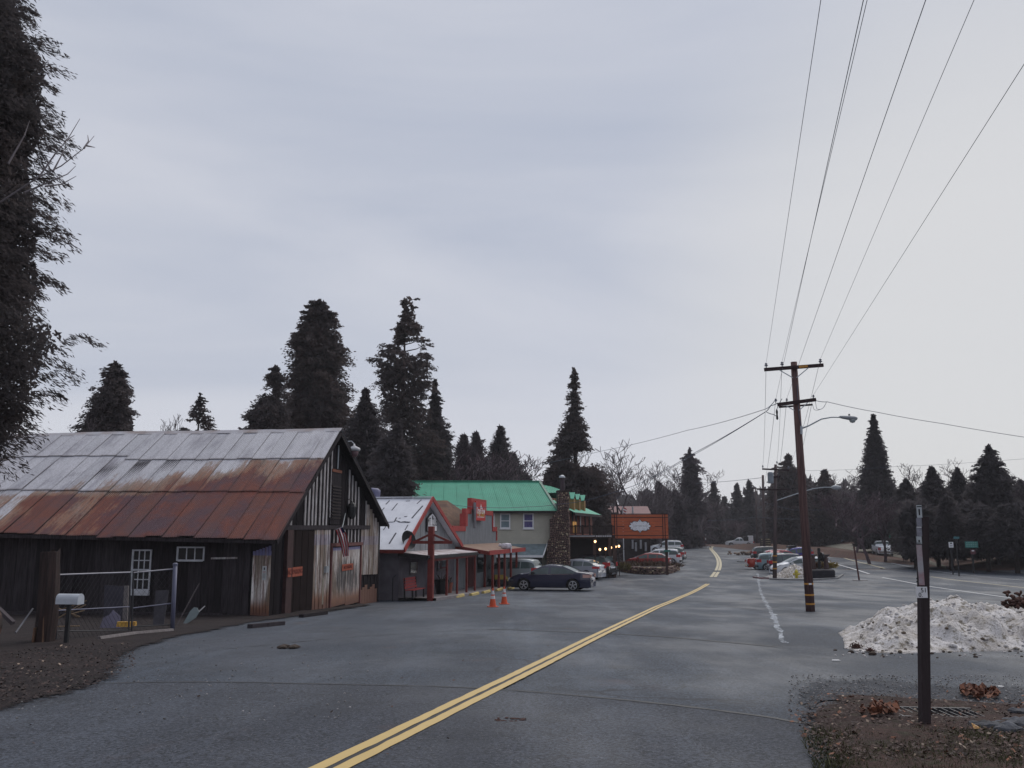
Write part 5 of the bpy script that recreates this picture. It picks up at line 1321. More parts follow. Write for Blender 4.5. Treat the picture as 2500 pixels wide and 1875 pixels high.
def car_geo(kind):
    if kind in CARBUF: return CARBUF[kind]
    S = PROFS[kind]; L, W, z0 = S['L'], S['W'], S['z0']; nx = 76; NL, NU, NC = 8, 4, 3
    fx = [i / nx for i in range(nx + 1)]
    fx = [.5 - .5 * math.cos(math.pi * f) * .35 + (f - .5) * .65 for f in fx]; fx = [(f - fx[0]) / (fx[-1] - fx[0]) for f in fx]
    top = lambda f: interp(S['p'], f); belt = lambda f: interp(S['belt'], f)
    def plan(f):
        t = abs(2 * f - 1); return 1 - .20 * max(0, (t - .74) / .26) ** 2.2
    def hw(f, z):
        b = belt(f); base = W / 2 * plan(f)
        if z <= b:
            q = (z - z0) / (b - z0); return base * (.90 + .10 * math.sin(min(1, q * 1.9) * math.pi / 2) - .035 * max(0, q - .55) / .45)
        return base * (.965 - .42 * (z - b) / (W / 2) * .9)
    V = {}; rows = NL + NU + NC
    vs, idx = [], {}
    def vert(i, r, s):
        if r == rows: s = 1
        key = (i, r, s)
        if key in idx: return idx[key]
        f = fx[i]; T = max(top(f), z0 + .12); b = belt(f); zb = min(b, T); hasg = T > b + .02; Te = T - (.035 if hasg else .0)
        x = (f - .5) * L
        if r <= NL: z = z0 + (zb - z0) * r / NL; y = hw(f, z); 
        elif r <= NL + NU: z = zb + (Te - zb) * (r - NL) / NU; y = hw(f, z)
        else:
            q = (r - NL - NU) / NC; y0 = hw(f, Te); y = y0 * (1 - q); z = Te + (T + (.02 if not hasg else .01) - Te) * (1 - (1 - q) ** 2)
        if r <= NL:
            for wf in S['wh']:
                cx, cz, RR = (wf - .5) * L, S['R'], S['R'] + .055; d = math.hypot(x - cx, z - cz)
                if abs(d - RR) < .055 and d > 1e-3 and z > z0 + .01: x, z = cx + (x - cx) * RR / d, cz + (z - cz) * RR / d
        idx[key] = len(vs); vs.append((x, y * s, z)); return idx[key]
    F = {'body': [], 'ws': [], 'rw': [], 'side': {}}
    for i in range(nx):
        fm = (fx[i] + fx[i + 1]) / 2; g_ok = min(top(fx[i]) - belt(fx[i]), top(fx[i + 1]) - belt(fx[i + 1])) > .0
        for s in (1, -1):
            for r in range(rows):
                q = [vert(i, r, s), vert(i + 1, r, s), vert(i + 1, r + 1, s), vert(i, r + 1, s)]
                if s < 0: q = q[::-1]
                qq = []
                for a in q:
                    if a not in qq: qq.append(a)
                if len(qq) < 3: continue
                c = [sum(vs[a][k] for a in qq) / len(qq) for k in range(3)]
                if r < NL and any(math.hypot(c[0] - (w - .5) * L, c[2] - S['R']) < S['R'] + .05 for w in S['wh']): continue
                if NL <= r < NL + NU - 1 and g_ok and S['xc'] + .02 < fm < S['xa'] - .015 and top(fm) - belt(fm) > .10:
                    pi = sum(1 for a, b in S['pil'] if fm > b)
                    if not any(a <= fm <= b for a, b in S['pil']):
                        F['side'].setdefault((s, pi), []).append(qq); continue
                if r >= NL + NU and S['xf'] + .01 < fm < S['xa'] - .01: F['ws'].append(qq); continue
                if r >= NL + NU and S['xc'] + .01 < fm < S['xr'] - .005: F['rw'].append(qq); continue
                F['body'].append(qq)
    for i in (0, nx):
        loop = [vert(i, r, 1) for r in range(rows)] + [vert(i, rows, 1)] + [vert(i, r, -1) for r in range(rows - 1, -1, -1)]
        l2 = []
        for a in loop:
            if a not in l2: l2.append(a)
        F['body'].append(l2 if i else l2[::-1])
    CARBUF[kind] = (S, vs, F, hw, top, belt); return CARBUF[kind]
def sub_mesh(vs, faces, name, m, smooth=True):
    used = sorted(set(a for f in faces for a in f)); mp_ = {a: i for i, a in enumerate(used)}
    mb = MB(); mb.v = [vs[a] for a in used]; mb.f = [tuple(mp_[a] for a in f) for f in faces]; mb.mi = [0] * len(mb.f); return mb
WHEELS = {}
def wheel_meshes(Rr):
    if Rr in WHEELS: return WHEELS[Rr]
    ty = MB().lathe([(Rr * .70, -.10), (Rr * .94, -.105), (Rr, -.07), (Rr, .07), (Rr * .94, .105), (Rr * .70, .10)], n=22, axis='y').mesh('tyre', M_tyre, True)
    rm = MB(); ri = Rr * .72
    rm.lathe([(ri, .06), (ri, .10), (ri * .88, .105), (ri * .86, .07)], n=22, axis='y')
    for k_ in range(5):
        a = 2 * math.pi * k_ / 5 + .3; c, s = math.cos(a), math.sin(a)
        for da_ in (-.13, .13):
            c2, s2 = math.cos(a + da_), math.sin(a + da_)
            rm.bar((c * ri * .12, .085, s * ri * .12), (c2 * ri * .92, .088, s2 * ri * .92), ri * .15, .03, up=(0, 1, 0))
    rm.lathe([(ri * .2, .07), (ri * .2, .105), (ri * .08, .112)], n=10, axis='y')
    dk = MB().lathe([(ri * .9, .02), (ri * .9, .055), (.01, .055)], n=18, axis='y')
    WHEELS[Rr] = (ty, rm.mesh('rim', M_rim), dk.mesh('wheel_back', M_under)); return WHEELS[Rr]
def car(kind, name, label, cat, c, rz, m, chrome=False, tail=M_tail, rack=False, group=None, full=True, sc=1.0):
    S, vs, F, hw, top, belt = car_geo(kind); L, W = S['L'], S['W']
    t = thing(name, label, cat, loc=c, rz=rz, group=group)
    # sit on the slope
    fwd = Vector((math.cos(rz), math.sin(rz))); zf, zb = terr(c[0] + fwd.x * L * .3, c[1] + fwd.y * L * .3), terr(c[0] - fwd.x * L * .3, c[1] - fwd.y * L * .3)
    t.rotation_euler = (0, -math.atan2(zf - zb, L * .6), rz)
    sub_mesh(vs, F['body'], 'body', m).build('body', m, t, smooth=True)
    if F['ws']: sub_mesh(vs, F['ws'], 'windshield', M_cglass).build('windshield', M_cglass, t, smooth=True)
    if F['rw']: sub_mesh(vs, F['rw'], 'rear_window', M_cglass).build('rear_window', M_cglass, t, smooth=True)
    for key, fs in F['side'].items(): sub_mesh(vs, fs, 'side_window', M_cglass).build('side_window', M_cglass, t, smooth=True)
    MB().span((-L / 2 * .93, -W * .40, S['z0'] - .03), (L / 2 * .93, W * .40, S['z0'] + .42)).build('underbody', M_under, t)
    ty, rm, dk = wheel_meshes(S['R'])
    for wf in S['wh']:
        for s in (1, -1):
            x = (wf - .5) * L; w_ = place(ty, 'wheel', t, Matrix.Translation((x, s * (W / 2 - .13), S['R'])) @ (Matrix.Identity(4) if s > 0 else Matrix.Rotation(math.pi, 4, 'Z')))
            place(rm, 'rim', w_); place(dk, 'hub_shadow', w_)
    def side_patch(f0, f1, za, zb_, s, m_, nm, off=.008, n=4, slope=0.0, par=None):
        mb = MB()
        for i in range(n + 1):
            f = f0 + (f1 - f0) * i / n
            for z in (za + slope * i / n, zb_ + slope * i / n): mb.v.append(((f - .5) * L, s * (hw(f, z) + off), z))
        for i in range(n): mb.f.append((2 * i, 2 * i + 2, 2 * i + 3, 2 * i + 1)); mb.mi.append(0)
        return mb.build(nm, m_, par or t)
    zt_f = top(.965); zt_r = top(.012)
    for s in (1, -1):
        side_patch(.925, .992, .60 if kind != 'pickup' else .78, min(.72, top(.99) - .01) if kind not in ('pickup', 'suv') else .90, s, M_head, 'headlight', .012)
        ya = W / 2 * .80
        MB().span((L / 2 * .985, s * ya * .55, .56 if kind not in ('pickup', 'suv') else .74), (L / 2 + .012, s * ya * .97, .70 if kind not in ('pickup', 'suv') else .88)).build('headlight', M_head, t)
        if kind == 'suv': r0, r1 = .86, 1.14
        elif kind == 'pickup': r0, r1 = .72, 1.02
        elif kind == 'hatch': r0, r1 = .82, .97
        else: r0, r1 = .76, .93
        side_patch(.006, .045 if kind in ('pickup',) else .085, r0, r1, s, tail, 'taillight', .012)
        MB().span((-L / 2 - .012, s * ya * (.60 if kind != 'pickup' else .78), r0), (-L / 2 * .985, s * ya * .97, r1)).build('taillight', tail, t)
        f = S['xa'] - .055; MB().span(((f - .5) * L - .09, s * (hw(f, belt(f)) + .0) if s > 0 else -(hw(f, belt(f)) + .19), belt(f) - .01), ((f - .5) * L + .07, s * (hw(f, belt(f)) + .19) if s > 0 else -hw(f, belt(f)), belt(f) + .14)).build('mirror', m if not chrome else M_trimb, t)
        if full:
            for f in (S['pil'][0][0] - .03, S['xa'] - .09): 
                if abs(f - .4) < .3: side_patch(f - .055, f - .02, belt(f) - .13, belt(f) - .105, s, m, 'door_handle', .02, 1)
            side_patch(S['pil'][0][0] + .008, S['pil'][0][0] + .0105, S['z0'] + .1, belt(.5) - .02, s, M_trimb, 'door_seam', .003, 1)
        if chrome:
            side_patch(S['xc'] + .03, S['xa'] - .0, belt(.2) - .035, belt(.2) - .012, s, M_chrome, 'chrome_strip', .012, 12, slope=belt(S['xa']) - belt(S['xc']))
        if kind in ('suv', 'pickup'): side_patch(.27, .73, S['z0'] + .02, S['z0'] + .14, s, M_trimb, 'sill_trim', .014, 6)
    MB().span((-L / 2 - .02, -W * .17, .62 if kind == 'sedan' else .70), (-L / 2 + .02, W * .17, .74 if kind == 'sedan' else .82)).build('number_plate', M_white, t)
    MB().span((L / 2 - .03, -W * .26, .36), (L / 2 + .014, W * .26, .52)).build('grille', M_trimb, t)
    if kind in ('suv', 'pickup'): MB().span((-L / 2 - .06, -W * .43, .42), (-L / 2 + .1, W * .43, .58)).build('rear_bumper', M_trimb if kind == 'suv' else M_chrome, t)
    if rack:
        for s in (1, -1): MB().tube([(-L * .32, s * W * .36, top(.2) + .0), (-L * .30, s * W * .36, top(.2) + .06), (L * .02, s * W * .36, top(.5) + .05), (L * .04, s * W * .36, top(.5) - .02)], .022, 6).build('roof_rail', M_steel, t)
    t.scale = (sc, sc, sc); return t
def paintm(name, col, rough=.25, coat=.6, var=.10):
    return mat(name, col, rough, var=var, scale=1.2, spec=.5, coat=coat)
P_navy = paintm('navy_car_paint', (.024, .026, .055)); P_silver = paintm('silver_car_paint', (.30, .315, .36), .35)
P_char = paintm('charcoal_car_paint', (.022, .022, .028)); P_ice = paintm('pale_blue_grey_paint', (.32, .36, .38), .4); P_maroon = paintm('red_car_paint', (.30, .035, .03))
P_wht = paintm('white_car_paint', (.62, .64, .68), .35); P_green = paintm('grey_green_paint', (.20, .23, .24)); P_blue = paintm('violet_blue_paint', (.055, .05, .26)); P_teal = paintm('pale_teal_paint', (.20, .29, .33)); P_dknavy = paintm('dark_slate_paint', (.03, .035, .06))
def heading(c, az):                # az: direction the nose points, world angle
    return az
def spot(px_mid, py_base, Y=None):
    p = G(px_mid, py_base)
    if Y is not None: p = A(px_mid, py_base, Y)
    return Vector((p.x, p.y, terr(p.x, p.y)))
NOSEL = math.pi - .22               # nose to the left, square to the road
pA = spot(1348, 1441); car('sedan', 'parked_car', 'dark navy sedan with chrome window trim parked nearest the cones', 'car', pA, math.pi - .30, P_navy, chrome=True, tail=mat('clear_tail_lamp', (.50, .30, .26), .25), sc=1.075)
pC = spot(1405, 1414); car('hatch', 'parked_car', 'silver hatchback parked just behind the navy sedan', 'car', pC, math.pi - .55, P_silver, sc=1.06)
pD = spot(1432, 1408.5); car('suv', 'parked_car', 'black crossover with round red lamp parked left of the stone planter', 'car', pD, math.pi - .62, P_char, sc=1.08)
pB = spot(1240, 1402, 62.5); car('suv', 'parked_car', 'pale blue grey sport utility car beneath the beige lodge', 'car', pB, math.pi - .35, P_ice, sc=1.06)
pE = spot(1582, 1385, 92); car('hatch', 'parked_car', 'red car parked behind the stone planter under orange sign', 'car', pE, math.pi - .30, P_maroon, sc=1.05)
pF = spot(1608, 1380, 99); car('suv', 'parked_car', 'white crossover parked just behind the red car', 'car', pF, math.pi - .30, P_wht, sc=1.08)
pG = spot(1622, 1372, 108); car('suv', 'parked_car', 'grey green wagon with big rear window behind white crossover', 'car', pG, math.pi - .35, P_green, sc=1.08)
pH = spot(1627, 1350, 136); car('suv', 'parked_car', 'white boxy utility car farthest along the left kerb, with roof rack', 'car', pH, math.pi - .2, P_wht, rack=True, sc=1.12)
pI = spot(1690, 1333, 184); car('pickup', 'parked_car', 'dark slate pickup beside the red brown booth at road crest', 'pickup', pI, math.pi - .1, P_dknavy, full=False)
# right-hand row
pR = spot(1950, 1398, 75.5); car('hatch', 'parked_car', 'white hatchback behind the hydrant and dirty snow heap', 'car', pR, math.pi + .06, P_wht, sc=1.04)
pQ = spot(1942, 1394, 80); car('suv', 'parked_car', 'dark utility car parked between the white hatchback and teal one', 'car', pQ, -.15, P_dknavy)
pP = spot(1908, 1391, 84.5); car('suv', 'parked_car', 'pale teal utility car seen past the thin dark pole', 'car', pP, -.12, P_teal)
pO = spot(1893, 1390, 88); car('pickup', 'parked_car', 'red pickup with white striped tailgate facing away at right row', 'pickup', pO, -.10, paintm('orange_red_paint', (.42, .05, .025)))
pN = spot(1915, 1378, 97); car('suv', 'parked_car', 'red utility car with white roof edge behind the teal one', 'car', pN, -.1, paintm('crimson_paint', (.34, .03, .05)), rack=True)
pM = spot(1882, 1362, 113); car('suv', 'parked_car', 'black station wagon at the far end of the right row', 'car', pM, -.05, P_char)
pS = spot(1936, 1372, 104); car('suv', 'parked_car', 'violet blue utility car with roof box behind the right row', 'car', pS, math.pi + .1, P_blue)
MB().prism([(-.5, 0), (.5, 0), (.42, .22), (-.42, .22)], -.4, .4, lambda x, y, t: Vector((x, t, y + 1.71))).build('roof_box', M_trimb, [o for o in COL.objects if o.get('label', '').startswith('violet blue utility')][0])
# tailgate stripe of the red pickup
po = [o for o in COL.objects if o.get('label', '').startswith('red pickup')][0]
MB().span((-2.775, -.86, .98), (-2.755, .86, 1.08)).build('tailgate_stripe', M_white, po)
MB().span((-2.785, -.86, .60), (-2.755, .86, .68)).build('tailgate_stripe', M_white, po)
# white pickup on the far bank
pU = G(2154, 1338); zu = verge_z(pU.x + 1, pU.y)
u_ = car('pickup', 'parked_car', 'white pickup parked on the leafy bank across the highway', 'pickup', (A(2154, 1338, 112).x, 112, A(2154, 1338, 112).z), R(76), P_wht)
u_.location.z = verge_z(u_.location.x, u_.location.y)
# white truck with box at the crest
pK = spot(1806, 1334, 178)
k_ = car('pickup', 'parked_car', 'white pickup with dark load and white box near road crest', 'pickup', pK, math.pi - .15, P_wht, full=False)
MB().span((-2.6, -.85, 1.05), (-1.7, .85, 2.15)).build('white_box', M_white, k_); MB().span((-1.65, -.8, 1.0), (-.75, .8, 1.9)).build('dark_load', M_black, k_)
# yellow machine half hidden beneath the lodge
pY = spot(1223, 1404, 60.5)
t = thing('yellow_machine', 'small yellow topped machine half hidden behind awning posts', 'machine', loc=pY, rz=.2)
t.scale = (.62, .62, .62); My = mat('machine_yellow', (.50, .36, .07), .5)
MB().prism([(-.75, .75), (.2, .75), (.75, .55), (.7, 1.0), (.3, 1.22), (-.7, 1.25)], -.35, .35, lambda x, y, tt: Vector((x, tt, y))).build('hood', My, t)
MB().span((-.7, -.4, .25), (.6, .4, .76)).build('chassis', M_trimb, t)
for x in (-.5, .5):
    for s in (1, -1): place(MB().lathe([(.05, -.07), (.30, -.08), (.32, 0), (.30, .08), (.05, .07)], n=14, axis='y').mesh('wheel', M_tyre), 'wheel', t, Matrix.Translation((x, s * .42, .32)))
# ================================================================= UTILITY POLES AND WIRES
M_pole = mat('creosoted_pole', (.15, .085, .078), .85, col2=(.065, .038, .037), scale=3, stretch=(7, 7, .35), bump=.5)
M_polegrey = mat('weathered_pole', (.11, .08, .078), .85, col2=(.05, .036, .038), scale=3, stretch=(7, 7, .35))
M_arm = mat('dark_crossarm', (.045, .026, .028), .8, var=.4, scale=4)
M_ins = mat('grey_insulator', (.16, .17, .22), .35); M_band = mat('orange_band', (.52, .25, .05), .55); M_wire = mat('cable_black', (.07, .09, .14), .5)
PB = G(1979, 1493); PY = PB.y; PT = A(1938, 884, PY)
pole = thing('utility_pole', 'tall brown leaning utility pole with street lamp and two crossarms', 'utility pole', loc=PB)
def P(px, py, dy=0): return A(px, py, PY + dy) - PB
axp = (PT - PB)
def onpole(f): return axp * f
MB().tube([(0, 0, -.3) , onpole(.5), onpole(1)], [.165, .145, .118], 14).build('shaft', M_pole, pole, smooth=True)
for yy in (1425, 1452, 1476 - 2):
    f = (A(1979, yy, PY).z - PB.z) / axp.z; q = onpole(f); MB().tube([q - axp.normalized() * .03, q + axp.normalized() * .03], .166, 14).build('reflective_band', M_band, pole)
q = onpole((A(1979, 1425, PY).z - PB.z) / axp.z); MB().span((q.x - .05, q.y - .175, q.z - .03), (q.x + .05, q.y - .165, q.z + .03)).build('tag_plate', M_white, pole)
aL, aR = P(1866, 902.5, -.1), P(2010, 891.5, -.26)
arm = MB().bar(aL, aR, .10, .125).build('crossarm', M_arm, pole)
MB().bar(aL.lerp(aR, .58) + Vector((0, -.055, 0)), aL.lerp(aR, .73) + Vector((0, -.055, 0)), .012, .085).build('warning_plate', M_band, arm)
INS = {}
def insulator(parent, p, s=1.0):
    MB().lathe([(.015 * s, 0), (.02 * s, .06 * s), (.075 * s, .08 * s), (.05 * s, .11 * s), (.02 * s, .13 * s), (.06 * s, .145 * s), (.04 * s, .175 * s), (.012 * s, .20 * s)], p, 10).build('insulator', M_ins, parent, smooth=True)
    return p + Vector((0, 0, .17 * s))
i1 = insulator(arm, aL.lerp(aR, .035) + Vector((0, 0, .06))); i2 = insulator(arm, aL.lerp(aR, .305) + Vector((0, 0, .06))); i3 = insulator(arm, aL.lerp(aR, .955) + Vector((0, 0, .06)))
for e, f in ((.24, .21), (.75, .21)):
    p = aL.lerp(aR, e) + Vector((0, -.04, -.05)); MB().bar(p, P(1939 + (6 if e > .5 else -4), 922, -.16), .012, .035).build('brace', M_steel, arm)
bL, bR = P(1898, 988, -.12), P(1992, 975.5, -.3)
arm2 = MB().bar(bL, bR, .10, .125).bar(P(1902, 994, .18), P(1983, 988, .18), .09, .06).build('crossarm', M_arm, pole)
for e in (.18, .80):
    p = bL.lerp(bR, e) + Vector((0, -.04, -.05)); MB().bar(p, P(1943 + (8 if e > .5 else -4), 1002, -.17), .012, .03).build('brace', M_steel, arm2)
j1 = insulator(arm2, bL.lerp(bR, .0) + Vector((-.05, 0, .08)), .8); j2 = insulator(arm2, bL.lerp(bR, .25) + Vector((0, 0, .06)), .7); j3 = insulator(arm2, bL.lerp(bR, .94) + Vector((0, 0, .06)), .7)
# lamp
l0 = P(1955, 1047, -.15)
lampt = thing('street_lamp', 'grey cobra head street lamp on curved arm, nearest pole', 'street lamp', loc=PB + l0, group=None)
def PL(px, py, dy=0): return A(px, py, PY - .15 + dy) - PB - l0
MB().tube([PL(1955, 1047), PL(1975, 1039), PL(2005, 1023), PL(2030, 1018.5), PL(2052, 1018.5)], [.03, .03, .028, .026, .026], 8).build('arm', M_steel, lampt, smooth=True)
MB().tube([PL(1956.5, 1040), PL(1957, 1060)], .045, 8).build('bracket', M_steel, lampt)
h0, h1 = PL(2050, 1018), PL(2093, 1021); hd = (h1 - h0)
mbl = MB(); n = 12; V = []
for (f, hw_, zu, zd) in ((0, .05, .04, -.04), (.15, .09, .06, -.06), (.5, .15, .075, -.09), (.8, .16, .07, -.10), (.95, .11, .04, -.08), (1.0, .03, 0, -.04)):
    c = h0 + hd * f
    for k_ in range(n):
        a = 2 * math.pi * k_ / n; V.append(c + Vector((0, hw_ * math.cos(a), (zu if math.sin(a) > 0 else -zd) * math.sin(a))))
F = [(i * n + k_, i * n + (k_ + 1) % n, (i + 1) * n + (k_ + 1) % n, (i + 1) * n + k_) for i in range(5) for k_ in range(n)] + [tuple(range(n))[::-1], tuple(5 * n + k_ for k_ in range(n))]
mbl.add(V, F).build('lamp_head', mat('lamp_head_grey', (.36, .38, .40), .5, var=.15), lampt, smooth=True)
MB().lathe([(.12, .02), (.12, -.03), (.08, -.10), (.02, -.12)], h0 + hd * .72 + Vector((0, 0, -.07)), 12).build('lens', mat('lamp_lens', (.42, .46, .47), .2), lampt, smooth=True)
MB().lathe([(.035, 0), (.035, .05), (.02, .07)], h0 + hd * .55 + Vector((0, 0, .07)), 8).build('photocell', M_trimb, lampt)
MB().tube([P(1946, 880 + 60, -.13), P(1950, 1010, -.16), P(1957, 1045, -.17)], .012, 5).build('riser_cable', M_wire, pole)
def wire(lab, pts, r=.011, sag=0.0, n=20, grp=None, name='power_line', mm=None):
    pts = [Vector(p) for p in pts]; P2 = []
    for a, b in zip(pts, pts[1:]):
        for i in range(n):
            t = i / n; p = a.lerp(b, t); p.z -= sag * 4 * t * (1 - t); P2.append(p)
    P2.append(pts[-1]); c = P2[0]
    o = MB().tube([p - c for p in P2], r, 4, cap=False).build(name, mm or M_wire); o.location = c
    return tag(o, lab, 'cable', grp)
def over(px, py, end, zdrop, k_=1.35):
    q = ATZ(px, py, end.z - zdrop); return end + (q - end) * k_
g_over = 'overhead lines running over the viewer'
W1 = [('outermost left overhead line from left insulator toward the viewer', (2004, 0), PB + i1), ('overhead line from second insulator, left one of the crossing pair', (2117, 0), PB + i2), ('overhead line to lower crossarm, right one of the crossing pair', (2108, 0), PB + j1),
      ('overhead line passing behind the top crossarm right of the pole', (2260, 0), PB + j2), ('overhead line from right insulator of the top crossarm', (2378, 0), PB + i3), ('outermost right overhead line leaving the picture at right edge', (2500, 157), PB + j3)]
for lb, (px, py), e in W1: wire(lb, [e, over(px, py, e, .25)], .0042, .0, 24, g_over)
# second pole
P2B = G(1891, 1413); P2Y = P2B.y; P2T = A(1893.5, 1134, P2Y)
pole2 = thing('utility_pole', 'second dark utility pole with banded foot beside the parked row', 'utility pole', loc=P2B)
def Q2(px, py, dy=0): return A(px, py, P2Y + dy) - P2B
MB().tube([(0, 0, -.3), P2T - P2B], [.17, .11], 12).build('shaft', M_polegrey, pole2, smooth=True)
for yy in (1357, 1372, 1388): 
    q = (P2T - P2B) * ((A(1890, yy, P2Y).z - P2B.z) / (P2T.z - P2B.z)); MB().tube([q - Vector((0, 0, .05)), q + Vector((0, 0, .05))], .18, 12).build('reflective_band', M_band, pole2)
MB().bar(Q2(1861, 1145, -.1), Q2(1926, 1148, -.1), .1, .12).build('crossarm', M_arm, pole2); MB().bar(Q2(1888, 1164, -.1), Q2(1903, 1164, -.1), .2, .15).build('bracket', M_arm, pole2)
MB().bar(Q2(1858, 1195, -.1), Q2(1930, 1196, -.1), .12, .12).build('crossarm', M_arm, pole2)
e1, e2_, e3 = insulator(pole2, Q2(1862.5, 1143, -.1), 1.2), insulator(pole2, Q2(1897, 1133, -.1), 1.2), insulator(pole2, Q2(1925, 1146, -.1), 1.2)
MB().lathe([(.22, 0), (.24, .1), (.24, .8), (.15, .9)], Q2(1882, 1180, -.3), 10).build('transformer', mat('transformer_grey', (.22, .25, .28), .5), pole2)
# far lamp on the second pole
t = thing('street_lamp', 'far street lamp with long thin arm on the second pole', 'street lamp', loc=P2B + Q2(1896, 1222))
def QL(px, py): return A(px, py, P2Y) - P2B - Q2(1896, 1222)
MB().tube([QL(1896, 1222), QL(1940, 1207), QL(1985, 1193), QL(2015, 1189.5), QL(2032, 1190)], .04, 6).build('arm', M_steel, t)
MB().lathe([(.04, 0), (.16, .2), (.2, .45), (.12, .75), (.03, .85)], QL(2028, 1190), 8, axis='x').build('lamp_head', MATS['lamp_head_grey'], t)
# third and fourth poles
for (xb, yb, xt, yt, Y, lab, arms) in ((1865, 1345, 1862.5, 1160, 128, 'thick far pole without its top arm, left of the second pole', ((1848, 1195, 1885, 1195),)), (1848, 1340, 1845, 1192, 150, 'farthest utility pole with short crossarm near the road crest', ((1835, 1193, 1856, 1193),)), (1908 + 4, 1320, 1911, 1230, 190, 'slim far utility pole on the highway crest', ((1903, 1236, 1918, 1236),))):
    b = A(xb, yb, Y); b.z = terr(b.x, b.y); tp = A(xt, yt, Y)
    t = thing('utility_pole', lab, 'utility pole', loc=b); MB().tube([(0, 0, -.3), tp - b], [.24 if Y < 140 else .16, .16 if Y < 140 else .11], 10).build('shaft', M_polegrey, t, smooth=True)
    for (x0, y0, x1, y1) in arms: MB().bar(A(x0, y0, Y) - b, A(x1, y1, Y) - b, .14, .14).build('crossarm', M_arm, t)
g_bt = 'lines between the first two poles'
for lb, a, b in (('thin line from left insulator down to the second pole', PB + i1, P2B + e1), ('thin line from second insulator to the second pole', PB + i2, P2B + e2_), ('thin line from right insulator to the second pole', PB + i3, P2B + e3), ('thin line from lower arm left end to second pole', PB + j1, P2B + Q2(1862, 1193)), ('thin line from lower arm right end to second pole', PB + j3, P2B + Q2(1928, 1194)), ('thin line from lower arm middle to second pole', PB + j2, P2B + Q2(1893, 1193))):
    wire(lb, [a, b], .007, .5, 16, g_bt)
# service drops to the left
D0 = PB + P(1886, 992)
wire('upper service drop running left from the pole to the tall conifer', [PB + j1, A(1868, 999, PY), A(1680, 1050, 48), A(1474, 1100, 62), A(1275, 1141, 76)], .012, .06, 10, 'service drops to the left')
roof_p = A(1104, 1232, 48)
wire('service drop swinging low to the grey false front shop', [PB + P(1868, 1006), A(1700, 1103, 44), A(1560, 1181, 48), A(1437, 1220, 51), A(1360, 1231, 51.5), A(1290, 1237, 51), A(1190, 1239, 49.5), roof_p], .014, .04, 10, 'service drops to the left')
wire('service drop ending in the bare trees above the orange sign', [PB + P(1868, 1006), A(1690, 1112, 60), A(1590, 1168, 80), A(1505, 1217, 92)], .018, .05, 10, 'service drops to the left')
wire('service line running right from the pole past the pointed tree', [PB + P(1992, 978), A(2020, 981, PY), A(2140, 1006, 36.5), A(2300, 1034, 36), A(2560, 1076, 35)], .012, .02, 10)
mbw = []
for k_, (a, b, c) in enumerate((((1990, 976), (2000, 998), (2018, 981)), ((1984, 988), (1995, 1000), (2014, 990)))):
    wire(('upper' if k_ == 0 else 'lower') + ' slack loop of cable below the lower crossarm', [PB + P(*a), PB + P(a[0] + 4, b[1]), PB + P(b[0] + 8, b[1] - 1), PB + P(*c)], .008, .03, 8, 'slack cable loops')
wire('left slack cable tangle at the lower crossarm end', [PB + P(1898, 984), PB + P(1882, 990), PB + P(1870, 1005), PB + P(1890, 1012), PB + P(1898, 1016)], .014, .02, 8, 'slack cable loops')
MB_ = MB()
t = thing('cable_clamp', 'dark hanging clamp below the left end of lower crossarm', 'clamp', loc=PB + P(1897, 1012))
MB().lathe([(.02, -.2), (.045, -.15), (.03, .0), (.045, .1), (.02, .2)], (0, 0, 0), 8).build('body', M_black, t); MB().tube([(0, 0, .2), (.1, 0, .42), (.22, 0, .6)], .012, 5).build('hook', M_wire, t)
# faint far cables across the trees
for lb, pts, r in (('far cable crossing left of second pole, upper', [A(1700, 1180, 150), A(1862, 1166, 128)], .03), ('far cable looping below far poles toward the right', [A(1865, 1226, 128), A(1940, 1245, 120), A(2100, 1240, 115)], .02), ('lower far cable across the dark trees', [A(1730, 1271, 140), A(1850, 1262, 128), A(1960, 1267, 120)], .02), ('faint far cable across the pointed tree', [A(1960, 1149, 100), A(2170, 1140, 95), A(2560, 1115, 90)], .012)):
    wire(lb, pts, r, .1, 10, 'faint far cables')

# ================================================================= SIGNPOST AT THE RIGHT
SB = G(2254, 1778); SY = SB.y; ST = A(2252.5, 1262, SY)
t = thing('marker_post', 'slim dark square post with sign plates on its edge and 0.51 plate', 'post', loc=SB)
def S_(px, py, dy=0): return A(px, py, SY + dy) - SB
w = .085
MB().bar((0, 0, -.2), ST - SB, w, w, up=(0, 1, 0)).build('shaft', mat('dark_brown_post', (.042, .030, .032), .8, var=.3, scale=5, stretch=(6, 6, .6)), t)
c = S_(2250.5, 1446, -.052); MB().box(c, (.108, .008, .106)).build('number_plate', M_white, t)
text('51', frameM(c + Vector((.018, -.006, .018)), (1, 0, 0), (0, 0, 1), (0, -1, 0)), .062, M_black, t, ext=.001); text('0.', frameM(c + Vector((-.016, -.006, -.026)), (1, 0, 0), (0, 0, 1), (0, -1, 0)), .058, M_black, t, ext=.001)
def edge_plate(y0, y1, m, xa, xb, nm, prt=True):
    a, b = S_((xa + xb) / 2, y0), S_((xa + xb) / 2, y1); wdt = (xb - xa) / FPX * SY
    # plates are nailed to the left side, turned edge-on to the road
    o = MB().span((a.x - wdt / 2, -.055, b.z), (a.x + wdt / 2, -.047, a.z)).build(nm, m, t); return o
M_plate = mat('grey_white_plate', (.42, .45, .47), .5, var=.2, scale=20); M_fadedplate = mat('faded_pink_plate', (.30, .14, .16), .6, col2=(.34, .34, .36), scale=9); M_dim = mat('dull_lilac_plate', (.24, .24, .28), .6, var=.3, scale=30)
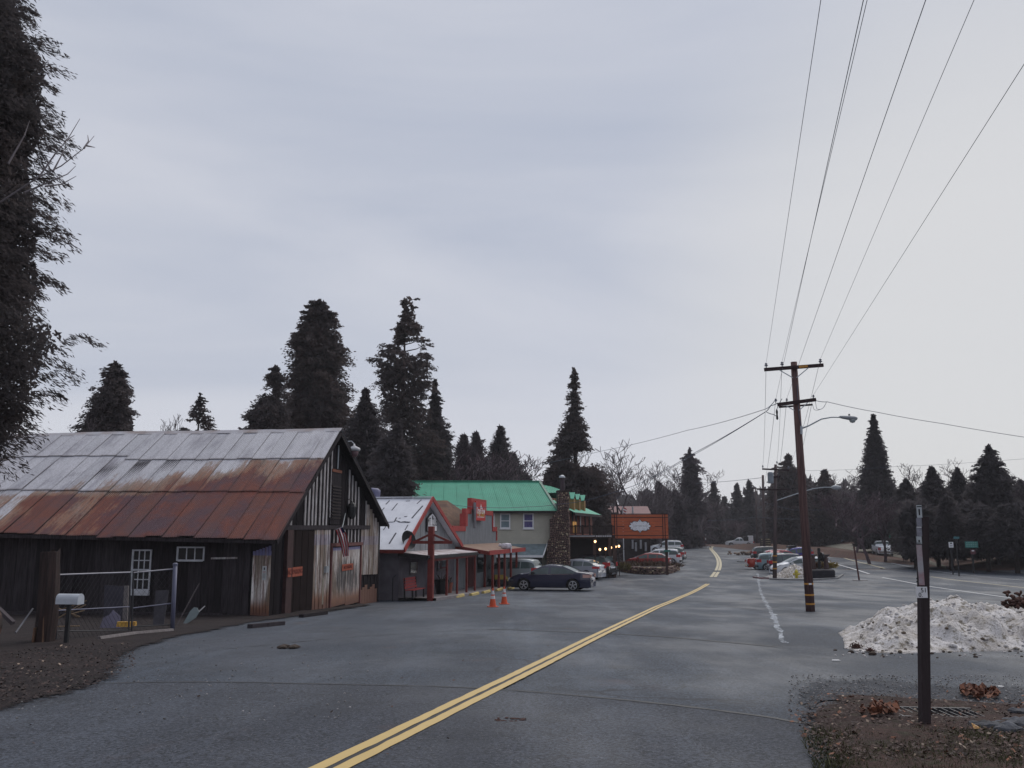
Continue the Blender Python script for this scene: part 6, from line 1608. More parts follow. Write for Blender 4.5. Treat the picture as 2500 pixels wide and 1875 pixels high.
for y0, y1, m in ((1233.5, 1264, M_plate), (1264.5, 1285, M_dim), (1286, 1309, M_dim), (1309.5, 1328, M_plate), (1330, 1428, M_fadedplate)):
    o = edge_plate(y0, y1, m, 2231.5, 2243.5 if y0 < 1329 else 2244, 'edge_plate')
for y0, y1 in ((1243, 1258), (1318, 1323.5)):
    edge_plate(y0, y1, M_black, 2236, 2239, 'arrow_mark').location.y -= .004
for y0, y1 in ((1236, 1238.5), (1325, 1326.5), (1286, 1288)): edge_plate(y0, y1, M_black if y0 != 1286 else M_white, 2232, 2243, 'border_line').location.y -= .004
for y in (1412, 1420): 
    c = S_(2239, y, -.058); MB().lathe([(.008, -.003), (.008, .003)], c, 8, axis='y').build('bolt', M_black, t)
# ================================================================= HYDRANT, LEANING POST, STAMP FRAME
HB = G(1945, 1413.5)
t = thing('fire_hydrant', 'yellow fire hydrant in front of the dirty snow heap', 'hydrant', loc=HB)
My2 = mat('hydrant_yellow', (.55, .45, .05), .5)
MB().lathe([(.17, 0), (.17, .05), (.11, .06), (.11, .46), (.15, .48), (.15, .53), (.13, .56), (.10, .65), (.04, .70), (.04, .75)], (0, 0, 0), 12).build('barrel', My2, t, smooth=False)
for s in (1, -1): MB().lathe([(.055, 0), (.055, .12), (.07, .12), (.07, .17)], (s * .09, 0, .38), 8, axis='x' if s > 0 else 'x').build('outlet', My2, t) if s > 0 else MB().lathe([(.07, -.17), (.07, -.12), (.055, -.12), (.055, 0)], (-.09, 0, .38), 8, axis='x').build('outlet', My2, t)
MB().lathe([(.09, -.2), (.09, -.14), (.07, -.14), (.07, 0)], (0, -.08, .34), 10, axis='y').build('outlet', My2, t)
LB = G(2098, 1417); t = thing('leaning_stake', 'thin rusty leaning stake standing alone near the highway', 'post', loc=LB)
MB().tube([(0, 0, -.1), A(2085, 1335, LB.y) - LB], .065, 8).build('shaft', mat('rusty_stake', (.10, .045, .042), .8), t)
MB().prism([(-.5, -.25), (.55, -.2), (.5, .25), (-.45, .2)], 0.0, .03).build('base_pad', mat('old_concrete_pad', (.28, .25, .25), .85), t)
Yg = 71.5
gb0 = A(2003, 1398, Yg); gz0 = terr(gb0.x, Yg)
t = thing('mining_relic', 'old mining machine with pair of tapered pillars, tall post and wheel', 'monument', loc=(gb0.x, Yg, gz0))
def GR(px, py, dy=0): p = A(px, py, Yg + dy); return Vector((p.x - gb0.x, dy, p.z - gz0))
M_rel = mat('relic_wood', (.075, .045, .042), .85, var=.4, scale=5)
for xa in (1987, 2018):
    a, b = GR(xa, 1395), GR(xa, 1360); a.z = 0
    MB().lathe([(.27, a.z), (.20, (a.z + b.z) * .55), (.13, b.z), (.2, b.z + .03), (.2, b.z + .10)], (a.x, 0, 0), 10).build('pillar', M_rel, t)
    MB().bar((a.x - .28, 0, b.z + .12), (a.x + .3, 0, b.z + .16), .14, .1).build('cap_beam', M_black, t)
a, b = GR(2000, 1395, .4), GR(1999, 1338, .4); MB().tube([(a.x, .4, 0), (b.x, .4, b.z)], .11, 10).build('tall_post', M_black, t)
for i in range(7): 
    z = .9 + (b.z - .9) * i / 7; MB().tube([(b.x, .4, z), (b.x, .4, z + .08)], .13, 10).build('collar', M_trimb, t)
c = GR(2008, 1360, .2); MB().lathe([(.30, -.05), (.36, -.07), (.36, .07), (.30, .05)], c, 16, axis='x').build('wheel', M_trimb, t)
MB().bar(GR(1984, 1366, .1), GR(2022, 1364, .1), .07, .07).build('shaft_bar', M_black, t)
# dark planter box with yellow bush
bx = [G(1979, 1414).xy, G(2038, 1412).xy, G(2036, 1403).xy + Vector((.2, 1.6)), G(1981, 1403).xy + Vector((0, 1.6))]
cb = sum(bx, Vector((0, 0))) / 4; zb_ = terr(cb.x, cb.y)
t = thing('planter_box', 'dark timber planter box below the mining relic', 'planter', loc=(cb.x, cb.y, zb_))
MB().prism([(p.x - cb.x, p.y - cb.y) for p in bx], -.1, .62).build('box', mat('planter_dark', (.022, .021, .028), .85, var=.4), t)
for i in range(3): MB().bar((bx[0].x - cb.x - .03, bx[0].y - cb.y - .04, .1 + .2 * i), (bx[1].x - cb.x + .03, bx[1].y - cb.y - .04, .1 + .2 * i), .05, .17).build('board', MATS['planter_dark'], t)
scrub('bush', 'yellow leaved bush growing in the dark planter box', 'bush', (cb.x + .55, cb.y, zb_ + .6), .8, .5, .35, 500, mat('mustard_leaves', (.26, .19, .04), .9, island=.4), 5)
scrub('dry_grass', 'russet dry grass at left end of the dark planter box', 'grass', (cb.x - .45, cb.y, zb_ + .6), .6, .5, .3, 400, mat('russet_grass', (.14, .07, .04), .9, island=.4), 6)
# ================================================================= SNOW HEAPS
def snowmat(name, dirty):
    k = NB(name); g = k.node('ShaderNodeNewGeometry').outputs['Position']
    n = k.noise(g, 1.6, 6, .7); f = k.noise(g, 7, 6, .75); q = k.noise(g, 20, 4, .7)
    col = k.mix(k.ramp(n, .35, .65), (.78, .75, .75), (.50, .46, .43))
    col = k.mix(k.math('MULTIPLY', k.ramp(f, .51 - dirty, .62 - dirty), .9), col, (.16, .13, .085))
    col = k.mix(k.math('MULTIPLY', k.ramp(q, .57, .66), .8), col, (.085, .06, .05))
    k.put(k.b.inputs['Base Color'], col); k.b.inputs['Roughness'].default_value = .75; k.b.inputs['Subsurface Weight'].default_value = 0.0
    k.bump(k.math('ADD', f, k.math('MULTIPLY', q, .6)), .9, .10); return k.m
def heap(name, lab, outline, hfun, m, res, amp, seed):
    """a lumpy heap: height field over a closed outline"""
    pts = [Vector(p) for p in outline]; x0, x1 = min(p.x for p in pts), max(p.x for p in pts); y0, y1 = min(p.y for p in pts), max(p.y for p in pts)
    c = Vector(((x0 + x1) / 2, (y0 + y1) / 2)); cz = terr(c.x, c.y)
    def inside(p):
        r = False; j = len(pts) - 1
        for i in range(len(pts)):
            a, b = pts[i], pts[j]
            if (a.y > p.y) != (b.y > p.y) and p.x < (b.x - a.x) * (p.y - a.y) / (b.y - a.y) + a.x: r = not r
            j = i
        return r
    nx, ny = int((x1 - x0) / res) + 3, int((y1 - y0) / res) + 3; mb = MB()
    for j in range(ny):
        for i in range(nx):
            p = Vector((x0 - res + i * res, y0 - res + j * res)); d = min(seg_d(p, a, b) for a, b in zip(pts, pts[1:] + pts[:1])); d = d if inside(p) else -d
            h = hfun(p, d) if d > 0 else -.12 - .0 * d
            if d > 0:
                e = min(1, d / .5)
                vv = mnoise.voronoi((p.x * 2.6, p.y * 2.6, seed))[0][0]
                h += e * amp * (mnoise.noise((p.x * 1.6, p.y * 1.6, seed)) + 1.0 * mnoise.noise((p.x * 3.6, p.y * 3.6, seed + 2)) + .3 * (.45 - vv) * 2 + .3 * mnoise.noise((p.x * 10, p.y * 10, seed + 3)))
                h = max(h, .02)
            mb.v.append((p.x - c.x, p.y - c.y, terr(p.x, p.y) - cz + h))
    for j in range(ny - 1):
        for i in range(nx - 1): mb.f.append((j * nx + i, j * nx + i + 1, (j + 1) * nx + i + 1, (j + 1) * nx + i)); mb.mi.append(0)
    o = mb.build(name, m, smooth=True); o.location = (c.x, c.y, cz); tag(o, lab, 'snow heap'); return o
M_snow = snowmat('dirty_snow', .0); M_snow2 = snowmat('grey_dirty_snow', .06)
hp = [G(x, y).xy for x, y in ((2062, 1584), (2095, 1592), (2180, 1596), (2290, 1594), (2420, 1590), (2600, 1592), (2850, 1590))]
bk = [p + Vector((.9, 5.2)) for p in hp[::-1]]; bk[-1] = hp[0] + Vector((.5, 1.4)); bk[-2] = hp[1] + Vector((.9, 3.2))
hx0 = hp[0].x
def hf(p, d):
    t = sstep(0, 3.0, p.x - hx0); cap = .07 + .42 * sstep(.1, 1.5, p.x - hx0) + .27 * sstep(1.2, 2.6, p.x - hx0) - .12 * sstep(2.9, 4.5, p.x - hx0)
    return cap * (1 - (1 - min(1, d / 1.9)) ** 2.0)
heap('snow_heap', 'large dirty snow heap behind the slim marker post at right', hp + bk, hf, M_snow, .06, .17, 2)
hp2 = [G(x, y).xy for x, y in ((1888, 1411), (1920, 1413), (1960, 1412), (1985, 1411))]; bk2 = [p + Vector((.3, 3.2)) for p in hp2[::-1]]
heap('snow_heap', 'small grey snow heap behind the yellow hydrant', hp2 + bk2, lambda p, d: (.25 + .75 * sstep(hp2[0].x, hp2[3].x - .6, p.x)) * (1 - (1 - min(1, d / 1.2)) ** 2), M_snow2, .12, .10, 6)
for hp_o, nn_, s0 in ([o for o in COL.objects if o.get('category') == 'snow heap'][0], 420, .045), ([o for o in COL.objects if o.get('category') == 'snow heap'][1], 120, .05):
    rg = random.Random(5); vv = [v.co for v in hp_o.data.vertices if v.co.z > (.10 if s0 < .05 else .06)]; mb = MB(); mb2 = MB()
    for i in range(nn_):
        c = rg.choice(vv); q = s0 * rg.uniform(.4, 1.0) * (2.2 if rg.random() < .08 else 1); stone(mb2 if rg.random() < .09 else mb, (c.x, c.y, c.z + q * .25), q * 1.2, q, q * .75, rg, 6)
    mb.build('snow_chunks', M_snow, hp_o, smooth=True, kind='stuff'); mb2.build('grit', mat('heap_grit', (.12, .09, .065), .9, var=.5, scale=9), hp_o, kind='stuff')
# clumps and stones at the foot of the big heap
M_clod = mat('muddy_clod', (.075, .055, .045), .9, var=.4, scale=8); M_ice = mat('snow_lump', (.50, .47, .46), .8, var=.2, scale=8)
rs = random.Random(21)
mb = MB(); mb2 = MB()
for i in range(150):
    px, py = rs.uniform(2030, 2500), 1583 + 24 * rs.random() ** 1.6; p = G(px, py); s = rs.uniform(.008, .03) * (2.2 if rs.random() < .10 else 1)
    stone(mb if rs.random() < .35 else mb2, (p.x, p.y, p.z + s * .4), s * 1.3, s, s * .8, rs)
o = mb.build('mud_crumbs', M_clod); o['kind'] = 'stuff'; o = mb2.build('snow_crumbs', M_ice); o['kind'] = 'stuff'
for (px, py, s, lb) in ((2090, 1586, .10, 'brown muddy clod at left foot of the large snow heap'), (2125, 1593, .07, 'small brown clod on the front edge of snow heap'), (2492, 1470, .24, 'big rusty brown clod on top of the snow heap at right edge')):
    p = G(px, py) if py > 1500 else A(px, py + 22, 15.6); mb = MB()
    for i in range(110): stone(mb, (rs.gauss(0, s) * .5, rs.gauss(0, s) * .4, s * .3 + abs(rs.gauss(0, s * .4))), s * rs.uniform(.08, .3), s * rs.uniform(.08, .25), s * rs.uniform(.06, .2), rs, 5)
    o = mb.build('mud_clod', mat('rusty_clod', (.10, .05, .04), .95, var=.5, scale=9), smooth=True); o.location = p; tag(o, lb, 'clod')
# ================================================================= TREES
def foliage(name, a, b, isl=.45):
    k = NB(name); g = k.node('ShaderNodeNewGeometry')
    n = k.noise(g.outputs['Position'], .45, 3, .6)
    r = k.ramp(g.outputs['Random Per Island'], 0, 1)
    col = k.mix(k.math('MULTIPLY', k.math('ADD', k.ramp(n, .4, .65), r), .5), a, b)
    k.put(k.b.inputs['Base Color'], col); k.b.inputs['Roughness'].default_value = .75; k.b.inputs['Specular IOR Level'].default_value = .1
    tr = k.node('ShaderNodeBsdfTranslucent'); k.put(tr.inputs['Color'], col); ms = k.node('ShaderNodeMixShader'); ms.inputs[0].default_value = .42
    k.n.links.new(k.b.outputs[0], ms.inputs[1]); k.n.links.new(tr.outputs[0], ms.inputs[2]); k.n.links.new(ms.outputs[0], k.n.nodes['Material Output'].inputs['Surface'])
    return k.m
F_ced = foliage('cedar_foliage', (.066, .062, .066), (.112, .092, .092)); F_con = foliage('conifer_foliage', (.070, .064, .070), (.118, .094, .094))
F_red = foliage('rusty_conifer_foliage', (.070, .062, .066), (.12, .090, .086)); F_dk = foliage('dark_evergreen_foliage', (.068, .063, .069), (.102, .088, .092))
F_pur = foliage('violet_conifer_foliage', (.066, .057, .068), (.115, .09, .10))
M_bark = mat('dark_bark', (.048, .036, .034), .9, var=.4, scale=3); M_twig = mat('bare_twig', (.10, .08, .088), .85, var=.3, scale=2, island=.25)
M_twigp = mat('violet_twigs', (.098, .066, .080), .85, var=.3, scale=1, island=.3)
def cards(rs, C, D, L, W):
    """diamond leaf cards; C centres, D directions"""
    n = len(C); s = np.cross(D, rs.normal(0, 1, (n, 3))); s /= np.linalg.norm(s, axis=1)[:, None] + 1e-9
    L = L[:, None]; W = W[:, None]
    return np.stack([C - D * L * .5, C + s * W * .5, C + D * L * .5, C - s * W * .5], 1)
def tree(name, lab, prof, Y, m, nclump, ncard, lsize, seed, xb=None, csize=.5, gap=.0, droop=.25, base_px=None, inner=.35, trunk=.22, limbs=0, group=None, cat='tree', half=False, upw=0.0, wratio=.34, core=1.0, lump=.32, csz=(1.6, 3.2), scat=.19, djit=.42):
    """prof: (y_px, xl_px, xr_px) top to bottom read off the silhouette, turned into a round crown of real size at distance Y"""
    rs = np.random.RandomState(seed)
    rows = [(A(l, y, Y).z, A(l, y, Y).x, A(r, y, Y).x) for y, l, r in prof]
    xc = A(xb, prof[0][0], Y).x if xb is not None else sum((l + r) / 2 for z, l, r in rows) / len(rows)
    gz_ = terr(xc, Y) if not (xc > R_of(Y)) or Y > 220 or Y < 52 else verge_z(xc, Y)
    t = thing(name, lab, cat, loc=(xc, Y, gz_), group=group)
    zt, zb_ = rows[0][0], rows[-1][0]
    zs = np.array([r[0] for r in rows][::-1]); rl = np.array([xc - r[1] for r in rows][::-1]); rr_ = np.array([r[2] - xc for r in rows][::-1])
    # clump heights weighted by girth
    zz = np.linspace(zb_, zt, 200); g = np.interp(zz, zs, (rl + rr_) / 2) + .15; cdf = np.cumsum(g); cdf /= cdf[-1]
    z = np.interp(rs.uniform(0, 1, nclump), cdf, zz); az = rs.uniform(0, 2 * np.pi, nclump)
    if half: az = np.where(np.sin(az) > .35, -az, az)
    ca = (1 + np.cos(az)) / 2; Rm = np.interp(z, zs, rl) * (1 - ca) + np.interp(z, zs, rr_) * ca
    lum = np.array([mnoise.noise((math.cos(a_) * 1.3 + seed, math.sin(a_) * 1.3, z_ * .42 / csize)) for a_, z_ in zip(az, z)])
    Rm = np.maximum(Rm * (1 + lump * lum), .08)
    rf = inner + (1 - inner) * rs.uniform(0, 1, nclump) ** .38
    rf *= 1 + .06 * rs.normal(0, 1, nclump)
    cs = csize * rs.uniform(.55, 1.25, nclump) * np.clip((zt - z) / (zt - zb_) * 1.6 + .35, .35, 1)
    cs = np.minimum(cs, Rm * .9 + .12); rad = np.maximum(Rm * rf - cs * .62, 0)
    keep = np.ones(nclump, bool)
    if gap > 0:
        for i in range(nclump):
            if mnoise.noise((rad[i] * math.cos(az[i]) * .55 / csize * .5, rad[i] * math.sin(az[i]) * .28 / csize, z[i] * .6 / csize * .5 + seed)) < -.5 + gap and z[i] < zb_ + (zt - zb_) * .86: keep[i] = False
    z, az, rad, cs = z[keep], az[keep], rad[keep], cs[keep]; n = len(z)
    out = np.stack([np.cos(az), np.sin(az), np.zeros(n)], 1)
    Cc = np.stack([rad * np.cos(az), rad * np.sin(az), z - gz_], 1)
    # cards scattered along each clump, which is a drooping spray pointing outwards
    C = np.repeat(Cc, ncard, 0); O = np.repeat(out, ncard, 0); S = np.repeat(cs, ncard)[:, None]
    along = rs.uniform(-1, 1, (n * ncard, 1)); C = C + O * along * S * .9 + rs.normal(0, 1, (n * ncard, 3)) * S * np.array([scat, scat, scat * .7])
    C[:, 2] -= (np.abs(along[:, 0]) * droop - upw * along[:, 0]) * S[:, 0]
    D = O * .9 + rs.normal(0, djit, (n * ncard, 3)); D[:, 2] += -droop + upw; D /= np.linalg.norm(D, axis=1)[:, None]
    L = lsize * rs.uniform(.6, 1.5, n * ncard); V = cards(rs, C, D, L, L * wratio)
    # bigger, denser twig masses deep in the crown
    nc = int(core * nclump * 14)
    if nc:
        zc = np.interp(rs.uniform(0, 1, nc), cdf, zz); ac = rs.uniform(0, 2 * np.pi, nc); cc = (1 + np.cos(ac)) / 2
        Rc = np.interp(zc, zs, rl) * (1 - cc) + np.interp(zc, zs, rr_) * cc; q = np.maximum(Rc - csize * .55, .04) * rs.uniform(0, 1, nc) ** .5 * .95
        P3 = np.stack([q * np.cos(ac), q * np.sin(ac), zc - gz_], 1); ok = np.ones(nc, bool)
        if gap > .1:
            for i in range(nc):
                if mnoise.noise((P3[i, 0] * .28 / csize, P3[i, 1] * .14 / csize, zc[i] * .3 / csize + seed)) < -.42 + gap: ok[i] = False
        P3 = P3[ok]; Dc = rs.normal(0, 1, P3.shape); Dc /= np.linalg.norm(Dc, axis=1)[:, None]; Lc = lsize * rs.uniform(csz[0], csz[1], len(P3)); V = np.concatenate([V, cards(rs, P3, Dc, Lc, Lc * .5)])
    o = bpy.data.objects.new('crown', nparr_mesh('crown', V, m)); COL.objects.link(o); o.parent = t

    th = zt - gz_
    MB().tube([(0, 0, -.3), (.02, 0, th * .5), (0, 0, th * .96)], [trunk, trunk * .62, .03], 8).build('trunk', M_bark, t, smooth=True)
    if limbs:
        mb = MB()
        for i in range(limbs):
            q = rs.randint(n); c = Cc[q]; z0 = max(.5, c[2] - rs.uniform(.1, .5) * np.hypot(c[0], c[1])); mb.tube([(0, 0, z0), tuple(c * np.array([.55, .55, 0]) + np.array([0, 0, z0 + (c[2] - z0) * .35])), tuple(c)], [.07, .045, .015], 4, cap=False)
        mb.build('limbs', M_bark, t, kind='stuff')
    return t
# ---- the big cedar at the left edge, in front of the barn
CE = [(-420, -330, 20), (-200, -420, 46), (-60, -440, 51), (0, -450, 66), (60, -460, 88), (115, -470, 128), (150, -470, 121), (178, -470, 124), (215, -470, 104), (262, -480, 136), (300, -480, 102), (350, -480, 91), (430, -480, 94), (480, -480, 106), (530, -480, 128), (558, -480, 108), (600, -480, 106), (650, -480, 118), (682, -480, 121), (722, -480, 84), (762, -470, 92), (785, -470, 170), (812, -470, 174), (840, -460, 126), (875, -450, 122), (922, -440, 114), (1000, -420, 88), (1060, -400, 56), (1100, -390, 42), (1165, -340, 20)]
tree('cedar_tree', 'huge dark cedar filling the left edge, in front of barn roof', CE, 19.5, F_ced, 2700, 110, .125, 3, xb=-150, csize=.66, gap=.10, droop=.55, inner=.45, lump=.10, csz=(.8, 1.5), scat=.125, djit=.30, trunk=.42, limbs=120, wratio=.20, core=7.0)
# bare twigs reaching out of it
def branchlets(name, lab, segs, Y, m, cat='branch', r0=.02):
    c = A(*segs[0][0], Y); mb = MB()
    for s in segs:
        pts = [A(x, y, Y + .3 * i) - c for i, (x, y) in enumerate(s)]; mb.tube(pts, [r0 * (1 - .75 * i / (len(pts) - 1)) for i in range(len(pts))], 5)
    o = mb.build(name, m); o.location = c; return tag(o, lab, cat)
branchlets('bare_branch', 'thin bare branch reaching out from the left cedar against the sky', [[(-40, 520), (90, 435), (150, 405), (205, 362), (230, 332)], [(205, 362), (216, 345), (214, 330)], [(212, 356), (232, 360)], [(95, 432), (135, 375), (165, 340), (195, 290)], [(60, 470), (130, 440), (165, 425), (185, 405)], [(110, 455), (150, 450), (186, 430)], [(130, 418), (150, 380), (160, 358)], [(158, 345), (182, 330)], [(20, 400), (60, 330), (72, 295)]], 18.0, mat('pale_bare_twig', (.16, .14, .15), .9), r0=.022)
# ---- trees behind the barn and club
tree('conifer_tree', 'bushy conifer standing alone behind left half of barn roof', [(886, 268, 286), (905, 252, 308), (925, 258, 318), (950, 232, 320), (980, 230, 332), (1000, 218, 330), (1030, 200, 335), (1070, 190, 340), (1110, 185, 345)], 62, F_con, 420, 74, .22, 11, xb=282, core=.5, csize=.75, gap=.07)
tree('pine_tree', 'small pine with puffed needles behind the middle of barn ridge', [(958, 484, 496), (980, 474, 504), (1000, 464, 514), (1030, 448, 526), (1055, 432, 538), (1090, 426, 545)], 66, F_con, 150, 44, .2, 12, xb=489, core=.06, csize=.42, gap=.26, inner=.2)
tree('tall_conifer', 'tall broad conifer with clumped top behind the barn gable', [(738, 752, 808), (760, 738, 815), (785, 735, 818), (815, 712, 826), (830, 694, 835), (850, 700, 858), (880, 712, 862), (905, 705, 835), (930, 690, 842), (960, 705, 866), (985, 690, 874), (1020, 680, 862), (1060, 650, 850), (1120, 640, 850)], 75, F_red, 800, 90, .27, 13, xb=775, core=.55, csize=1.05, gap=.06, inner=.2, trunk=.4, limbs=40)
tree('conifer_tree', 'shorter conifer leaning against the tall one left of barn gable', [(898, 655, 668), (915, 650, 690), (945, 635, 700), (980, 620, 700), (1010, 606, 700), (1040, 594, 700), (1080, 585, 700)], 68, F_con, 300, 70, .25, 14, xb=675, csize=.8, gap=.14)
tree('tall_conifer', 'tallest ragged conifer with open gaps between barn and club', [(730, 980, 1022), (760, 984, 1028), (785, 965, 1030), (810, 950, 1045), (830, 962, 1052), (845, 935, 1056), (865, 908, 1060), (890, 905, 1066), (915, 916, 1060), (945, 912, 1050), (985, 925, 1050), (1030, 915, 1060), (1080, 900, 1080), (1160, 890, 1080), (1230, 890, 1080)], 86, F_red, 720, 84, .25, 15, xb=990, core=.4, csize=.9, gap=.16, lump=.26, inner=.25, trunk=.38, limbs=70)
tree('conifer_tree', 'dark pointed conifer right of the ragged tall one', [(928, 1058, 1066), (960, 1050, 1076), (1000, 1042, 1086), (1040, 1032, 1092), (1060, 1026, 1108), (1100, 1015, 1112), (1180, 1000, 1114), (1240, 1000, 1114)], 88, F_dk, 460, 80, .25, 16, xb=1062, csize=.75, gap=.05, inner=.15)
tree('conifer_tree', 'dark conifer filling the gap right of the barn gable', [(952, 888, 900), (980, 876, 912), (1020, 862, 930), (1060, 848, 940), (1120, 838, 950), (1260, 830, 960)], 64, F_dk, 500, 70, .27, 17, xb=893, csize=.8, gap=.02, inner=.1)
tree('conifer_tree', 'low dark conifer behind the white club roof', [(1040, 945, 970), (1080, 920, 990), (1130, 905, 1008), (1180, 900, 1020), (1300, 895, 1022)], 60, F_dk, 340, 60, .27, 18, xb=972, csize=.9, gap=.0, inner=.1)
for i, (prof, lab) in enumerate((([(1066, 1128, 1134), (1085, 1118, 1146), (1110, 1110, 1156), (1150, 1100, 1166), (1200, 1095, 1170)], 'spiky conifer leftmost behind the green roof'), ([(1058, 1158, 1164), (1080, 1150, 1175), (1110, 1142, 1184), (1150, 1134, 1192), (1200, 1130, 1195)], 'spiky conifer second from left behind green roof'), ([(1044, 1217, 1223), (1065, 1206, 1236), (1090, 1195, 1244), (1130, 1188, 1256), (1200, 1180, 1270)], 'tallest spiky conifer behind the green roof'), ([(1110, 1246, 1252), (1130, 1240, 1264), (1160, 1234, 1274), (1210, 1230, 1284)], 'spiky small conifer right end of the green ridge'), ([(1160, 1276, 1282), (1172, 1266, 1292), (1200, 1258, 1300)], 'tiny spiky conifer just above the green ridge'))):
    tree('spiky_conifer', lab, prof, 96 + i * 2, F_pur if i in (0, 1) else F_dk, 280, 50, .36, 30 + i, csize=1.0, gap=.05, droop=-.1, upw=.45, inner=.1, wratio=.26)
tree('tall_conifer', 'big pointed conifer behind the chimney of the lodge', [(902, 1398, 1406), (925, 1392, 1412), (950, 1388, 1414), (975, 1384, 1420), (1000, 1382, 1420), (1015, 1374, 1420), (1035, 1360, 1430), (1060, 1350, 1438), (1085, 1344, 1440), (1110, 1340, 1446), (1125, 1330, 1455), (1150, 1320, 1482), (1170, 1308, 1490), (1200, 1300, 1492), (1260, 1300, 1496), (1330, 1310, 1496)], 98, F_red, 900, 70, .32, 19, xb=1402, core=.45, csize=1.15, gap=.12, inner=.2, trunk=.4, limbs=30)
tree('conifer_tree', 'dark evergreen mass beneath the big pointed conifer', [(1225, 1430, 1470), (1250, 1420, 1500), (1290, 1415, 1510), (1370, 1415, 1515)], 104, F_dk, 220, 40, .5, 20, csize=1.1, inner=.1)
# beyond the orange sign
tree('conifer_tree', 'loose conifer rising above the road crest, left side', [(1094, 1680, 1688), (1112, 1668, 1698), (1130, 1662, 1708), (1150, 1664, 1722), (1165, 1658, 1712), (1190, 1655, 1715), (1230, 1650, 1722), (1330, 1645, 1730)], 165, F_pur, 360, 54, .5, 21, xb=1683, core=.2, csize=1.7, gap=.18, inner=.2, limbs=12)
FARL = [([(1182, 1606, 1612), (1200, 1598, 1622), (1230, 1588, 1632), (1330, 1580, 1640)], 150, F_pur, 'pointed conifer above right end of the orange sign'),
 ([(1178, 1740, 1746), (1200, 1734, 1752), (1230, 1726, 1762), (1335, 1720, 1772)], 205, F_dk, 'narrow conifer just right of the road crest gap'),
 ([(1184, 1797, 1803), (1205, 1788, 1812), (1240, 1778, 1824), (1335, 1770, 1834)], 215, F_dk, 'pointed conifer centred over the white truck'),
 ([(1176, 1826, 1833), (1200, 1820, 1842), (1240, 1812, 1850), (1335, 1805, 1860)], 208, F_dk, 'conifer rising left of the far poles'),
 ([(1215, 1766, 1772), (1235, 1758, 1782), (1335, 1750, 1795)], 222, F_dk, 'low conifer in the notch above the road crest'),
 ([(1240, 1700, 1712), (1260, 1690, 1740), (1340, 1685, 1750)], 200, F_pur, 'rounded dark tree at the left of the road crest'),
 ([(1205, 1640, 1655), (1230, 1628, 1672), (1335, 1620, 1690)], 160, F_pur, 'violet brown tree behind the white utility car'),
 ([(1215, 1575, 1590), (1240, 1562, 1604), (1330, 1560, 1610)], 145, F_dk, 'dark tree directly behind the orange sign'),
 ([(1240, 1520, 1540), (1270, 1500, 1566), (1340, 1495, 1570)], 150, F_dk, 'dark tree behind the mauve roof')]
for i, (prof, Y, m, lab) in enumerate(FARL): tree('far_conifer', lab, prof, Y, m, 240, 44, .6, 50 + i, csize=1.6, gap=.03, inner=.1)
# the dark belt on the right
tree('broad_conifer', 'broad dark conifer with ragged top left of the tall leaning pole', [(1112, 1912, 1922), (1135, 1902, 1935), (1150, 1890, 1962), (1175, 1880, 1972), (1220, 1868, 1985), (1330, 1862, 1990)], 150, F_red, 460, 56, .5, 70, xb=1925, csize=1.7, gap=.06, inner=.1)
tree('broad_conifer', 'rounded conifer just right of the tall leaning pole', [(1150, 2006, 2018), (1165, 1998, 2028), (1190, 1990, 2038), (1230, 1978, 2048), (1330, 1970, 2055)], 150, F_red, 380, 54, .5, 71, xb=2012, csize=1.6, gap=.06, inner=.1)
tree('broad_conifer', 'dark conifer between the two far right poles', [(1180, 1950, 1962), (1210, 1935, 1985), (1250, 1925, 1995), (1330, 1920, 2000)], 165, F_dk, 260, 36, .8, 72, csize=1.8, inner=.1)
tree('giant_conifer', 'very tall dense cone shaped conifer right of the street lamp', [(1014, 2129, 2134), (1030, 2124, 2139), (1060, 2119, 2146), (1100, 2110, 2158), (1140, 2104, 2166), (1180, 2098, 2178), (1220, 2092, 2190), (1250, 2088, 2194), (1335, 2085, 2198)], 118, F_dk, 1700, 60, .30, 73, xb=2132, csize=.95, gap=.05, inner=.25, trunk=.5, lump=.12)
RIGHT = [([(1172, 2202, 2212), (1190, 2192, 2230), (1215, 2186, 2246), (1260, 2184, 2262), (1345, 2180, 2270)], 95, F_dk, 'dark round topped evergreen right of the white bank pickup'),
 ([(1142, 2271, 2278), (1165, 2262, 2292), (1190, 2248, 2310), (1225, 2240, 2322), (1345, 2235, 2330)], 86, F_dk, 'dark evergreen with thin spire behind the slim marker post'),
 ([(1146, 2336, 2344), (1170, 2326, 2356), (1200, 2318, 2368), (1345, 2310, 2380)], 92, F_dk, 'dark evergreen behind the small white verge sign'),
 ([(1090, 2412, 2422), (1110, 2400, 2436), (1128, 2388, 2446), (1150, 2378, 2450), (1160, 2376, 2470), (1190, 2368, 2480), (1250, 2362, 2486), (1350, 2360, 2490)], 84, F_dk, 'largest dark evergreen above the green verge sign'),
 ([(1175, 2480, 2492), (1200, 2470, 2510), (1240, 2460, 2540), (1350, 2455, 2560)], 88, F_pur, 'dark evergreen cut by the right picture edge'),
 ([(1215, 2300, 2320), (1260, 2285, 2345), (1350, 2280, 2355)], 80, F_dk, 'low dark evergreen bush behind the verge signs'),
 ([(1240, 2380, 2420), (1270, 2350, 2460), (1365, 2345, 2475)], 78, F_dk, 'wide low evergreen behind the green verge sign'),
 ([(1235, 2440, 2480), (1280, 2420, 2530), (1370, 2415, 2560)], 76, F_dk, 'low dark evergreen at the right edge of the bank'),
 ([(1230, 2215, 2240), (1280, 2195, 2262), (1345, 2190, 2275)], 84, F_dk, 'low dark evergreen left of the slim marker post')]
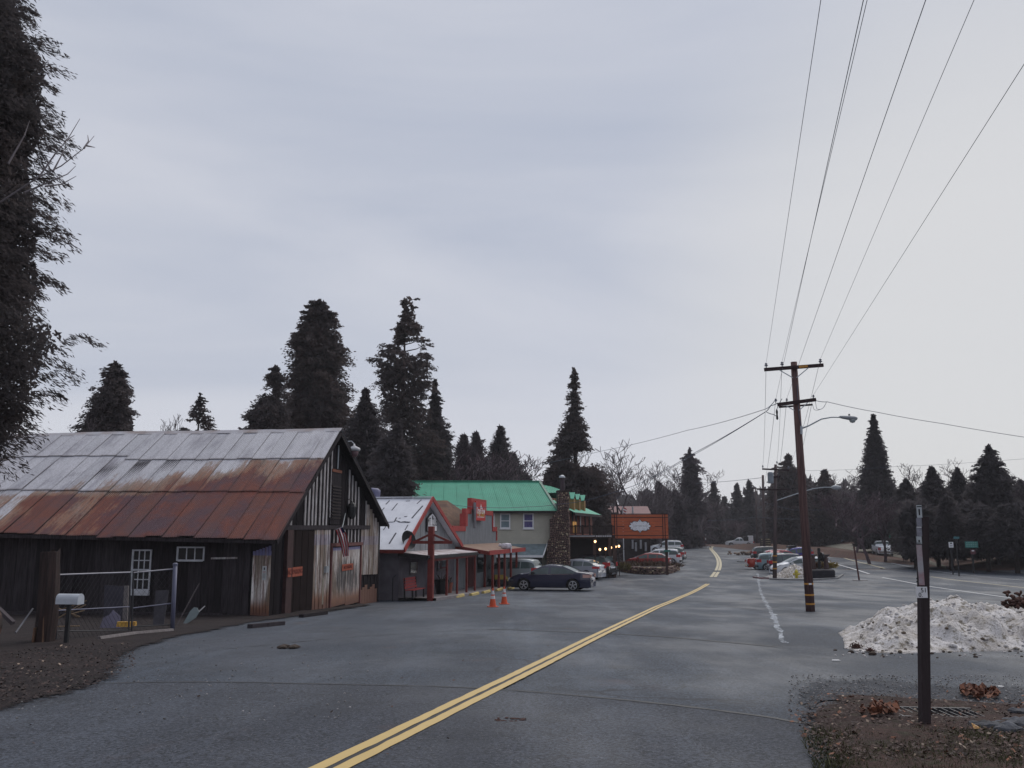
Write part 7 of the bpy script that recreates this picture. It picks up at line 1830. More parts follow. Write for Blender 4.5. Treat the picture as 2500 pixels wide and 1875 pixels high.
for i, (prof, Y, m, lab) in enumerate(RIGHT): tree('evergreen_tree', lab, [(min(y, 1338), l, r) for y, l, r in prof], Y, m, 640, 64, .26, 90 + i, csize=.95, gap=.02, inner=.15)
# ---- bare deciduous trees
BARE = {}
def bare_mesh(key, m, depth, seed, spread, tri=3, h=1.0, up=.35):
    if key in BARE: return BARE[key]
    r_ = random.Random(seed); segs = []
    def grow(p, d, L, rad, lev):
        n = 3; pts = [p]
        for i in range(n):
            d = (d + Vector((r_.uniform(-1, 1), r_.uniform(-1, 1), r_.uniform(-.6, 1) * up)) * .18).normalized(); p = p + d * L / n; pts.append(p)
        segs.append((pts, rad, rad * .6))
        if lev == 0: return
        for i in range(r_.choice((2, 3, 3)) if lev > 1 else 3):
            a = Vector((r_.uniform(-1, 1), r_.uniform(-1, 1), r_.uniform(-.3, .9))).normalized(); nd = (d * (1 - spread) + a * spread + Vector((0, 0, up * .4))).normalized()
            q = pts[r_.choice((1, 2, 3, 3))] if lev < depth else pts[-1 if i else 2]; grow(q, nd, L * r_.uniform(.62, .82), rad * .58, lev - 1)
    grow(Vector((0, 0, 0)), Vector((0, 0, 1)), .30, .016, depth)
    mb = MB()
    for pts, a, b in segs: mb.tube(pts, [max(.0016, a + (b - a) * i / (len(pts) - 1)) for i in range(len(pts))], 3, cap=False)
    me = mb.mesh('branches', m); BARE[key] = me; return me
def bare(lab, px, py_top, py_base, Y, key, m, seed, wide=1.0, rot=0.0, name='bare_tree', depth=5, spread=.55, up=.35, zb=None, grp=None):
    me = bare_mesh(key, m, depth, seed, spread, up=up); zs_ = max(v.co.z for v in me.vertices)
    b = A(px, py_base, Y); tp = A(px, py_top, Y); z0 = zb if zb is not None else min(b.z, terr(b.x, Y) if Y < 230 else b.z)
    s = (tp.z - z0) / zs_; o = bpy.data.objects.new(name, me); COL.objects.link(o); o.location = (b.x, Y, z0); o.scale = (s * wide, s * wide, s); o.rotation_euler = (0, 0, rot)
    return tag(o, lab, 'tree', grp)
bare('pale bare tree spreading right of the big pointed conifer', 1500, 1078, 1370, 108, 'b1', M_twig, 41, 1.15, .4, depth=6)
bare('bare tree with upright limbs above the mauve roof', 1545, 1120, 1370, 125, 'b2', M_twig, 42, 1.1, 1.4, depth=6)
bare('bare tree right of the mauve roof, before the dark conifers', 1612, 1150, 1370, 135, 'b1', M_twig, 41, 1.2, 2.4)
bare('fine bare tree beside the loose conifer at the crest', 1715, 1130, 1340, 170, 'b2', M_twig, 42, 1.3, 3.3)
bare('bare tree left of the loose conifer at the crest', 1655, 1150, 1340, 168, 'b1', M_twig, 41, 1.2, 4.4)
bare('faint bare tree left of the big pointed conifer', 1318, 1095, 1330, 112, 'b2', M_twig, 42, 1.2, .9)
bare('small bare tree above right end of the green ridge', 1262, 1085, 1330, 108, 'b1', M_twig, 41, .9, 5.1)
bare('faint bare tree left of the giant cone conifer', 2055, 1140, 1330, 160, 'b1', M_twigp, 41, 1.4, 2.0)
bare('second faint bare tree close left of giant cone conifer', 2085, 1150, 1330, 150, 'b2', M_twigp, 42, 1.3, 2.8)
bare('violet bare tree in front of the giant cone conifer', 2120, 1195, 1345, 92, 'b3', M_twigp, 43, 1.5, .3, depth=6, zb=None)
bare('violet bare bush tree left of white bank pickup', 2160, 1215, 1345, 96, 'b3', M_twigp, 43, 1.4, 1.8, depth=6)
bare('violet bare thicket beside the pale blue house', 2088, 1235, 1335, 110, 'b3', M_twigp, 43, 1.7, 3.0, depth=6)
bare('bare tree between two dark evergreens on the right', 2310, 1130, 1345, 105, 'b2', M_twig, 42, 1.1, 4.0)
bare('bare tree left of the largest dark evergreen', 2365, 1120, 1345, 108, 'b1', M_twig, 41, 1.0, 5.6)
bare('faint bare tree at the right picture edge', 2480, 1150, 1345, 108, 'b2', M_twig, 42, 1.0, 3.8)
bare('tiny bare sapling peeping over left end of barn ridge', 170, 1022, 1330, 60, 'b1', M_twig, 41, .55, 1.1)
bare('leafy thin sapling beside the lone bushy conifer', 352, 1000, 1330, 60, 'b2', M_twig, 42, .6, 2.1)
# violet thicket behind the lodge and by the crest
bare('violet bare thicket among the spiky conifers', 1175, 1095, 1330, 88, 'b3', M_twigp, 43, 1.5, .2)
bare('violet bare thicket right of the spiky conifers', 1228, 1110, 1330, 89, 'b3', M_twigp, 43, 1.4, 2.2)
bare('reddish violet bush above the white crest pickup', 1812, 1268, 1345, 190, 'b3', M_twigp, 43, 1.6, 1.2)
bare('violet thicket right of the road crest gap', 1700, 1220, 1345, 178, 'b3', M_twigp, 43, 1.4, 4.2)
# ---- the wood that closes the view: one uncountable mass
rs = np.random.RandomState(77); n = 46000
u = rs.uniform(0, 1, n); px = rs.uniform(-600, 3200, n)
Ys = 232 + 40 * rs.uniform(0, 1, n)
SKL = [(-600, 1200), (1440, 1215), (1560, 1212), (1640, 1208), (1720, 1222), (1755, 1266), (1790, 1228), (1860, 1204), (1900, 1166), (2000, 1178), (2060, 1196), (2110, 1204), (2200, 1206), (2300, 1198), (2500, 1190), (3200, 1180)]
top = np.interp(px, [p[0] for p in SKL], [p[1] for p in SKL]) + 9 * np.sin(px * .057 + 1) + 8 * np.sin(px * .13) + 6 * np.sin(px * .31)
py = top + (1360 - top) * u ** .8
X = (px - 1250) / 2147 * Ys * 1.0; Z = CZ + (1300 - py) / 2147 * Ys
C = np.stack([X, Ys, Z], 1) + rs.normal(0, 1, (n, 3)) * np.array([1, 1, .5]); D = rs.normal(0, 1, (n, 3)); D[:, 2] += .6; D /= np.linalg.norm(D, axis=1)[:, None]
L = rs.uniform(2.0, 4.5, n); o = bpy.data.objects.new('far_woodland', nparr_mesh('far_woodland', cards(rs, C, D, L, L * .5), F_dk)); COL.objects.link(o); o['kind'] = 'stuff'
# undergrowth along the bank and behind the buildings on the left
def thicket(px0, px1, Y, ytop, n, m, seed, nm='undergrowth', yb=1385):
    rs = np.random.RandomState(seed); px = rs.uniform(px0, px1, n); Yv = Y + rs.uniform(-3, 3, n); t_ = ytop + 10 * np.sin(px * .05) + 6 * np.sin(px * .17)
    py = t_ + (yb - t_) * rs.uniform(0, 1, n); X = (px - 1250) / 2147 * Yv; Z = CZ + (1300 - py) / 2147 * Yv
    D = rs.normal(0, 1, (n, 3)); D /= np.linalg.norm(D, axis=1)[:, None]; L = rs.uniform(.5, 1.3, n)
    o = bpy.data.objects.new(nm, nparr_mesh(nm, cards(rs, np.stack([X, Yv, Z], 1), D, L, L * .4), m)); COL.objects.link(o); o['kind'] = 'stuff'
thicket(820, 1125, 80, 1200, 9000, F_dk, 5); thicket(-300, 840, 84, 1215, 9000, F_dk, 6); thicket(2185, 2700, 84, 1238, 26000, F_dk, 7, yb=1356); thicket(1960, 2130, 152, 1215, 9000, F_dk, 11, yb=1330); thicket(1960, 2200, 166, 1270, 6000, F_pur, 8, yb=1330); thicket(1440, 1760, 212, 1275, 7000, F_dk, 9, yb=1345); thicket(1090, 1310, 92, 1175, 5000, F_pur, 10)
# ================================================================= YARD BY THE BARN
# stump-like gate post
sb = G(105, 1572); 
t = thing('timber_gatepost', 'thick split brown tree trunk gatepost left of the wire gate', 'post', loc=sb)
rs = random.Random(8); mb = MB(); n = 14; hgt = A(112, 1335, sb.y).z - sb.z; V = []
for j in range(9):
    z = hgt * j / 8; rr = .175 * (1.0 + .12 * (1 - j / 8)); 
    for k_ in range(n):
        a = 2 * math.pi * k_ / n; q = rr * (1 + .22 * mnoise.noise((math.cos(a) * 2.2, math.sin(a) * 2.2, j * .22)) + .10 * ((k_ * 7) % 3 - 1)); zz = z + (.16 * mnoise.noise((math.cos(a) * 3, math.sin(a) * 3, 7)) if j == 8 else 0)
        V.append((q * math.cos(a) + .03 * math.sin(j * .4), q * math.sin(a), zz - .1))
F = [(i * n + k_, i * n + (k_ + 1) % n, (i + 1) * n + (k_ + 1) % n, (i + 1) * n + k_) for i in range(8) for k_ in range(n)] + [tuple(8 * n + k_ for k_ in range(n))]
mb.add(V, F).build('trunk', mat('split_brown_trunk', (.05, .030, .027), .9, col2=(.02, .014, .014), scale=4, stretch=(6, 6, .4), bump=.8), t)
MB().bar((.08, -.18, .05), (.05, -.17, .95), .035, .02).build('pale_split', mat('pale_heartwood', (.20, .115, .075), .8, var=.4, scale=8, stretch=(5, 5, .5)), t)
MB().bar((-.10, -.19, .0), (-.09, -.18, .34), .09, .03).build('pale_split', MATS['pale_heartwood'], t)
# chain-link gate and fence
M_pipe = mat('fence_pipe', (.12, .125, .19), .5, var=.2, spec=.4)
fpB = G(421, 1540); fpT = A(428, 1378, fpB.y)
t = thing('fence_post', 'grey blue steel fence post with cap at right end of wire fence', 'post', loc=fpB)
MB().tube([(0, 0, -.2), fpT - fpB], .052, 10).build('tube', M_pipe, t, smooth=True); MB().lathe([(.065, -.03), (.065, .02), (.03, .04)], fpT - fpB, 10).build('cap', M_pipe, t)
M_mesh = mat('fence_wire', (.04, .04, .046), .6)
def wire_panel(nm, lab, x0, x1, yt0, yt1, yb0, yb1, Y0, Y1, mid):
    tl, tr, bl, br = A(x0, yt0, Y0), A(x1, yt1, Y1), A(x0 - 5, yb0, Y0), A(x1 - 4, yb1, Y1); c = bl.copy()
    tl, tr, bl, br = tl - c, tr - c, bl - c, br - c
    t = thing(nm, lab, 'gate' if 'gate' in nm else 'fence', loc=c)
    fr = MB()
    MB().tube([tl, tr], .018, 6).build('top_rail', mat('pale_pipe', (.24, .24, .29), .4, spec=.5), t)
    for a, b in ((tl, bl), (tr, br)): MB().tube([a, b], .02, 6).build('upright', M_mesh, t)
    MB().tube([bl.lerp(tl, .12), br.lerp(tr, .06)], .015, 6).build('bottom_rail', M_mesh, t)
    MB().tube([bl.lerp(tl, mid), br.lerp(tr, mid)], .015, 6).build('mid_rail', M_pipe, t)
    mb = MB(); nu, nv = 26, 20
    def pt(u, v): return bl.lerp(br, u).lerp(tl.lerp(tr, u), v)
    L = (br - bl).length; H = (tl - bl).length; n = int((L + H) / .16)
    for i in range(n):
        s = i * .16
        for sg in (0, 1):
            a0, a1 = max(0, s - H), min(L, s)
            if a1 - a0 < .03: continue
            u0, v0, u1, v1 = a0 / L, min(1, (s - a0) / H), a1 / L, max(0, (s - a1) / H)
            if sg: u0, u1 = 1 - u0, 1 - u1
            mb.tube([pt(u0, v0), pt(u1, v1)], .0028, 3, cap=False)
    mb.build('wire_mesh', M_mesh, t, kind='stuff'); return t
Yp = sb.y + .2
wire_panel('wire_gate', 'left chain link gate panel behind the white mailbox', 142, 318, 1403, 1397, 1560, 1548, Yp, Yp + 2.6, .44)
wire_panel('wire_fence', 'short chain link panel crossing the tall white window', 326, 423, 1398, 1389, 1548, 1534, Yp + 2.7, fpB.y, .42)
# mailbox
mp_ = A(170, 1462, Yp - .7)
t = thing('mailbox', 'white arched mailbox in front of the wire gate', 'mailbox', loc=(mp_.x, mp_.y, terr(mp_.x, mp_.y)))
zc = mp_.z - terr(mp_.x, mp_.y); hb, wb, lb = .10, .10, .235
pr = [(-wb, -hb)] + [(-wb * math.cos(a), .0 + hb * math.sin(a)) for a in np.linspace(0, math.pi, 9)] + [(wb, -hb)]
Rm = Matrix.Rotation(R(-8), 3, 'Z')
MB().prism(pr, -lb, lb, lambda x, y, tt: Rm @ Vector((tt, x, y + zc))).build('shell', mat('mailbox_white', (.46, .49, .54), .5, var=.12, scale=6), t)
MB().prism([(x * 1.06, y * 1.05) for x, y in pr], lb, lb + .014, lambda x, y, tt: Rm @ Vector((tt, x, y + zc))).build('door', MATS['mailbox_white'], t)
MB().bar((0, 0, -.05), (0, 0, zc - hb), .07).build('post', M_black, t)
# crossed sticks
pb = A(165, 1505, Yp + .5); mb = MB(); cz_ = terr(pb.x, pb.y)
t = thing('stick_pile', 'heap of crossed bare sticks beneath the mailbox', 'sticks', loc=(pb.x, pb.y, cz_))
for i, (x0, y0, x1, y1) in enumerate(((128, 1518, 205, 1470), (135, 1512, 210, 1476), (140, 1484, 195, 1506), (150, 1488, 190, 1508), (132, 1495, 212, 1466), (170, 1500, 206, 1490), (125, 1530, 195, 1528))):
    a, b = A(x0, y0, pb.y + .05 * i) - Vector((pb.x, pb.y, cz_)), A(x1, y1, pb.y + .25 + .05 * i) - Vector((pb.x, pb.y, cz_)); MB().tube([a, b], .014, 5).build('stick', mat('tan_stick', (.20, .14, .09), .8, objrand=.4), t)
# sheets leaning on the wall
def board(nm, lab, poly, Y, dY, m, thick=.02, cat='board'):
    c = A(*poly[0], Y); ys = [p[1] for p in poly]; lo, hi = max(ys), min(ys)
    P0 = [A(x, y, Y + dY * (lo - y) / (lo - hi)) - c for x, y in poly]; mb = MB(); n = len(P0); back = Vector((0, thick, 0))
    mb.add(P0 + [p + back for p in P0], [tuple(range(n)), tuple(range(2 * n - 1, n - 1, -1))] + [(i, (i + 1) % n, n + (i + 1) % n, n + i) for i in range(n)])
    o = mb.build(nm, m); o.location = c; return tag(o, lab, cat)
board('torn_sheet', 'torn dull violet sheet leaning behind the wire gate', [(235, 1552), (292, 1545), (293, 1505), (276, 1489), (268, 1500), (252, 1508), (246, 1525)], 22.5, .9, mat('dull_violet_sheet', (.055, .05, .088), .7, var=.3))
board('plywood_sheet', 'tall dark grey plywood sheet leaning on the barn wall', [(252, 1545), (308, 1540), (310, 1432), (255, 1428)], 24.2, .8, mat('dark_plywood', (.030, .027, .040), .8, var=.3))
board('plank_bundle', 'narrow upright planks beside the tall plywood sheet', [(297, 1538), (310, 1538), (313, 1430), (303, 1430)], 23.6, .4, M_greywood, .06)
board('grey_tarp', 'crumpled grey plastic hanging behind right wire panel', [(372, 1538), (398, 1536), (412, 1440), (380, 1442)], 23.8, .5, mat('grey_plastic', (.05, .046, .058), .6, var=.4, scale=4))
board('boat_paddle', 'pale teal paddle shaped board leaning right of the fence post', [(441, 1533), (478, 1508), (486, 1494), (481, 1484), (473, 1483), (464, 1492)], 24.8, .4, mat('pale_teal_board', (.13, .16, .17), .6, var=.3), .03)
board('timber_offcut', 'long grey timber leaning at far left of the yard', [(-20, 1480), (-20, 1470), (30, 1518), (26, 1526)], 17.6, .0, mat('violet_grey_timber', (.075, .062, .07), .85), .12)
for (a, b, lab) in (((38, 1545, 17.8), (80, 1486, 18.6), 'pale metal bar leaning left of the timber gatepost'), ((428, 1532, 24.0), (486, 1425, 26.4), 'thin dark rod leaning on the barn wall right of the fence'), ((441, 1534, 24.6), (500, 1480, 26), 'pale pole beneath the paddle shaped board')):
    p, q = A(*a), A(*b); o = MB().tube([p - p, q - p], .018, 6).build('leaning_bar', mat('dull_bar', (.16, .16, .18), .6) if 'pale' in lab else M_dark); o.location = p; tag(o, lab, 'bar')
ys_ = G(311, 1531); o = bpy.data.objects.new('marker_block', MB().prism([(-.07, 0), (.07, 0), (.05, .12), (-.05, .12)], -.22, .22, lambda x, y, tt: Vector((tt, x, y))).mesh('wheel_stop', mat('amber_block', (.60, .36, .06), .6, col2=(.40, .20, .04), scale=10))); COL.objects.link(o); o.location = A(309, 1530, 22.2); tag(o, 'bright amber block on the ground under the white window', 'block')
lg = [G(240, 1566), G(330, 1553), G(420, 1545)]
o = MB().tube([lg[0] - lg[0] + Vector((0, 0, .05)), lg[1] - lg[0] + Vector((0, 0, .05)), lg[2] - lg[0] + Vector((0, 0, .05))], .06, 6).build('ground_timber', M_greywood); o.location = lg[0]; tag(o, 'long grey timber lying along the foot of the wire fence', 'timber')
l2 = [G(610, 1534), G(690, 1526)]; l3 = [G(735, 1508), G(795, 1500)]
for l, lab in ((l2, 'dark timber kerb lying at the barn corner'), (l3, 'dark timber kerb lying before the barn door')):
    o = MB().bar((0, 0, .05), l[1] - l[0] + Vector((0, 0, .05)), .16, .10).build('timber_kerb', M_dark); o.location = l[0]; tag(o, lab, 'kerb')
# rusty plough at the far left edge
pp = A(-48, 1560, 16.5); pz = terr(pp.x, pp.y)
t = thing('rusty_plough', 'dark machine with rusty orange patches cut by left picture edge', 'machine', loc=(pp.x, pp.y, pz))
Mr = mat('rusty_iron', (.10, .045, .03), .8, col2=(.03, .024, .024), scale=3); Mo2 = mat('rust_orange', (.34, .09, .03), .7, var=.4, scale=6)
MB().lathe([(.42, -.05), (.5, -.06), (.5, .06), (.42, .05)], (-.15, 0, .5), 18, axis='y').build('wheel', Mr, t)
MB().lathe([(.08, -.1), (.08, .1)], (-.15, 0, .5), 8, axis='y').build('hub', Mo2, t)
for i in range(8):
    a = math.pi * i / 4; MB().bar((-.15, 0, .5), (-.15 + .44 * math.cos(a), 0, .5 + .44 * math.sin(a)), .04, .02).build('spoke', Mr, t)
MB().bar((-1.2, .1, .7), (.1, .1, .25), .14, .12).build('beam', Mr, t); MB().prism([(-.2, 0), (.18, .02), (.1, .28), (-.15, .3)], .12, .16, lambda x, y, tt: Vector((x, tt, y))).build('share', Mo2, t)
# ================================================================= SMALL GROUND THINGS
def litter(nm, poly_fn, n, m, seed, s0, s1, lift=.01, flat=.35):
    rs = np.random.RandomState(seed); P = np.array([poly_fn(rs) for _ in range(n)]); L = rs.uniform(s0, s1, n)
    a = rs.uniform(0, 6.28, n); D = np.stack([np.cos(a), np.sin(a), rs.normal(0, flat, n)], 1); D /= np.linalg.norm(D, axis=1)[:, None]
    S = np.stack([-np.sin(a), np.cos(a), rs.normal(0, flat, n)], 1); C = P.copy(); C[:, 2] += lift + np.abs(D[:, 2]) * L * .5
    V = np.stack([C - D * L[:, None] * .5, C + S * L[:, None] * .34, C + D * L[:, None] * .5, C - S * L[:, None] * .3], 1)
    o = bpy.data.objects.new(nm, nparr_mesh(nm, V, m)); COL.objects.link(o); o['kind'] = 'stuff'; return o
M_leaf = mat('fallen_leaves', (.075, .046, .038), .8, col2=(.045, .032, .03), scale=4, island=.6); M_leafo = mat('orange_fallen_leaves', (.22, .095, .055), .8, col2=(.12, .056, .04), scale=6, island=.5); M_leafp = mat('pale_fallen_leaves', (.28, .21, .16), .7, island=.4)
def reg(xa, xb, ya, yb, cond=lambda x, y: True, dz=.03):
    def f(rs):
        while True:
            x, y = rs.uniform(xa, xb), rs.uniform(ya, yb)
            if cond(x, y): p = G(x, y); return (p.x, p.y, p.z + dz)
    return f
lr = lambda x, y: y > interp([(1900, 1770), (1960, 1722), (2040, 1694), (2250, 1710), (2500, 1725)], x) and x > interp([(1700, 1930), (1760, 1925), (1800, 1950), (1875, 1985)], y)
litter('leaf_litter', reg(1925, 2500, 1690, 1875, lr, .05), 2200, M_leaf, 1, .018, .05); litter('pale_leaf_litter', reg(1930, 2500, 1695, 1875, lr, .06), 130, M_leafp, 2, .02, .05)
M_grass = mat('weak_winter_grass', (.075, .075, .035), .9, island=.4)
def tufts(nm, fn, n, m, seed, h0, h1):
    rs = np.random.RandomState(seed); P = np.array([fn(rs) for _ in range(n)]); H = rs.uniform(h0, h1, n)[:, None]; a = rs.uniform(0, 6.28, n)
    w_ = np.stack([np.cos(a), np.sin(a), np.zeros(n)], 1) * .005; lean = np.stack([rs.normal(0, .5, n), rs.normal(0, .5, n), np.ones(n)], 1)
    V = np.stack([P - w_, P + w_, P + lean * H], 1); o = bpy.data.objects.new(nm, nparr_mesh(nm, V, m, nper=3)); COL.objects.link(o); o['kind'] = 'stuff'
tufts('grass', reg(1960, 2500, 1790, 1900, lambda x, y: lr(x, min(y, 1875)), .03), 5000, M_grass, 3, .02, .07)
litter('leaf_drift', reg(2330, 2440, 1690, 1716, lambda x, y: ((y - 1702) / 14) ** 2 + ((x - 2395 - (y - 1702)) / 52) ** 2 < .3 + .7 * abs(math.sin(x * .09)), .03), 260, M_leafo, 4, .04, .11, .02, .7)
litter('leaf_drift', reg(2105, 2215, 1732, 1764, lambda x, y: ((y - 1748) / 15) ** 2 + ((x - 2155 + (y - 1748)) / 54) ** 2 < .25 + .75 * abs(math.sin(x * .08)), .05), 170, M_leafo, 5, .04, .10, .02, .7)
litter('leaf_litter', reg(0, 330, 1575, 1745, lambda x, y: y < interp([(0, 1740), (220, 1690), (330, 1640)], x) and y > interp([(0, 1600), (330, 1570)], x), .06), 1900, mat('dark_fallen_leaves', (.058, .038, .034), .85, col2=(.034, .025, .025), scale=4, island=.5), 6, .02, .055); litter('pale_leaf_litter', reg(0, 320, 1580, 1740, lambda x, y: y < interp([(0, 1735), (220, 1688), (330, 1636)], x), .07), 45, M_leafp, 7, .03, .08)
gm = mat('pale_gravel', (.26, .25, .25), .8, col2=(.12, .115, .115), scale=9, island=.5)
rs = random.Random(3); mb = MB()
for i in range(900):
    x, y = rs.uniform(1925, 2500), rs.uniform(1648, 1722)
    if y > interp([(1925, 1770), (1990, 1715), (2040, 1700), (2250, 1716), (2500, 1730)], x): continue
    p = G(x, y, .014); s = rs.uniform(.006, .018); stone(mb, (p.x, p.y, p.z + s * .4), s, s * .8, s * .7, rs, 5)
for i in range(250):
    x, y = rs.uniform(0, 900), rs.uniform(1560, 1760); p = G(x, y, .01); s = rs.uniform(.006, .018); stone(mb, (p.x, p.y, p.z + s * .4), s, s * .8, s * .7, rs, 5)
o = mb.build('loose_gravel', gm); o['kind'] = 'stuff'
litter('scattered_leaves', reg(1930, 2500, 1640, 1875, lambda x, y: lr(x, y) or (x > 2250 and y > 1690), .04), 220, M_leafo, 14, .03, .07)
litter('scattered_leaves', reg(60, 1500, 1500, 1860, lambda x, y: True, .016), 60, M_leaf, 15, .03, .06)
# yellow leaf, drain grate, rocks
gA = G(2290, 1755); 
t = thing('drain_grate', 'dark storm drain grate with thin bars behind the marker post', 'grate', loc=gA + Vector((0, 0, .05)), rz=R(-6))
MB().span((-.42, -.2, -.06), (.42, .24, -.02)).build('pit', mat('drain_dark', (.008, .008, .009), .9), t)
for i in range(11): MB().bar((-.4 + .08 * i, -.22, 0), (-.44 + .08 * i, .24, 0), .012, .03).build('bar', mat('drain_bar', (.06, .06, .066), .5), t)
for s in (-.23, .25): MB().bar((-.45, s, 0), (.42, s, 0), .03, .035).build('frame', MATS['drain_bar'], t)
MR = mat('grey_blue_rock', (.10, .105, .12), .9, col2=(.045, .045, .05), scale=5, bump=.5)
for (px, py, s, lb) in ((2405, 1785, .17, 'dark rock nearest the yellow leaf at lower right'), (2440, 1780, .10, 'small reddish rock between two dark rocks at lower right'), (2462, 1795, .16, 'flat dark rock in front of the lower right group'), (2478, 1776, .13, 'grey blue rock at the right of the lower right group'), (2508, 1785, .2, 'largest grey rock cut by the right picture edge'), (2500, 1752, .15, 'blue grey rock uppermost at the right picture edge')):
    p = G(px, py); mb = MB(); rg = random.Random(px); stone(mb, (0, 0, s * .12), s, s * .75, s * .45, rg, 11); o = mb.build('rock', MR); bm = bmesh.new(); bm.from_mesh(o.data); bmesh.ops.subdivide_edges(bm, edges=bm.edges[:], cuts=3, use_grid_fill=True)
    for v in bm.verts: v.co += v.normal * (.03 * mnoise.noise(v.co * 8 + Vector((px, 0, 0))) + .014 * mnoise.noise(v.co * 24))
    bm.to_mesh(o.data); bm.free(); o.location = p + Vector((0, 0, .02)); tag(o, lb, 'rock')
p = G(2388, 1792); o = MB().add([(-.05, -.03, .05), (.0, -.05, .06), (.06, -.01, .03), (.03, .05, .06), (-.03, .05, .09)], [(0, 1, 2, 3, 4)]).build('yellow_leaf', mat('yellow_leaf', (.50, .27, .09), .7)); o.location = p; tag(o, 'single bright yellow leaf beside the dark rocks', 'leaf')
mb = MB(); rg = random.Random(6)
for i in range(5): stone(mb, (rg.uniform(-.2, .2), rg.uniform(-.08, .08), .03), rg.uniform(.08, .16), .07, .045, rg, 7)
p = G(703, 1583); o = mb.build('dirt_lump', M_clod); o.location = p; tag(o, 'dark lump of debris lying on the asphalt before the barn', 'debris')
mb = MB()
for i in range(16): stone(mb, (rg.uniform(-.16, .16), rg.uniform(-.1, .1), .004), rg.uniform(.015, .04), .02, .008, rg, 6)
p = G(1247, 1757, .012); o = mb.build('mud_splash', mat('reddish_mud', (.07, .035, .03), .9)); o.location = p; tag(o, 'reddish mud crumbs on the lane right of the yellow lines', 'mud')
# manhole-ish metal studs, white paper
for (px, py, s, m, lb) in ((2040, 1612, .07, M_white, 'pale paper scrap on the asphalt left of snow heap'), (2440, 1676, .05, M_white, 'thin pale scrap on the gravel at right')):
    p = G(px, py, .012); o = MB().prism([(-s, -s * .4), (s, -s * .5), (s * .8, s * .5), (-s * .7, s * .4)], 0, .006).build('paper_scrap', m); o.location = p; tag(o, lb, 'scrap')
# kerb of the island
M_kerb = mat('faded_red_kerb', (.22, .09, .09), .8, col2=(.20, .19, .20), scale=3); M_conc = mat('island_concrete', (.21, .21, .215), .85, var=.3, scale=2)
def kerb(nm, pts, hgt, wd_, m):
    q = [G(*p) for p in pts]; mb = MB()
    for a, b in zip(q, q[1:]): mb.bar(a + Vector((0, 0, hgt / 2)), b + Vector((0, 0, hgt / 2)), wd_, hgt)
    return struct(mb.build(nm, m))
kerb('kerb', [(1840, 1411), (1858, 1413.5), (1877, 1413.5)], .12, .18, M_kerb); kerb('kerb', [(1880, 1415), (1930, 1417), (1985, 1417), (2045, 1413), (2058, 1404)], .10, .16, M_conc)
isl = [G(x, y).xy for x, y in ((1880, 1414), (1930, 1416), (1985, 1416), (2045, 1412))]; ib = [p + Vector((.5, 4)) for p in isl]
ruled('island_pavement', isl, ib, 30, 6, .06, M_conc)
kerb('kerb', [(2225 - 420 - 5, 1372), (1806, 1372.5), (1836, 1373)], .10, .15, M_conc)
# signs and things on the far right bank
def post_sign(nm, lab, px, py0, py1, w_px, Y, m, py_base, words=None, extra=None):
    c = A(px, (py0 + py1) / 2, Y); z0 = verge_z(c.x, Y) if c.x > R_of(Y) else terr(c.x, Y); t = thing(nm, lab, 'sign', loc=(c.x, Y, z0))
    hh, ww = (py1 - py0) / FPX * Y, w_px / FPX * Y; zc = c.z - z0
    MB().box((0, -.06, zc), (ww, .02, hh)).build('panel', m, t); MB().bar((0, 0, -.2), (0, 0, zc + hh * .4), .08).build('post', M_black, t); return t, zc, ww, hh
M_sgr = mat('verge_sign_green', (.05, .20, .18), .6, var=.2, scale=8)
t, zc, ww, hh = post_sign('notice_sign', 'small white notice sign standing before the dark evergreens', 2321, 1323.5, 1336.5, 11, 74, M_white, 1380); MB().span((-ww * .22, -.078, zc + hh * .18), (ww * .22, -.071, zc + hh * .38)).build('symbol', M_black, t)
for i in range(2): MB().span((-ww * .3, -.078, zc - hh * (.1 + .18 * i)), (ww * .3, -.071, zc - hh * (.02 + .18 * i))).build('print_line', MATS['grey_script'], t)
post_sign('street_sign', 'narrow green street name blade on post right of white notice', 2334, 1310, 1315.5, 14, 72, mat('teal_sign', (.06, .17, .19), .6), 1390)
t, zc, ww, hh = post_sign('park_sign', 'wide green carved sign board before the right evergreens', 2371, 1322, 1337, 31, 76, M_sgr, 1380)
for r_ in range(3):
    for i in range(5): MB().span((-ww * .42 + ww * .17 * i, -.078, zc + hh * (.22 - .26 * r_)), (-ww * .30 + ww * .17 * i, -.071, zc + hh * (.34 - .26 * r_))).build('carved_word', mat('pale_green_letters', (.20, .38, .34), .6), t)
t, zc, ww, hh = post_sign('round_badge_sign', 'small maroon badge sign under the wide green board', 2374.5, 1342, 1353, 12, 75.5, mat('maroon_sign', (.13, .05, .06), .6), 1380); MB().span((-ww * .25, -.078, zc + hh * .15), (ww * .25, -.071, zc + hh * .35)).build('emblem', M_white, t)
post_sign('route_sign', 'small green sign right of the white bank pickup', 2175, 1303, 1313, 9, 108, mat('green_route_sign', (.03, .16, .11), .6), 1340)
c = A(2051, 1326, 150); z0 = max(terr(c.x, c.y), verge_z(c.x, c.y)); t = thing('church_sign', 'pale blue house shaped sign board at the far highway bend', 'sign', loc=(c.x, 150, z0)); zt = A(2051, 1296, 150).z - z0
MB().prism([(-.62, .2), (.62, .2), (.62, zt * .62), (0, zt), (-.62, zt * .62)], -.1, .1, lambda x, y, tt: Vector((x, tt, y))).build('panel', mat('pale_blue_sign', (.26, .34, .52), .6, col2=(.16, .20, .36), scale=2), t)
MB().span((-.3, -.13, zt * .35), (.3, -.105, zt * .5)).build('inset', mat('sign_inset', (.08, .10, .2), .6), t)
for s in (-.5, .5): MB().bar((s, 0, -.2), (s, 0, .25), .12).build('leg', M_greywood, t)
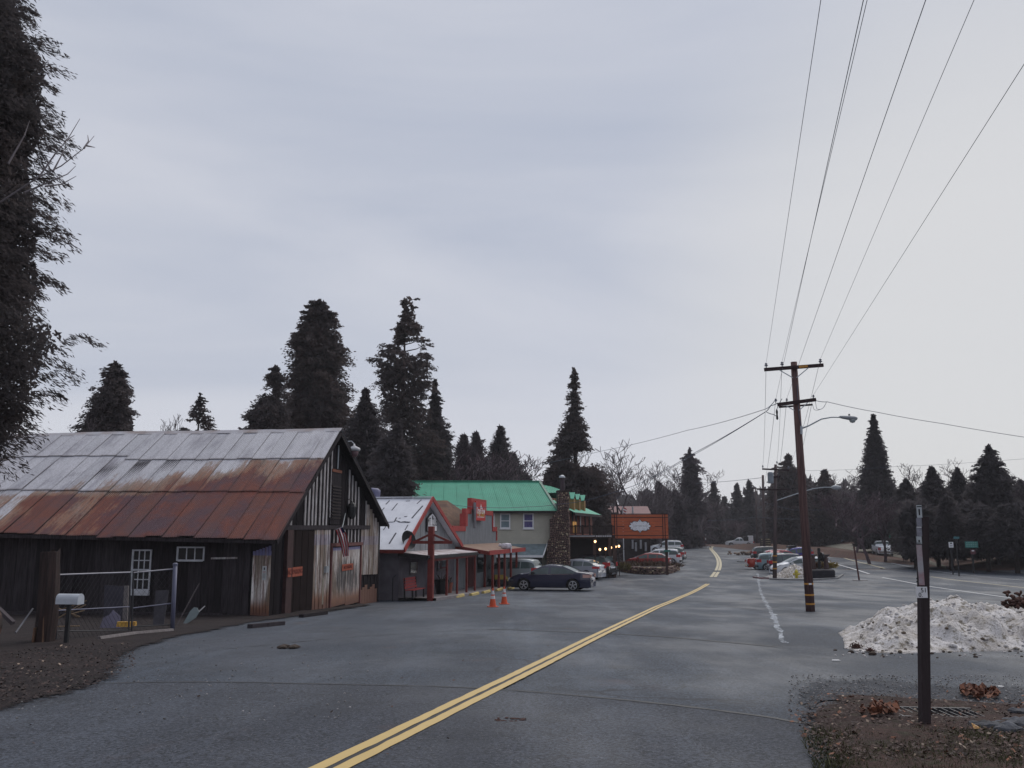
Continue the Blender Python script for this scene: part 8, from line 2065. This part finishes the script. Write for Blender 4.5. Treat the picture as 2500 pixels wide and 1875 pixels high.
for (px, py0, py1, Y, m, lb, nm) in ((2015.5, 1304, 1323, 150, M_white, 'thin white marker stake at the far highway edge', 'marker_stake'),):
    a, b = A(px, py1, Y), A(px, py0, Y); a.z = min(a.z, verge_z(a.x, a.y)); o = MB().bar((0, 0, 0), b - a, .16, .16).build(nm, m); o.location = a; tag(o, lb, 'stake')
# red-brown booth and brush at the crest
p = A(1716, 1333, 181); z0 = terr(p.x, 181); t = thing('booth', 'narrow red brown booth with snowy white side at road crest', 'booth', loc=(p.x, 181, z0)); h_ = A(1716, 1306, 181).z - z0
MB().span((-.55, -.4, .4), (.4, .4, h_)).build('wall', mat('booth_red', (.17, .06, .06), .7), t); MB().span((.41, -.42, .9), (.62, .4, h_ + .05)).build('white_side', M_white, t); MB().span((-.6, -.45, h_), (.65, .45, h_ + .1)).build('roof', M_white, t); MB().span((-.3, -.3, -.2), (.3, .3, .4)).build('plinth', M_white, t)
p = A(1869, 1337, 132); z0 = terr(p.x, 132); t = thing('stone_gatepost', 'tan stone pillar behind the thick far pole', 'pillar', loc=(p.x, 132, z0)); h_ = A(1869, 1314, 132).z - z0; ww = 11 / FPX * 132
MB().span((-ww, -.4, -.2), (ww, .4, h_)).build('core', MATS['mortar'], t); rg = random.Random(2); mb = MB()
for j in range(7):
    for i in range(7): stone(mb, (-ww + ww * 2 * (i + .5 + .2 * (j % 2)) / 7.2, -.42, h_ * (j + .5) / 7), .10, .06, .085, rg)
mb.build('stonework', mat('tan_stone', (.42, .35, .22), .8, var=.4, island=.4), t, kind='stuff')
mb = MB()
for i in range(60): stone(mb, (rg.uniform(-3, 3), rg.uniform(-.6, .6), rg.uniform(.05, .5)), rg.uniform(.1, .3), .2, .16, rg)
p = A(1830, 1343, 128); o = mb.build('rubble_bank', mat('tan_rubble', (.24, .17, .13), .9, var=.4, island=.5)); o.location = (p.x, 128, terr(p.x, 128)); o['kind'] = 'stuff'
# turn lettering into plain mesh parts
bpy.context.view_layer.update(); dg = bpy.context.evaluated_depsgraph_get()
for o in [o for o in COL.objects if o.type == 'FONT']:
    me = bpy.data.meshes.new_from_object(o.evaluated_get(dg)); n_ = bpy.data.objects.new('lettering', me); COL.objects.link(n_)
    n_.parent = o.parent; n_.matrix_local = o.matrix_local.copy(); bpy.data.objects.remove(o)
# ================================================================= FAINT HAZE, ADDED TO LIFT THE BLACKS
hi = 0.0
for o in COL.objects:
    if o.type == 'MESH' and o.name.split('.')[0] not in ('ground',):
        M = o.matrix_world
        for c in o.bound_box: hi = max(hi, (M @ Vector(c)).z)
hm = bpy.data.materials.new('black_lift_haze'); hm.use_nodes = True; hn = hm.node_tree; hn.nodes.clear()
ho = hn.nodes.new('ShaderNodeOutputMaterial'); hv = hn.nodes.new('ShaderNodeVolumePrincipled')
hv.inputs['Color'].default_value = (.90, .90, .95, 1); hv.inputs['Density'].default_value = .00034; hv.inputs['Anisotropy'].default_value = 0.0
hn.links.new(hv.outputs[0], ho.inputs['Volume'])
MB().span((-1420, -520, -12.0), (1420, 2420, hi + 2.0)).build('haze', hm, kind='stuff')
